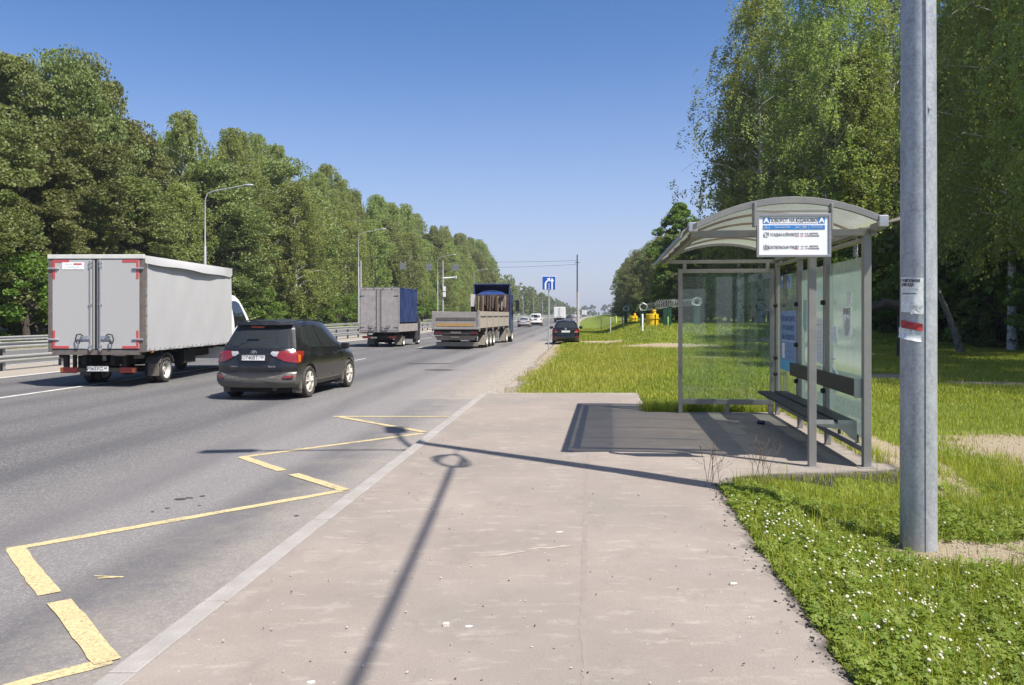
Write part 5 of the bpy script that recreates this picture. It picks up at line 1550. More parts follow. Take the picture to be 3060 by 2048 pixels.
for s in (-1, 1):
    for y in (2.30,):
        MB().prism([(y - 0.35, 0.18), (y - 0.33, 0.18), (y + 0.42, 1.02), (y + 0.38, 1.03)], *sorted((s * 0.82, s * 1.26)), 'YZ').build('mudflap', mud_m, T3)
    wheel(T3, s * 1.05, 11.3, 0.50, 0.34, s, 'steel'); wheel(T3, s * 1.02, 14.4, 0.50, 0.32, s, 'steel')
    MB().prism([(10.35, 0.2), (10.37, 0.2), (10.8, 1.0), (10.76, 1.0)], *sorted((s * 0.80, s * 1.24)), 'YZ').build('mudflap', mud_m, T3)
    MB().box(*sorted((s * 0.75, s * 1.22)), 6.6, 7.2, 0.5, 0.98).build('tool_box', mud_m, T3, bevel=0.02)
    MB().box(*sorted((s * 0.6, s * 1.2)), 12.0, 13.4, 0.42, 1.0).build('fuel_tank', M('tank_alu', (0.3, 0.28, 0.25), 0.5, 0.4), T3, bevel=0.06)
# tractor cab with a hollow roof deflector
cabm = M('blue_cab_paint', (0.022, 0.045, 0.16), 0.35, var=0.12, coat=0.4, dirt=(0.10, 0.11, 0.16), dirt_amt=0.3)
cabt = M('bright_blue_cab_roof', (0.035, 0.10, 0.36), 0.3, coat=0.4)
def cfn(sx, sy, v):
    y = 12.7 + (sy + 1) / 2 * 2.1 - 0.12 * abs(sx) ** 4 * max(0, sy)
    z = 0.75 + v * (3.30 - 0.75) + (0.10 * (1 - sx * sx) if v > 0.999 else 0)
    return (sx * 1.22 * (1 - 0.03 * v), y + (-0.25 * max(0, v - 0.55) * max(0, sy)), z)
shell(cfn, 8, 10, 10).build('cab', cabm, T3, smooth=R(40))
for f in 'RL': patch(cfn, f, [(-0.1, 0.42), (0.85, 0.42), (0.7, 0.80), (-0.1, 0.80)], 'side_window', dglass, T3, 0.006, 0.01)
e = MB()
n = 16; V = []; F = []
for k in range(n + 1):
    u = -1 + 2 * k / n
    V += [(u * 0.95, 12.62, 3.33 + 0.26 * (1 - abs(u) ** 2.2)), (u * 0.9, 14.0, 3.33 + 0.18 * (1 - abs(u) ** 2.2)), (u * 0.9, 14.0, 3.2), (u * 0.95, 12.62, 3.2)]
for k in range(n):
    for q in range(4): F.append((4 * k + q, 4 * k + (q + 1) % 4, 4 * k + 4 + (q + 1) % 4, 4 * k + 4 + q))
F += [(0, 1, 2, 3), (4 * n, 4 * n + 3, 4 * n + 2, 4 * n + 1)]
MB().add(V, F).build('sleeper_roof', cabt, T3, smooth=R(40))
e = MB()
e.add([(-1.24, 12.5, 3.2), (-1.24, 12.5, 4.02), (-1.18, 12.5, 4.02), (-1.16, 12.5, 3.2), (-1.20, 14.3, 3.25), (-1.15, 14.2, 3.4), (-1.1, 14.2, 3.4), (-1.12, 14.3, 3.25)], [(0, 1, 2, 3), (4, 7, 6, 5), (0, 4, 5, 1), (1, 5, 6, 2), (2, 6, 7, 3), (3, 7, 4, 0)])
e.add([(1.24, 12.5, 3.2), (1.24, 12.5, 4.02), (1.18, 12.5, 4.02), (1.16, 12.5, 3.2), (1.20, 14.3, 3.25), (1.15, 14.2, 3.4), (1.1, 14.2, 3.4), (1.12, 14.3, 3.25)], [(0, 3, 2, 1), (4, 5, 6, 7), (0, 1, 5, 4), (1, 2, 6, 5), (2, 3, 7, 6), (3, 0, 4, 7)])
e.add([(-1.24, 12.45, 4.02), (1.24, 12.45, 4.02), (1.24, 12.45, 3.94), (-1.24, 12.45, 3.94), (-1.1, 14.3, 3.42), (1.1, 14.3, 3.42), (1.1, 14.3, 3.34), (-1.1, 14.3, 3.34)], [(0, 1, 2, 3), (4, 7, 6, 5), (0, 4, 5, 1), (1, 5, 6, 2), (2, 6, 7, 3), (3, 7, 4, 0)])
e.build('roof_deflector', cabm, T3, bevel=0.02)
MB().box(1.20, 1.30, 12.5, 13.1, 1.1, 3.1).box(-1.30, -1.20, 12.5, 13.1, 1.1, 3.1).build('side_fairing', cabm, T3, bevel=0.03)
for s in (-1, 1): MB().cbox((s * 1.55, 14.3, 2.55), (0.26, 0.12, 0.75)).cbox((s * 1.38, 14.35, 2.85), (0.3, 0.05, 0.05)).build('wing_mirror', trim_m, T3, bevel=0.04)

# far white lorry and other far traffic
def far_lorry(x, y, head, label, w=2.35, b0=0.95, b1=3.25, ll=5.0, m=None, cabz=2.4):
    T = empty('box_lorry', (x, y, rz_(y)), head); T.rotation_euler[2] = -head
    tag(T, label, 'lorry')
    mm = m or M('white_van_body', (0.72, 0.72, 0.73), 0.5, var=0.04)
    h = w / 2
    MB().box(-h, h, 0.05, ll, b0, b1).build('cargo_box', mm, T, bevel=0.04)
    for s in (-1, 1):
        d = MB().box(*sorted((s * 0.03, s * (h - 0.10))), 0.0, 0.049, b0 + 0.06, b1 - 0.08).build('rear_door', mm, T, bevel=0.01)
        MB().tube([(s * 0.16, -0.03, b0), (s * 0.16, -0.03, b1 - 0.1)], 0.02, 6).cbox((s * 0.3, -0.03, b0 + 0.3), (0.3, 0.04, 0.1)).build('latch', steel_lt, d)
    MB().box(-h, h, 0.0, 0.2, b0 - 0.14, b0 - 0.01).box(-0.5, 0.5, 0.2, ll, 0.5, b0 - .01).box(-0.9, 0.9, 0.1, 0.2, 0.45, 0.6).build('chassis', chassis_m, T)
    for s in (-1, 1):
        wheel(T, s * (h - 0.2), 1.5, 0.38, 0.3, s, 'steel'); wheel(T, s * (h - 0.2), ll + 0.8, 0.38, 0.25, s, 'steel')
        MB().box(*sorted((s * 0.6, s * 0.95)), 0.05, 0.099, 0.6, 0.72).build('tail_light', red_lens, T)
    van_cab(T, mm, ll + 0.1, 1.7, h - 0.15, cabz, 1.3)
    return T
far_lorry(9.85, 171, 0.094, 'white box lorry in the distance just left of the parked black saloon')
x, y = rpt(-3.0, 330)
V7 = empty('minibus', (x, y, rz_(330)), -0.107); tag(V7, 'small white minibus far down the road right of the pole', 'van')
def mb(sx, sy, v):
    y = (sy + 1) / 2 * 5.2
    zt = np.interp(y, [0, 3.6, 4.4, 5.2], [2.45, 2.45, 1.5, 1.1])
    return (sx * (1.02 - 0.12 * max(0, v - .5)), y, 0.35 + v * (float(zt) - 0.35))
shell(mb, 6, 20, 8).build('body', wp, V7, smooth=R(35))
patch(mb, 'B', [(-0.8, 0.55), (0.8, 0.55), (0.75, 0.88), (-0.75, 0.88)], 'rear_window', dglass, V7)
patch(mb, 'R', [(-0.9, 0.55), (0.3, 0.55), (0.3, 0.86), (-0.9, 0.86)], 'window', dglass, V7)
for s in (-1, 1):
    for yy in (1.0, 4.1): wheel(V7, s * 0.9, yy, 0.35, 0.22, s, 'steel')
x, y = rpt(-3.2, 450)
far_lorry(x, y, 0.118, 'tiny white and blue lorry farthest down the road beyond the minibus', m=M('white_van_body'  , (0.7, 0.7, 0.7)), w=2.5, b1=3.6)

# ------------------------------------------------------------------ guard rails
rail_m = M('galvanised_rail', (0.40, 0.41, 0.40), 0.5, 0.4, var=0.12, scale=2, dirt=(0.28, 0.26, 0.22), dirt_amt=0.4)
post_dk = M('rail_post', (0.26, 0.26, 0.25), 0.6, 0.3, var=0.2)
def guard_rail(lat, y0, y1, label, step=3.0, facing=1, extra=0.0):
    G = empty('guard_rail', (*rpt(lat, y0), rz_(y0)))
    tag(G, label, 'guard rail')
    ox, oy, oz = G.location
    ys_ = np.concatenate([np.arange(y0, min(y1, 120), step), np.arange(max(y0, 120), y1, 12.0)]) if y1 > 120 else np.arange(y0, y1, step)
    prof = [(0.0, 0.16), (0.05, 0.12), (0.05, 0.07), (0.0, 0.03), (0.0, -0.03), (0.05, -0.07), (0.05, -0.12), (0.0, -0.16), (-0.012, -0.16), (-0.012, 0.16)]
    for zc in ((0.86, 0.40) if extra == 0 else (0.62,)):
        V = []; F = []
        n = len(prof); f = facing
        for y in ys_:
            a, b = rpt(lat, y)
            for (dx, dz) in prof: V.append((a + f * (0.09 + dx) - ox, b - oy, rz_(y) + zc + dz * (0.78 if zc > .5 else 0.7) - oz))
        for k in range(len(ys_) - 1):
            for q in range(n): F.append((k * n + q, k * n + (q + 1) % n, (k + 1) * n + (q + 1) % n, (k + 1) * n + q))
        MB().add(V, F).build('rail', rail_m, G)
    cnt = 0; far = MB()
    for y in ys_:
        a, b = rpt(lat, y)
        mb = MB() if cnt < 60 else far
        zt = 0.93 if extra == 0 else 0.75
        c = (a - ox, b - oy, rz_(y) - oz)
        mb.box(c[0] - 0.07, c[0] - 0.055, c[1] - 0.06, c[1] + 0.06, c[2] - 0.3, c[2] + zt)
        mb.box(c[0] + 0.04, c[0] + 0.055, c[1] - 0.06, c[1] + 0.06, c[2] - 0.3, c[2] + zt)
        mb.box(c[0] - 0.055, c[0] + 0.04, c[1] + 0.045, c[1] + 0.06, c[2] - 0.3, c[2] + zt)
        if cnt < 60: mb.build('post', post_dk, G)
        cnt += 1
    if far.v:
        o = far.build('post', post_dk, G); o['kind'] = 'stuff'
    return G
guard_rail(-16.9, -6, 700, 'two-beam metal guard rail along the median, behind the box lorries')
guard_rail(-28.9, 42, 600, 'low single-beam guard rail on the grassy far side of the other carriageway', step=4, facing=1, extra=1)

# ------------------------------------------------------------------ far-side street lamps
lamp_m = M('pale_grey_steel', (0.42, 0.43, 0.44), 0.45, 0.3, var=0.08)
def lamp_post(x, y, h, label, reach=3.4):
    o = empty('street_lamp', (x, y, gz(x, y)), 0)
    tag(o, label, 'street lamp', 'street lamps beyond the far carriageway')
    MB().tube([(0, 0, 0), (0, 0, h * 0.62), (0, 0, h * 0.62 + 0.1), (0, 0, h - 1.4)], [0.12, 0.10, 0.055, 0.05], 10).build('post', lamp_m, o, smooth=True)
    a = [(0, 0, h - 1.4), (0.05, 0, h - 0.9), (0.25, 0, h - 0.55), (0.7, 0, h - 0.38), (reach - 0.4, 0, h + 0.05)]
    MB().tube(a, 0.045, 8).build('lamp_arm', lamp_m, o, smooth=True)
    MB().lathe([(0.02, -0.40), (0.07, -0.33), (0.10, 0.0), (0.08, 0.3), (0.03, 0.40)], (reach, 0, h + 0.09), 'X', 12).build('lamp_head', lamp_m, o, smooth=True)
    return o
first = None
LY = [64.5, 112.5, 172, 226, 275, 322, 374, 430, 486, 542, 598, 654]
LN = ['tall curved street lamp rising behind the large grey box lorry', 'street lamp beside a shorter thick post above the blue-sided lorry', 'street lamp above the dropside trailer next to the camera mast',
      'street lamp showing behind the blue tractor cab']
for k, y in enumerate(LY):
    x = float(kerbx(y)) - (27.7 if k == 0 else 29.0)
    lb = LN[k] if k < 4 else 'distant street lamp in the row against the trees beyond the far carriageway'
    if k < 5: first = lamp_post(x, y, [12.5, 13.5, 14.2, 14.0, 13.0][k], lb)
    else:
        c = copy_tree(first); c.location = (x, y, gz(x, y)); c['label'] = lb
# right-hand side row in the distance
for k, y in enumerate(()):
    c = copy_tree(first); x = float(kerbx(y)) + 3.5
    c.location = (x, y, gz(x, y)); c.rotation_euler = (0, 0, PI); c.scale = (1, 1, 0.8)
    c['label'] = 'distant street lamp on the right-hand verge of the road'; c['group'] = 'street lamps on the right verge'
# flat-topped mast beside the second lamp with hung panels, camera mast
x = 1078 - 1530; y = 104; X0 = x / 2450 * y
o = MB().tube([(0, 0, -0.2), (0, 0, 9.1)], [0.15, 0.12], 12).build('mast', lamp_m, loc=(X0, y, gz(X0, y)), smooth=True)
tag(o, 'plain flat-topped grey mast right beside the second street lamp', 'mast')
MBX = empty('camera_mast', (-7.25, 86, rz_(86)))
tag(MBX, 'white camera mast with a short side arm standing in the median', 'camera mast')
MB().tube([(0, 0, -0.2), (0, 0, 5.5), (0, 0, 7.6)], [0.11, 0.10, 0.06], 12).build('post', lamp_m, MBX, smooth=True)
MB().tube([(0, 0, 5.72), (1.3, 0, 5.82)], [0.10, 0.07], 8).cbox((1.4, 0, 5.85), (0.12, 0.3, 0.28)).build('camera_arm', wp, MBX)
MB().cbox((0.16, -0.1, 4.6), (0.3, 0.25, 0.5)).cbox((0.16, -0.1, 4.02), (0.3, 0.25, 0.5)).build('cabinet', wp, MBX, bevel=0.02)
pan = M('panel_back', (0.16, 0.175, 0.18), 0.6, 0.2, var=0.1)
proto = None
for k, px in enumerate((1204, 1281, 1361)):
    y = 103.5; X1 = (px - 1530) / 2450 * y; z = 1.75 + (941 - (795 + (k > 0) * 3)) / 2450 * y
    o = empty('hanging_sign', (X1, y, z)); MB().box(-0.40, 0.40, -0.02, 0.02, -0.40, 0.40).build('panel', pan, o, bevel=0.01)
    MB().box(-0.3, -0.26, 0.021, 0.04, -0.4, 0.62).box(0.26, 0.3, 0.021, 0.04, -0.4, 0.62).build('hanger', lamp_m, o)
    tag(o, ('leftmost', 'middle', 'rightmost')[k] + ' of three square grey sign backs hanging over the far carriageway', 'sign', 'three hanging sign backs')
e = MB()
pts = [(X0, 104, 9.1 + rz_(104))] + [((px - 1530) / 2450 * 104, 104, 8.75) for px in (1204, 1281, 1361)] + [(-7.25, 86.0, 7.75)]
e.tube(pts, 0.016, 5)
cbl = e.build('span_wire', cab, smooth=True); tag(cbl, 'thin span wire carrying the three sign backs to the camera mast', 'cable')

# ------------------------------------------------------------------ blue lane sign
bs = empty('road_sign', (1.98, 44.0, gz(1.98, 44) - 0.02))
tag(bs, 'square blue road sign with two white arrows on a grey post', 'road sign')
z0 = 3.24
MB().tube([(-0.02, 0, -0.3), (0, 0, 3.9)], 0.038, 12).build('post', lamp_m, bs, smooth=True)
MB().box(-0.37, 0.37, -0.07, -0.045, z0, z0 + 0.74).build('sign_border', wht if False else wb, bs, bevel=0.004)
pl = MB().box(-0.348, 0.348, -0.076, -0.0705, z0 + 0.022, z0 + 0.718).build('sign_plate', M('road_sign_blue', (0.012, 0.085, 0.42), 0.35, var=0.05), bs)
def arrow(poly, nm='arrow'): MB().prism(poly, -0.081, -0.0765, 'XZ').build(nm, wb, pl)
c = z0
arrow([(0.13, c + 0.022), (0.205, c + 0.022), (0.205, c + 0.46), (0.275, c + 0.46), (0.168, c + 0.66), (0.06, c + 0.46), (0.13, c + 0.46)])
arrow([(-0.225, c + 0.022), (-0.14, c + 0.022), (-0.14, c + 0.34), (-0.11, c + 0.42), (0.00, c + 0.50), (0.045, c + 0.44), (0.075, c + 0.66), (-0.125, c + 0.60), (-0.055, c + 0.56), (-0.17, c + 0.46), (-0.225, c + 0.36)])
for k in range(3): arrow([(-0.022, c + 0.05 + k * 0.11), (0.022, c + 0.05 + k * 0.11), (0.022, c + 0.11 + k * 0.11), (-0.022, c + 0.11 + k * 0.11)], 'dash')

# utility pole past the saloon, with wires over the road
ux, uy = 5.55, 69.0
U = empty('utility_pole', (ux, uy, gz(ux, uy)))
tag(U, 'slender utility pole, thick pale lower half and thin dark top, behind the black saloon', 'utility pole')
b = gz(ux, uy)
MB().tube([(0, 0, -0.2), (0, 0, 3.7 - b)], [0.13, 0.11], 12).build('lower_post', M('pale_concrete', (0.45, 0.44, 0.42), 0.8), U, smooth=True)
MB().tube([(-0.06, 0, 3.2 - b), (-0.06, 0, 6.85 - b)], [0.06, 0.05], 10).build('upper_post', M('dark_steel', (0.05, 0.05, 0.055), 0.6), U, smooth=True)
MB().box(-0.26, 0.14, -0.03, 0.03, 6.15 - b, 6.2 - b).build('crossarm', M('dark_steel', (0.05, 0.05, 0.055)), U)
for k, (dz, xe, ze) in enumerate(((0.0, -22, 6.6), (-0.32, -22, 5.6))):
    pts = []
    A = Vector((ux - 0.06, uy, 6.35 + dz)); B = Vector((xe, 88, ze + 2.0))
    for q in range(17):
        t = q / 16; p = A.lerp(B, t); p.z -= 0.5 * 4 * t * (1 - t); pts.append(p)
    o = MB().tube(pts, 0.011, 5).build('overhead_wire', cab, smooth=True)
    tag(o, ('upper' if k == 0 else 'lower') + ' thin wire crossing the road from the utility pole', 'wire')

# ------------------------------------------------------------------ yellow valve housings, razor wire posts, markers
yel_p = M('yellow_enamel', (0.85, 0.56, 0.01), 0.45, var=0.08, scale=3, dirt=(0.4, 0.27, 0.04), dirt_amt=0.4)
def housing(px, y, wpx, ytop, ybot, label):
    X1 = (px - 1530) / 2450 * y; w = wpx / 2450 * y / 2; zb = gz(X1, y) - 0.05; h = 1.75 + (941 - ytop) / 2450 * y - zb
    o = empty('valve_housing', (X1, y, zb)); tag(o, label, 'valve housing', 'yellow valve housings')
    MB().lathe([(0, 0), (w, 0), (w, h * 0.68), (w * 0.97, h * 0.70), (w * 0.97, h * 0.71), (w, h * 0.73), (w, h * .97), (w * .9, h), (0, h)], n=28).build('drum', yel_p, o, smooth=R(30))
    MB().lathe([(w, 0), (w + 0.05, 0), (w + 0.05, 0.08), (w, 0.08)], (0, 0, h * 0.62), n=28, closed=True).build('flange', yel_p, o)
    MB().lathe([(0, 0), (w * 0.26, 0), (w * 0.24, 0.22), (w * 0.12, 0.24), (w * .12, .32), (0, .32)], (w * 0.35, 0, h), n=14).cbox((w * .35, 0, h + .26), (.26, .06, .05)).build('valve', yel_p, o)
    MB().box(w * 0.35, w * 0.39, -w - 0.06, -w * 0.9, 0.1, h).build('rod', chassis_m, o)
    return o
housing(1893, 88, 24, 943, 963, 'yellow drum-like valve housing, the smaller and farther left one')
housing(1949, 57, 38, 937, 977, 'large yellow drum-like valve housing beside the razor wire posts')
grn = M('dark_green_post', (0.012, 0.06, 0.035), 0.5)
wire_m = M('razor_wire', (0.55, 0.57, 0.6), 0.35, 0.6)
coil_m = wire_m
def rp(px, y): return ((px - 1530) / 2450 * y, y)
PST = [(1870, 82, 929, 0.16, 'leftmost dark green post topped with a coil of razor wire'), (1919, 60, 927, 0.13, 'dark green post with a razor wire ring left of the large yellow housing'),
       (1988, 57, 921, 0.16, 'dark green post just right of the large yellow housing'), (2001, 56, 917, 0.11, 'slimmer dark green post right behind the razor wire tangle'),
       (2082, 58, 912, 0.22, 'dark green post seen through the glass wall of the shelter')]
tops = []
for k, (px, y, yt, w, lb) in enumerate(PST):
    X1, _ = rp(px, y); zb = gz(X1, y); zt = 1.75 + (941 - yt) / 2450 * y
    o = MB().box(-w, w, -0.06, 0.06, -0.2, zt - zb).box(-w - .02, w + .02, -0.08, 0.08, zt - zb, zt - zb + 0.04).build('fence_post', grn, bevel=0.01, loc=(X1, y, zb))
    tag(o, lb, 'fence post', 'dark green razor wire posts'); tops.append(Vector((X1, y, zt)))
def coil(a, b, r, turns, label, rr=0.012, seed=0):
    rk = random.Random(seed)
    n = turns * 12; d = (b - a); L_ = d.length; d.normalize(); q = Vector((0, 0, 1)).cross(d).normalized()
    pts = []
    for k in range(n + 1):
        t = k / n; an = 2 * PI * turns * t
        rad = r * (1 + 0.08 * math.sin(5 * an) + rk.uniform(-.05, .05))
        pts.append(a + d * (L_ * t) + q * math.cos(an) * rad + Vector((0, 0, 1)) * (math.sin(an) * rad + r))
    o = MB().tube(pts, rr, 4).build('razor_wire', coil_m)
    tag(o, label, 'razor wire', 'razor wire coils')
coil(tops[0] + Vector((0, -.6, 0)), tops[0] + Vector((0.1, 0.8, 0)), 0.26, 7, 'razor wire coil on the leftmost green post', 0.018, 1)
coil(tops[1] + Vector((0, -.4, 0)), tops[1] + Vector((0.2, 0.5, 0)), 0.27, 6, 'round razor wire ring on the post left of the large yellow housing', 0.020, 2)
coil(tops[1], tops[2], 0.24, 12, 'stretched razor wire running over the large yellow housing', 0.005, 3)
coil(tops[2] + Vector((-.6, 0, 0)), tops[3] + Vector((0.5, 0, 0)), 0.28, 9, 'bunched razor wire tangle above the pair of green posts', 0.010, 4)
coil(tops[3], tops[4], 0.24, 18, 'stretched razor wire seen partly through the shelter glass', 0.007, 5)
coil(tops[4] + Vector((0, -.5, 0)), tops[4] + Vector((0.0, 0.5, 0)), 0.28, 6, 'razor wire ring on the post behind the shelter glass', 0.020, 6)
def marker(px, y, yt, w, mat, lb, tilt=0.0):
    X1, _ = rp(px, y); zb = gz(X1, y); zt = 1.75 + (941 - yt) / 2450 * y
    o = MB().lathe([(0, -0.1), (w, -0.1), (w, zt - zb - .03), (w * .7, zt - zb), (0, zt - zb)], n=10).build('marker_post', mat, loc=(X1, y, zb), smooth=R(40))
    o.rotation_euler = (0, tilt, 0); tag(o, lb, 'marker post', 'marker posts on the verge')
marker(1920, 53, 937, 0.055, wb, 'white marker post in front of the razor wire fence')
marker(1841, 95, 944, 0.10, M('pale_yellow', (0.6, 0.6, 0.2), 0.6), 'pale yellow marker post at the foot of the far trees')
marker(1797, 80, 946, 0.05, M('pale_yellow', (0.6, 0.6, 0.2), 0.6), 'slim pale marker post on the verge nearest the utility pole')
marker(1824, 70, 946, 0.06, M('grey_post', (0.35, 0.34, 0.33), 0.7), 'slim grey marker post on the grassy bank')
marker(1864, 66, 947, 0.06, M('dark_stake', (0.04, 0.04, 0.03), 0.8), 'dark stake leaning beside the leftmost green post', -0.12)
marker(1996, 55, 945, 0.04, M('pale_green', (0.3, 0.5, 0.15), 0.7), 'thin green stake between the pair of green posts')
marker(2700, 30, 862, 0.09, M('orange_wood', (0.42, 0.22, 0.12), 0.8, var=0.25), 'reddish wooden post with a pale top behind the near lamp post')
# red sign leg behind the grey lorry
o = MB().tube([(0.0, 0, 0), (0.22, 0, 3.1)], 0.05, 8).tube([(0.25, 0.2, 0), (0.24, 0, 3.1)], 0.05, 8).build('red_support', M('red_paint', (0.42, 0.06, 0.04), 0.6), loc=(-32.0, 56.5, gz(-32.0, 56.5)))
tag(o, 'thin red leaning support at the left edge of the grey box lorry', 'sign support')
x = (2866 - 1530) / 2450 * 24

# ------------------------------------------------------------------ trees
rngT = np.random.default_rng(77)
leafA = leaf_mat('leaves_maple', (0.125, 0.16, 0.045), (0.23, 0.255, 0.095), (0.16, 0.20, 0.06), 0.36, 0.35)
leafB = leaf_mat('leaves_birch', (0.22, 0.285, 0.08), (0.32, 0.38, 0.13), (0.28, 0.335, 0.115), 0.5, 0.3)
leafC = leaf_mat('leaves_bush', (0.10, 0.18, 0.028), (0.18, 0.25, 0.05), (0.13, 0.21, 0.04), 0.4, 0.8)
bark_m = M('dark_bark', (0.055, 0.045, 0.035), 0.9, var=0.35, scale=8, bump=0.6, bscale=12, stretch=(1, 1, 0.25))
def birch_bark():
    m, nt, b = nodes_of('birch_bark')
    tc = nt.nodes.new('ShaderNodeTexCoord'); co = tc.outputs['Object']
    c = mixc(nt, ramp(nt, noise(nt, co, 2.2, 6, 0.7, (1, 1, 1.4)), 0.5, 0.58), (0.55, 0.53, 0.49), (0.05, 0.045, 0.04))
    c = mixc(nt, ramp(nt, noise(nt, co, 10, 4, 0.7, (0.6, 0.6, 4)), 0.55, 0.66), c, (0.07, 0.06, 0.055))
    nt.links.new(c, b.inputs['Base Color']); b.inputs['Roughness'].default_value = 0.8
    MATS['birch_bark'] = m
    return m
bbark = birch_bark()
bark2 = M('mossy_birch_bark', (0.16, 0.15, 0.13), 0.9, var=0.6, scale=5)

def quads(c, size, rng, up=0.5, droop=0.0):
    n = len(c)
    nrm = rng.normal(size=(n, 3)); nrm[:, 2] += up; nrm /= np.linalg.norm(nrm, axis=1, keepdims=True)
    t = rng.normal(size=(n, 3)); t[:, 2] -= droop
    t -= nrm * (t * nrm).sum(1, keepdims=True); t /= np.linalg.norm(t, axis=1, keepdims=True) + 1e-9
    b = np.cross(nrm, t)
    s = size * rng.uniform(0.65, 1.35, (n, 1))
    V = np.stack([c - t * s * 0.62, c + b * s * 0.42 - t * s * 0.05, c + t * s * 0.62, c - b * s * 0.42 - t * s * 0.05], 1).reshape(-1, 3)
    F = np.arange(n * 4).reshape(n, 4)
    return V, F

def maple_points(H, Rr, rng, base=0.12, nclump=90, per=170, squash=0.75):
    """clumps of leaves spread on the outside of an uneven crown"""
    zc = base + (1 - base) * np.power(rng.random(nclump), 0.8)
    prof = np.interp(zc, [base, base + .12, 0.4, 0.62, 0.8, 0.92, 1.0], [0.55, 0.85, 1.0, 0.92, 0.68, 0.38, 0.1])
    a = rng.random(nclump) * 2 * PI
    lob = 1 + 0.22 * np.sin(a * 3 + zc * 9) + 0.12 * np.sin(a * 5 - zc * 14)
    rr = Rr * prof * lob * np.sqrt(rng.uniform(0.25, 1.0, nclump))
    cs = np.stack([rr * np.cos(a), rr * np.sin(a), zc * H], 1)
    out = []
    for c in cs:
        n = int(per * rng.uniform(0.5, 1.4))
        s = rng.uniform(0.55, 1.25) * Rr * 0.22
        d = rng.normal(size=(n, 3)); d /= np.linalg.norm(d, axis=1, keepdims=True)
        d *= rng.uniform(0.45, 1.0, (n, 1)) ** 0.5
        d[:, 2] = np.where(d[:, 2] < 0, d[:, 2] * 0.45, d[:, 2]) * squash
        out.append(c + d * s)
    return np.concatenate(out), cs

def birch_points(H, Rr, rng, base=0.15, nbr=110, strands=5, per=26, slen=0.10):
    """ascending limbs carrying hanging strands of leaves"""
    out = []; tips = []
    for k in range(nbr):
        t = base + (1 - base) * (k + rng.random()) / nbr
        prof = np.interp(t, [base, base + 0.12, 0.45, 0.7, 0.86, 0.95, 1.0], [0.6, 0.95, 1.0, 0.88, 0.66, 0.42, 0.2])
        a = k * 2.4 + rng.normal() * 0.4
        L_ = Rr * prof * rng.uniform(0.55, 1.12)
        tips.append((t * H, a, L_))
        for s in range(strands):
            q = rng.uniform(0.25, 1.0)
            x = math.cos(a) * L_ * q + rng.normal() * 0.35; y = math.sin(a) * L_ * q + rng.normal() * 0.35
            z = t * H + L_ * 0.35 * q - L_ * 0.25 * q * q
            ln = H * slen * rng.uniform(0.4, 1.3) * (0.4 + 0.6 * q)
            m = int(per * rng.uniform(0.6, 1.4)); u = rng.random(m)
            px = x + rng.normal(size=m) * 0.13 + math.cos(a) * 0.25 * np.sin(u * 2); py = y + rng.normal(size=m) * 0.13 + math.sin(a) * 0.25 * np.sin(u * 2)
            out.append(np.stack([px, py, z - ln * u], 1))
    return np.concatenate(out), tips

def trunk_mesh(H, r, rng, branches, lean=0.3, top=0.92, first=0.18):
    e = MB()
    k = 9
    wob = [Vector((rng.normal() * lean * 0.25 * (i / k), rng.normal() * lean * 0.25 * (i / k), 0)) for i in range(k + 1)]
    pts = [Vector((lean * (i / k) ** 1.5, 0, H * top * i / k)) + wob[i] for i in range(k + 1)]
    pts[0].z = -0.4
    rs = [r * (1.25 if i == 0 else 1) * (1 - 0.86 * i / k) + 0.01 for i in range(k + 1)]
    e.tube(pts, rs, 9)
    for (z, a, L_) in branches:
        f = min(0.999, max(0, z / (H * top))) * k; i = int(f); 
        p = pts[i].lerp(pts[min(i + 1, k)], f - i)
        d = Vector((math.cos(a), math.sin(a), 0))
        e.tube([p, p + d * L_ * 0.4 + Vector((0, 0, L_ * 0.30)), p + d * L_ * 0.8 + Vector((0, 0, L_ * 0.38)), p + d * L_ + Vector((0, 0, L_ * 0.25))], [rs[i] * 0.35 + 0.008, rs[i] * 0.2 + .006, 0.014, 0.006], 5, caps=False)
    return e

PROTO = {}
def crown_obj(pts, size, mat, rng, up, droop, parent):
    V, F = quads(pts, size, rng, up, droop)
    return npmesh('crown', V, F, mat, parent)
def make_maple(key, H, Rr, seed, nclump, per, size, base=0.1, mat=None):
    rng = np.random.default_rng(seed)
    o = empty('bush' if H < 6 else 'broadleaf_tree')
    P_, cs = maple_points(H, Rr, rng, base, nclump, per)
    crown_obj(P_, size, mat or leafA, rng, 0.7, 0.2, o)
    br = [(c[2] * 0.8, math.atan2(c[1], c[0]), math.hypot(c[0], c[1])) for c in cs[::3]]
    trunk_mesh(H, 0.16 + H * 0.009, rng, br, top=0.85).build('trunk', bark_m, o, smooth=True)
    PROTO[key] = (o, H); return o
def make_birch(key, H, Rr, seed, nbr, strands, per, size, base=0.2, slen=0.1):
    rng = np.random.default_rng(seed)
    o = empty('birch_tree')
    P_, tips = birch_points(H, Rr, rng, base, nbr, strands, per, slen)
    crown_obj(P_, size, leafB, rng, 0.2, 1.2, o)
    trunk_mesh(H, 0.10 + H * 0.006, rng, [(z, a, l * 0.9) for z, a, l in tips[::2]], lean=0.5, top=0.97).build('trunk', bbark, o, smooth=True)
    PROTO[key] = (o, H); return o
make_maple('m0', 18, 5.2, 1, 130, 300, 0.19, 0.04)
make_maple('m1', 18, 4.6, 2, 120, 300, 0.18, 0.06)
make_maple('m2', 18, 6.0, 3, 150, 300, 0.19, 0.03)
make_birch('b0', 20, 4.6, 4, 130, 9, 28, 0.17, 0.10, 0.085)
make_birch('b1', 20, 4.0, 5, 130, 9, 28, 0.17, 0.12, 0.09)
make_birch('b2', 20, 5.2, 6, 140, 9, 28, 0.18, 0.08, 0.08)
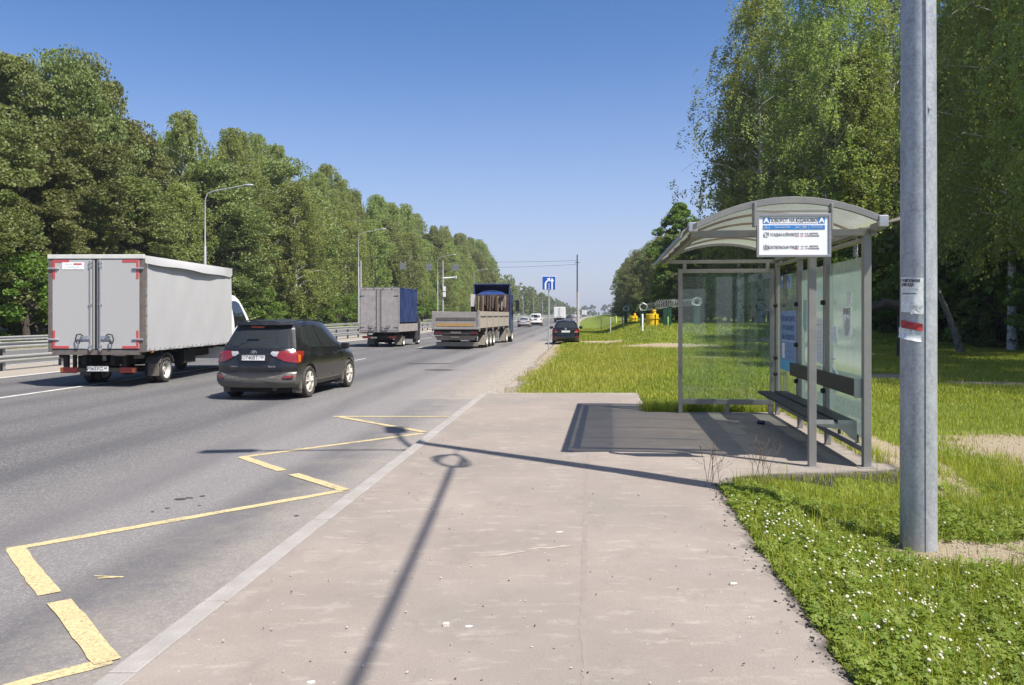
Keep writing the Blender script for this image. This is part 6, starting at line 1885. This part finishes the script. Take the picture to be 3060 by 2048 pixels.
make_maple('u0', 5, 2.6, 7, 46, 150, 0.17, 0.02, leafC)
make_maple('u1', 4, 2.4, 8, 40, 150, 0.16, 0.02, leafC)
used = set()
def put(key, x, y, h, label, cat='tree', group=None, rz=None, wide=1.0):
    src, H = PROTO[key]
    if key in used: o = copy_tree(src)
    else: o = src; used.add(key)
    s = h / H
    o.location = (x, y, gz(x, y) - 0.1); o.scale = (s * wide, s * wide, s)
    o.rotation_euler = (0, 0, rngT.random() * 2 * PI if rz is None else rz)
    tag(o, label, cat, group)
    return o
# skyline read along the forest edge: display column -> row (both at the 2343-wide view)
SKY_L = np.array([(-400, 40), (-150, 60), (0, 108), (100, 100), (160, 112), (215, 160), (275, 205), (295, 262), (330, 285), (365, 300), (400, 262), (455, 240), (520, 268), (560, 320), (590, 292), (650, 306), (690, 375), (740, 368), (800, 418), (850, 440), (900, 447), (950, 480), (1000, 510), (1060, 530), (1130, 565), (1150, 620), (1180, 640), (1240, 668), (1290, 690), (1335, 712), (1400, 724)], float)
SKY_R = np.array([(1395, 705), (1405, 655), (1415, 625), (1450, 575), (1490, 560), (1508, 535), (1550, 515), (1600, 505), (1690, 500), (1740, 300), (1790, 50), (2500, 0)], float)
def want_h(x, y, sky, lo=5, hi=30):
    px = (1530 + x / y * 2450) / 1.306; row = np.interp(px, sky[:, 0], sky[:, 1]) * 1.306
    return float(np.clip(1.75 + (941 - row) / 2450 * y - gz(x, y), lo, hi))
def zone(x, y):
    px = (1530 + x / y * 2450) / 1.306
    for lim, s in ((60, 'at the far left edge of the photo'), (300, 'behind the rear of the grey box lorry'), (480, 'behind the near curved street lamp'), (700, 'above the dark suv'), (830, 'left of the second street lamp'),
                   (1000, 'behind the blue-sided lorry'), (1160, 'behind the dropside trailer')):
        if px < lim: return s
    return 'in the distance left of the road'
cnt = 0
y = 36.0
while y < 330:
    lat = -37.5 + rngT.normal() * 1.2
    x = float(kerbx(y)) + lat
    px = (1530 + x / y * 2450) / 1.306
    bir = (px > 440 and rngT.random() < 0.75) or (px > 350 and px < 440)
    key = rngT.choice(['b0', 'b1', 'b2'] if bir else ['m0', 'm1', 'm2'])
    h = want_h(x, y, SKY_L) * rngT.uniform(0.66, 0.86)
    put(key, x, y, h, f"{'drooping birch' if bir else 'dense broadleaf tree'}, front row of left forest, {zone(x, y)}", group='trees along the left forest edge', wide=rngT.uniform(0.95, 1.15) * (18 / max(h, 9)) ** 0.35)
    y += 4.2 + y * 0.012 + rngT.random() * 1.5
for row, (off, sp) in enumerate(((-42.5, 5.2), (-49, 7.5))):
    y = 36.0
    while y < 360:
        x = float(kerbx(y)) + off + rngT.normal() * 1.2
        px = (1530 + x / y * 2450) / 1.306
        bir = px > 380 or (row == 1 and rngT.random() < 0.3)
        key = rngT.choice(['b0', 'b1', 'b2'] if bir else ['m0', 'm1', 'm2'])
        h = want_h(x, y, SKY_L, hi=34) * (rngT.uniform(0.93, 1.02) if row == 0 else rngT.uniform(0.8, 0.95))
        put(key, x, y, h, f"tall {'birch' if bir else 'broadleaf tree'}, rear row of left forest, {zone(x, y)}", group='tall trees of the left forest', wide=(0.9 if h < 22 else 0.72))
        y += sp + y * 0.014 + rngT.random() * 2
y = 37.0
while y < 190:
    x = float(kerbx(y)) - 33.6 + rngT.normal() * 0.7
    put(rngT.choice(['u0', 'u1']), x, y, rngT.uniform(2.6, 5.4), f'bright green bush, foot of left forest, {zone(x, y)}', 'bush', 'bushes along the left forest edge', wide=1.15)
    y += 2.9 + y * 0.012

# right-hand forest: the big birches behind the shelter, then the wood beyond
make_birch('B0', 26, 6.4, 21, 170, 10, 38, 0.125, 0.24, 0.075)
make_birch('B1', 25, 6.0, 22, 160, 10, 38, 0.125, 0.20, 0.075)
put('B0', 24.5, 64, 29.5, 'tall birch with a white trunk rising right behind the shelter roof', rz=0.6)
put('B1', 21.6, 71, 29, 'birch forming the left edge of the right-hand forest, beside open sky', rz=2.0)
put('B0', 30.0, 82, 31, 'birch farther back between the two nearest birches on the right', rz=4.0)
put('B1', 29.8, 64, 29, 'birch with thinner top just left of the near lamp post', rz=1.0, wide=0.8)
put('b2', 21.5, 77, 12, 'lower bushy birch under the left edge of the right-hand forest', rz=1.0, wide=1.3)
put('b0', 24.6, 73, 16, 'lower birch foliage directly above the shelter roof', rz=1.0, wide=1.4)
RN = 'tall birch in the shaded forest wall right of the near lamp post'
for (x, y, h, k) in ((27.0, 49, 25, 'B0'), (23.8, 39, 24, 'B1'), (26.5, 41.5, 25, 'B0'), (29.5, 44, 27, 'B1'), (18.9, 20, 21, 'B0'), (20.3, 15.0, 22, 'B1'), (20.9, 32.5, 22, 'B1'), (23.5, 33.5, 24, 'B0'), (19.5, 27, 22, 'B0'), (21.5, 24, 22, 'B1'), 
                     (37, 58, 28, 'B0'), (33, 47, 28, 'B0'), (30, 84, 30, 'B1'), (35, 80, 29, 'B0'), (33, 95, 31, 'B0'), (40, 78, 29, 'B1')):
    put(k, x, y, h, RN, group='dark trees of the right forest', wide=0.85)
y = 27.0
while y < 84:
    for off, hh in ((23.4, (3, 6.5)), (26.5, (5, 10)), (30.5, (9, 14))):
        x = float(kerbx(y)) + off + rngT.normal() * 0.8
        key = rngT.choice(['u0', 'u1', 'm1'] if off > 24 else ['u0', 'u1'])
        put(key, x, y + rngT.normal(), rngT.uniform(*hh), 'low leafy undergrowth filling the foot of the right forest', 'bush', 'undergrowth of the right forest', wide=1.0)
    y += 3.6
# forest interior darkness: trunks and tall backing trees
for k in range(44):
    y = 30 + k * 2.6; x = float(kerbx(y)) + 35 + rngT.random() * 16
    put(rngT.choice(['b0', 'b2', 'm0', 'm2']), x, y, rngT.uniform(22, 27), 'tall tree deep inside the right-hand forest behind the shelter', group='trees deep in the right forest', wide=0.95)
# slim birches with bare lower trunks in the shade
make_birch('T0', 21, 3.2, 41, 90, 8, 24, 0.17, 0.42, 0.07)
make_birch('T1', 19, 2.8, 42, 80, 8, 24, 0.17, 0.48, 0.07)
for k, (px, y) in enumerate(((2212, 74), (2300, 76), (2902, 48), (2560, 62))):
    x = (px - 1530) / 2450 * y
    put('T0' if k % 2 else 'T1', x, y, 19 + 4 * rngT.random(), 'slim pale-trunked birch standing in the shade of the right forest edge', group='slim birches at the right forest edge')
o = MB().tube([(-0.9, 0.3, 3.9), (-0.3, 0.2, 2.4), (0.1, 0, 1.2), (0.5, 0, -0.2)], [0.08, 0.12, 0.15, 0.20], 9).build('leaning_trunk', bark2, smooth=True, loc=(20.1, 37.5, gz(20.1, 37.5)))
tag(o, 'thick broken leaning birch trunk just right of the near lamp post', 'tree trunk')
o = MB().tube([(-2.6, 0, 0.9), (-1.2, 0.1, 1.6), (0.4, 0, 2.2), (1.4, 0.2, 2.0)], [0.05, 0.12, 0.22, 0.30], 9).tube([(1.3, .2, 2.1), (1.35, .2, -0.2)], [0.28, .35], 9).build('fallen_tree', bark_m, smooth=True, loc=(14.6, 33, gz(14.6, 33)))
tag(o, 'dark fallen tree between the shelter and the near lamp post', 'fallen tree')
# line of trees running into the distance on the right
y = 84.0; k = 0
while y < 330:
    lat = 16.5 + rngT.normal() * 0.8
    x = float(kerbx(y)) + lat
    h = want_h(x, y, SKY_R, hi=22)
    if 1485 < (1530 + x / y * 2450) / 1.306 < 1620 and y < 140: h = min(h, 16.5)
    key = rngT.choice(['m0', 'm2', 'b2', 'm1'])
    put(key, x, y, h * rngT.uniform(0.85, 1.0), 'tree in the line running away on the right behind the yellow housings', group='trees running away on the right', wide=0.95)
    if k % 2 == 0:
        put(rngT.choice(['u0', 'u1']), x - 3.2, y + 1, rngT.uniform(2.5, 4.5), 'bush at the foot of the distant trees on the right', 'bush', 'bushes running away on the right', wide=1.3)
    x2 = x + 6.5
    put(rngT.choice(['m0', 'm2', 'b0']), x2, y + 2, want_h(x2, y, SKY_R, hi=24) * rngT.uniform(.8, 0.95), 'tree in the second line running away on the right', group='trees running away on the right, second line', wide=0.95)
    y += 5.5 + y * 0.02; k += 1
make_maple('R0', 14, 3.5, 51, 150, 260, 0.2, 0.06, leafC)
put('R0', 19.9, 97, 13.6, 'rounded bright green tree standing clear against the sky left of the shelter', rz=0.3, wide=0.95)
# distant woods on both sides, past where single trees can be told apart
def wood(name, lat0, lat1, y0, y1, sky, n, label, seed, mx=24):
    rng = np.random.default_rng(seed); out = []
    for k in range(n):
        t = (k + rng.random()) / n; y = y0 * (y1 / y0) ** t
        x = float(kerbx(y)) + rng.uniform(lat0, lat1)
        h = want_h(x, y, sky, lo=5, hi=mx) * rng.uniform(0.75, 1.0); r_ = h * 0.27
        P_, _ = maple_points(h, r_, rng, 0.03, 26, 42)
        P_ += np.array([x, y, gz(x, y)]); out.append(P_)
    P_ = np.concatenate(out)
    V, F = quads(P_, 0.75, rng, 0.5, 0.3)
    o = npmesh(name, V, F, leafA); tag(o, label, kind='stuff')
wood('distant_wood', -60, -38, 325, 1500, SKY_L, 190, 'distant wood on the left', 5, 22)
wood('distant_wood', 17, 34, 325, 1500, SKY_R, 120, 'distant wood on the right', 6, 16)
def horizon_wood():
    rng = np.random.default_rng(9); out = []
    for k in range(260):
        x = rng.uniform(-900, 900); y = rng.uniform(1500, 1750) - abs(x) * 0.2
        P_, _ = maple_points(rng.uniform(13, 19), 9, rng, 0.0, 16, 20); out.append(P_ + np.array([x, y, gz(x, y)]))
    V, F = quads(np.concatenate(out), 3.2, rng, 0.5)
    o = npmesh('distant_wood', V, F, leafA); tag(o, 'far wood on the horizon', kind='stuff')
horizon_wood()

# ------------------------------------------------------------------ grass, clover, weeds
def blade_mat(name, a, b_, c, scale=0.5):
    m, nt, b = nodes_of(name)
    geo = nt.nodes.new('ShaderNodeNewGeometry'); P = geo.outputs['Position']
    col = mixc(nt, ramp(nt, noise(nt, P, scale, 4, 0.6), 0.35, 0.65), a, b_)
    at = nt.nodes.new('ShaderNodeAttribute'); at.attribute_name = 'tone'
    col = mixc(nt, ramp(nt, at.outputs['Fac'], 0.55, 1.0, 0, 0.9), col, c)
    nt.links.new(col, b.inputs['Base Color']); b.inputs['Roughness'].default_value = 0.5
    b.inputs['Specular IOR Level'].default_value = 0.3
    tr = nt.nodes.new('ShaderNodeBsdfTranslucent')
    nt.links.new(mixc(nt, 1.0, col, (1, 1, 0.4), 'MULTIPLY'), tr.inputs['Color'])
    mx = nt.nodes.new('ShaderNodeMixShader'); mx.inputs[0].default_value = 0.35
    nt.links.new(b.outputs[0], mx.inputs[1]); nt.links.new(tr.outputs[0], mx.inputs[2])
    nt.links.new(mx.outputs[0], nt.nodes['Material Output'].inputs['Surface'])
    MATS[name] = m
    return m
gmat = blade_mat('grass_blades', (0.22, 0.29, 0.022), (0.35, 0.40, 0.04), (0.46, 0.41, 0.14))
gmat_y = blade_mat('grass_blades_dry', (0.31, 0.34, 0.035), (0.42, 0.41, 0.06), (0.52, 0.45, 0.17), 0.25)
def blades(name, x, y, h, w, mat, label, rng, lean=0.45, z=None):
    n = len(x)
    zz = ground_z(x, y) if z is None else z
    a = rng.random(n) * 2 * PI; la = rng.random(n) * 2 * PI; ll = rng.random(n) * lean * h
    dx, dy = np.cos(a) * w / 2, np.sin(a) * w / 2
    lx, ly = np.cos(la) * ll, np.sin(la) * ll
    p0 = np.stack([x - dx, y - dy, zz - 0.01], 1); p1 = np.stack([x + dx, y + dy, zz - 0.01], 1)
    m0 = np.stack([x - dx * .75 + lx * .3, y - dy * .75 + ly * .3, zz + h * .55], 1); m1 = np.stack([x + dx * .75 + lx * .3, y + dy * .75 + ly * .3, zz + h * .55], 1)
    t = np.stack([x + lx, y + ly, zz + h * (1 - 0.25 * ll / (h + 1e-6))], 1)
    V = np.stack([p0, p1, m1, m0, t], 1).reshape(-1, 3)
    i = np.arange(n)[:, None] * 5
    F = np.concatenate([i + [0, 1, 2], i + [0, 2, 3], i + [3, 2, 4]], 0)
    tone = np.repeat(rng.random(n), 5)
    o = npmesh(name, V, F, mat, attrs={'tone': tone}); tag(o, label, kind='stuff')
    return o
def scatter(n, x0, x1, y0, y1, rng, pw=1.0):
    x = rng.uniform(x0, x1, n); y = y0 + (y1 - y0) * rng.random(n) ** pw
    return x, y
rg = np.random.default_rng(31)
def right_mask(x, y, thr=0.72, sandk=1.0):
    lat = x - kerbx(y)
    ok = np.where(y < 18.12, x > edgex(y) - 0.005 + 0.03 * np.sin(y * 9) + 0.02 * np.sin(y * 23), lat > 0.55 + 0.22 * np.sin(y * 0.7) + 0.15 * np.sin(y * 2.1))
    ok &= ~((y > 14.55) & (y < 18.15) & (x < edgex(17.0) + 0.02) & (x < 2.8))
    s = sandiness(x, y)
    return ok & (s + rg.random(len(x)) * 0.85 < 1.0) & in_view(x, y, 1.2)
# near: grass among clover
x, y = scatter(95000, 1.6, 8.5, 3.4, 10.2, rg); m = right_mask(x, y); x, y = x[m], y[m]
blades('grass', x, y, rg.uniform(0.03, 0.13, len(x)), 0.005, gmat, 'short bright grass around the near lamp post', rg, 0.8)
x, y = scatter(9000, 1.6, 8.5, 3.6, 10.4, rg); m = right_mask(x, y) & (lumps(x, y, 1.1) > -0.15); x, y = x[m], y[m]
blades('grass', x, y, rg.uniform(0.10, 0.27, len(x)), 0.006, gmat, 'taller grass stems in the clover', rg, 0.6)
x, y = scatter(150000, 2.3, 16, 8.6, 20, rg, 1.1); m = right_mask(x, y); x, y = x[m], y[m]
blades('grass', x, y, rg.uniform(0.03, 0.095, len(x)) * (1 + 0.3 * lumps(x, y, 2)), 0.008, gmat, 'bright grass beside and behind the shelter', rg, 0.7)
x, y = scatter(230000, -1, 27, 17, 46, rg, 1.15); m = right_mask(x, y); x, y = x[m], y[m]
dry = (lumps(x, y, 7) + rg.normal(size=len(x)) * 0.12 + 0.5 - 0.5 * sst((x - kerbx(y) - 2.5) / 5)) > 0.25
blades('grass', x[~dry], y[~dry], rg.uniform(0.04, 0.11, (~dry).sum()), 0.017, gmat, 'mown green verge beyond the shelter', rg, 0.6)
blades('dry_grass', x[dry], y[dry], rg.uniform(0.04, 0.15, dry.sum()), 0.015, gmat_y, 'yellowish seeding grass on the verge', rg, 0.5)
x, y = scatter(130000, 3, 42, 44, 100, rg, 1.2); m = right_mask(x, y); x, y = x[m], y[m]
blades('grass', x, y, rg.uniform(0.06, 0.16, len(x)), 0.045, gmat, 'rough grass on the bank by the yellow housings', rg, 0.5)
# dense tufts at the foot of the end wall and along the back rail
x = np.concatenate([rg.uniform(2.35, 5.0, 3600), rg.normal(0, 0.13, 1500) + 4.55]); y = np.concatenate([14.72 + np.abs(rg.normal(0, 0.28, 3600)), rg.uniform(9.6, 14.4, 1500)])
x[3600:] = 4.20 + (y[3600:] - 9.37) * 0.117 + np.abs(rg.normal(0, 0.12, 1500))
blades('grass', x, y, rg.uniform(0.08, 0.27, len(x)), 0.007, gmat, 'long grass tufts against the shelter walls', rg, 0.7, z=np.maximum(ground_z(x, y), -0.02))
x, y = scatter(5200, 0, 12, 18.2, 46, rg, 1.1); m = right_mask(x, y) & (lumps(x, y, 3.5) > -0.1); x, y = x[m], y[m]
blades('seed_stalks', x, y, rg.uniform(0.18, 0.38, len(x)), 0.008, gmat_y, 'tall thin seeding stalks on the verge', rg, 0.35)
x, y = scatter(700, 2.2, 7, 4, 10, rg); m = right_mask(x, y); x, y = x[m], y[m]
blades('seed_stalks', x, y, rg.uniform(0.2, 0.36, len(x)), 0.0035, gmat_y, 'thin seeding stalks in the clover', rg, 0.35)
# left verge
yy = 36 + 200 * rg.random(60000) ** 1.4; xx = kerbx(yy) + rg.uniform(-37, -28.6, 60000)
m = in_view(xx, yy, 3); xx, yy = xx[m], yy[m]
blades('grass', xx, yy, rg.uniform(0.08, 0.25, len(xx)), 0.06, gmat, 'grass strip below the left forest', rg, 0.4)

# clover carpet: three rounded leaflets on each stem
def clover(n, rng):
    x, y = scatter(n, 1.6, 7.6, 3.3, 9.2, rng); m = right_mask(x, y) & ~((x > 2.25) & (y > 8.45)) & ((y < 7.7) | (lumps(x, y, 1.3) > -0.25)); x, y = x[m], y[m]
    n = len(x); h = rng.uniform(0.02, 0.085, n) * np.clip(1 + 0.5 * lumps(x, y, 0.9) + 0.9 * lumps(x, y, 0.33), 0.25, 2.2); z = ground_z(x, y) + h
    a0 = rng.random(n) * 2 * PI; s = rng.uniform(0.008, 0.017, n)
    tilt = rng.normal(0, 0.35, (n, 2))
    V = []; F = []
    for q in range(3):
        a = a0 + q * 2 * PI / 3
        d = np.stack([np.cos(a), np.sin(a)], 1); p = np.stack([-np.sin(a), np.cos(a)], 1)
        for (r_, w_) in ((0.1, 0.0), (0.75, 0.55), (1.6, 0.45), (1.75, 0.0), (1.6, -0.45), (0.75, -0.55)):
            ox = d[:, 0] * r_ * s + p[:, 0] * w_ * s * 1.2; oy = d[:, 1] * r_ * s + p[:, 1] * w_ * s * 1.2
            V.append(np.stack([x + ox, y + oy, z + ox * tilt[:, 0] + oy * tilt[:, 1] - 0.12 * r_ * s], 1))
    V = np.stack(V, 1).reshape(-1, 3)
    i = np.arange(n)[:, None] * 18
    F = np.concatenate([i + np.arange(6) + 6 * q for q in range(3)], 0)
    o = npmesh('clover', V, F, blade_mat('clover_leaves', (0.115, 0.18, 0.02), (0.20, 0.265, 0.035), (0.30, 0.34, 0.08), 2.5), attrs={'tone': np.repeat(rng.random(n) * 0.9, 18)})
    tag(o, 'dense clover carpet', kind='stuff')
clover(62000, rg)
def bigleaf(n, rng):
    """dandelion-like broad leaves"""
    x, y = scatter(n, 1.7, 8.0, 3.6, 9.4, rng); m = right_mask(x, y) & (lumps(x, y, 1.6) > 0.05); x, y = x[m], y[m]
    V = []; F = []
    for (a, b) in zip(x, y):
        z = gz(a, b)
        for q in range(rng.integers(3, 7)):
            an = rng.random() * 2 * PI; L_ = rng.uniform(0.05, 0.13); up = rng.uniform(0.3, 0.9)
            d = np.array([math.cos(an), math.sin(an)]); p = np.array([-d[1], d[0]]); w = L_ * 0.17
            b0 = len(V)
            for (t, ww) in ((0, 0.15), (0.35, 0.8), (0.5, 0.6), (0.75, 1.0), (1.0, 0.0)):
                zz = z + 0.01 + L_ * (up * t - 0.55 * t * t)
                for s in (-1, 1): V.append((a + d[0] * t * L_ + s * p[0] * w * ww, b + d[1] * t * L_ + s * p[1] * w * ww, zz))
            for t in range(4): F.append((b0 + 2 * t, b0 + 2 * t + 1, b0 + 2 * t + 3, b0 + 2 * t + 2))
    o = npmesh('broadleaf_weeds', V, F, blade_mat('weed_leaves', (0.08, 0.17, 0.025), (0.13, 0.22, 0.035), (0.2, 0.27, 0.07), 1.5), attrs={'tone': np.repeat(rng.random(len(V) // 10), 10)[:len(V)] * 0.8})
    tag(o, 'broad-leaved weeds among the clover', kind='stuff')
bigleaf(1100, rg)
# clover blossoms
def blossoms(rng):
    V = []; F = []
    spots = []
    while len(spots) < 500:
        x = rng.uniform(1.9, 5.2); y = rng.uniform(3.5, 7.6)
        if not right_mask(np.array([x]), np.array([y]))[0]: continue
        dd = 1.0 if x < 1.9 + (7.8 - y) * 0.95 else 0.25
        if lumps(np.array([x]), np.array([y]), 0.8)[0] < -0.35 or rng.random() > dd: continue
        spots.append((x, y))
    SV = []; SF = []
    for (x, y) in spots:
        z = gz(x, y) + rng.uniform(0.05, 0.125); r_ = rng.uniform(0.008, 0.0122)
        ring = 8
        b = len(V)
        for k, (rr, hh) in enumerate(((0.45, -0.75), (0.95, -0.3), (1.0, 0.2), (0.65, 0.7), (0.2, 0.9))):
            for j in range(ring):
                a = 2 * PI * j / ring + k * 0.35; q = rr * r_ * rng.uniform(0.82, 1.15)
                V.append((x + q * math.cos(a), y + q * math.sin(a), z + hh * r_))
        for k in range(4):
            for j in range(ring): F.append((b + k * ring + j, b + k * ring + (j + 1) % ring, b + (k + 1) * ring + (j + 1) % ring, b + (k + 1) * ring + j))
        for j in range(0, ring, 4): F.append((b + 4 * ring + j, b + 4 * ring + j + 1, b + 4 * ring + j + 2, b + 4 * ring + (j + 3) % ring))
        F.append((b + 4 * ring, b + 4 * ring + 3, b + 4 * ring + 4, b + 4 * ring + 7))
        s = len(SV); g0 = gz(x, y)
        for (dx, dy) in ((-0.001, 0), (0.001, 0.0007), (0, -0.001)):
            SV.append((x + dx, y + dy, g0)); SV.append((x + dx, y + dy, z))
        for j in range(3): SF.append((s + 2 * j, s + 2 * ((j + 1) % 3), s + 2 * ((j + 1) % 3) + 1, s + 2 * j + 1))
    o = npmesh('clover_blossoms', V, F, M('clover_white', (0.52, 0.50, 0.38), 0.8, var=0.2, scale=60)); tag(o, 'white clover blossoms', kind='stuff')
    o = npmesh('clover_stems', SV, SF, gmat, attrs={'tone': np.full(len(SV), 0.3)}); tag(o, 'stems of the clover blossoms', kind='stuff')
blossoms(rg)
# dried weed stalks at the corner of the pavement
e = MB(); rk = random.Random(4)
for (bx_, by) in [(2.07 + rk.gauss(0, 0.05), 8.55 + rk.gauss(0, 0.08)) for _ in range(7)] + [(2.62 + rk.gauss(0, 0.10), 8.62 + rk.gauss(0, 0.06)) for _ in range(9)]:
    h = rk.uniform(0.25, 0.47); lx, ly = rk.gauss(0, 0.09), rk.gauss(0, 0.05)
    p = [Vector((bx_, by, -0.03)), Vector((bx_ + lx * .4, by + ly * .4, h * .5)), Vector((bx_ + lx, by + ly, h))]
    e.tube(p, [0.0028, 0.002, 0.0013], 5)
    for q in range(4):
        t = rk.uniform(0.35, 0.9); c = p[0].lerp(p[2], t); d = Vector((rk.gauss(0, 0.06), rk.gauss(0, 0.04), rk.uniform(0.05, 0.12)))
        e.tube([c, c + d], [0.0016, 0.001], 4); e.lathe([(0, -0.006), (0.005, 0), (0, 0.007)], tuple(c + d), n=5)
    e.lathe([(0, -0.007), (0.006, 0), (0, 0.008)], tuple(p[2]), n=5)
o = e.build('dry_weed_stalks', M('dry_stalk', (0.12, 0.085, 0.055), 0.9, var=0.3)); tag(o, 'thin dry weed stalks with seed heads at the pavement corner', kind='stuff')
# stones in the bare soil round the post
e = MB()
for k in range(500):
    c = rk.choice([(3.95, 7.2, 0.7, 0.4), (3.3, 7.2, 0.5, 0.25), (4.9, 7.6, 0.8, 0.3), (4.8, 9.4, 0.35, 0.9), (7.6, 11.2, 1.5, 1.0)])
    x = c[0] + rk.gauss(0, 0.5) * c[2]; y = c[1] + rk.gauss(0, 0.5) * c[3]; s = rk.uniform(0.004, 0.014)
    if x < float(edgex(y)) + 0.03: continue
    e.cbox((x, y, gz(x, y) + s * 0.3), (s * 2, s * 1.5, s), rz=rk.random() * 3, rx=rk.random() * .6, ry=rk.random() * .5)
o = e.build('gravel', M('pale_stones', (0.42, 0.37, 0.3), 0.9, var=0.35, scale=3)); tag(o, kind='stuff')
# gravel on the sandy shoulder
e = MB()
for k in range(1500):
    y = 18.3 + 24 * rk.random() ** 1.4; lat = rk.gauss(0.5, 0.45); x = float(kerbx(y)) + lat
    if lat > 1.4: continue
    s = rk.uniform(0.006, 0.018)
    e.cbox((x, y, max(gz(x, y), ROAD_Z) + s * 0.3), (s * 2, s * 1.5, s), rz=rk.random() * 3, rx=rk.random() * .6)
o = e.build('gravel', M('pale_stones', (0.42, 0.37, 0.3))); tag(o, kind='stuff')

# ------------------------------------------------------------------ summer haze in the air
hz = MB().box(-2700, 2700, -90, 3700, -2.2, 48).build('haze', None)
m = bpy.data.materials.new('haze_air'); m.use_nodes = True
nt = m.node_tree
for n in list(nt.nodes):
    if n.type != 'OUTPUT_MATERIAL': nt.nodes.remove(n)
vv = nt.nodes.new('ShaderNodeVolumePrincipled')
vv.inputs['Color'].default_value = (0.86, 0.90, 1.0, 1)
vv.inputs['Density'].default_value = 0.0003
vv.inputs['Anisotropy'].default_value = 0.3
nt.links.new(vv.outputs[0], nt.nodes['Material Output'].inputs['Volume'])
hz.data.materials.append(m)
tag(hz, kind='stuff')
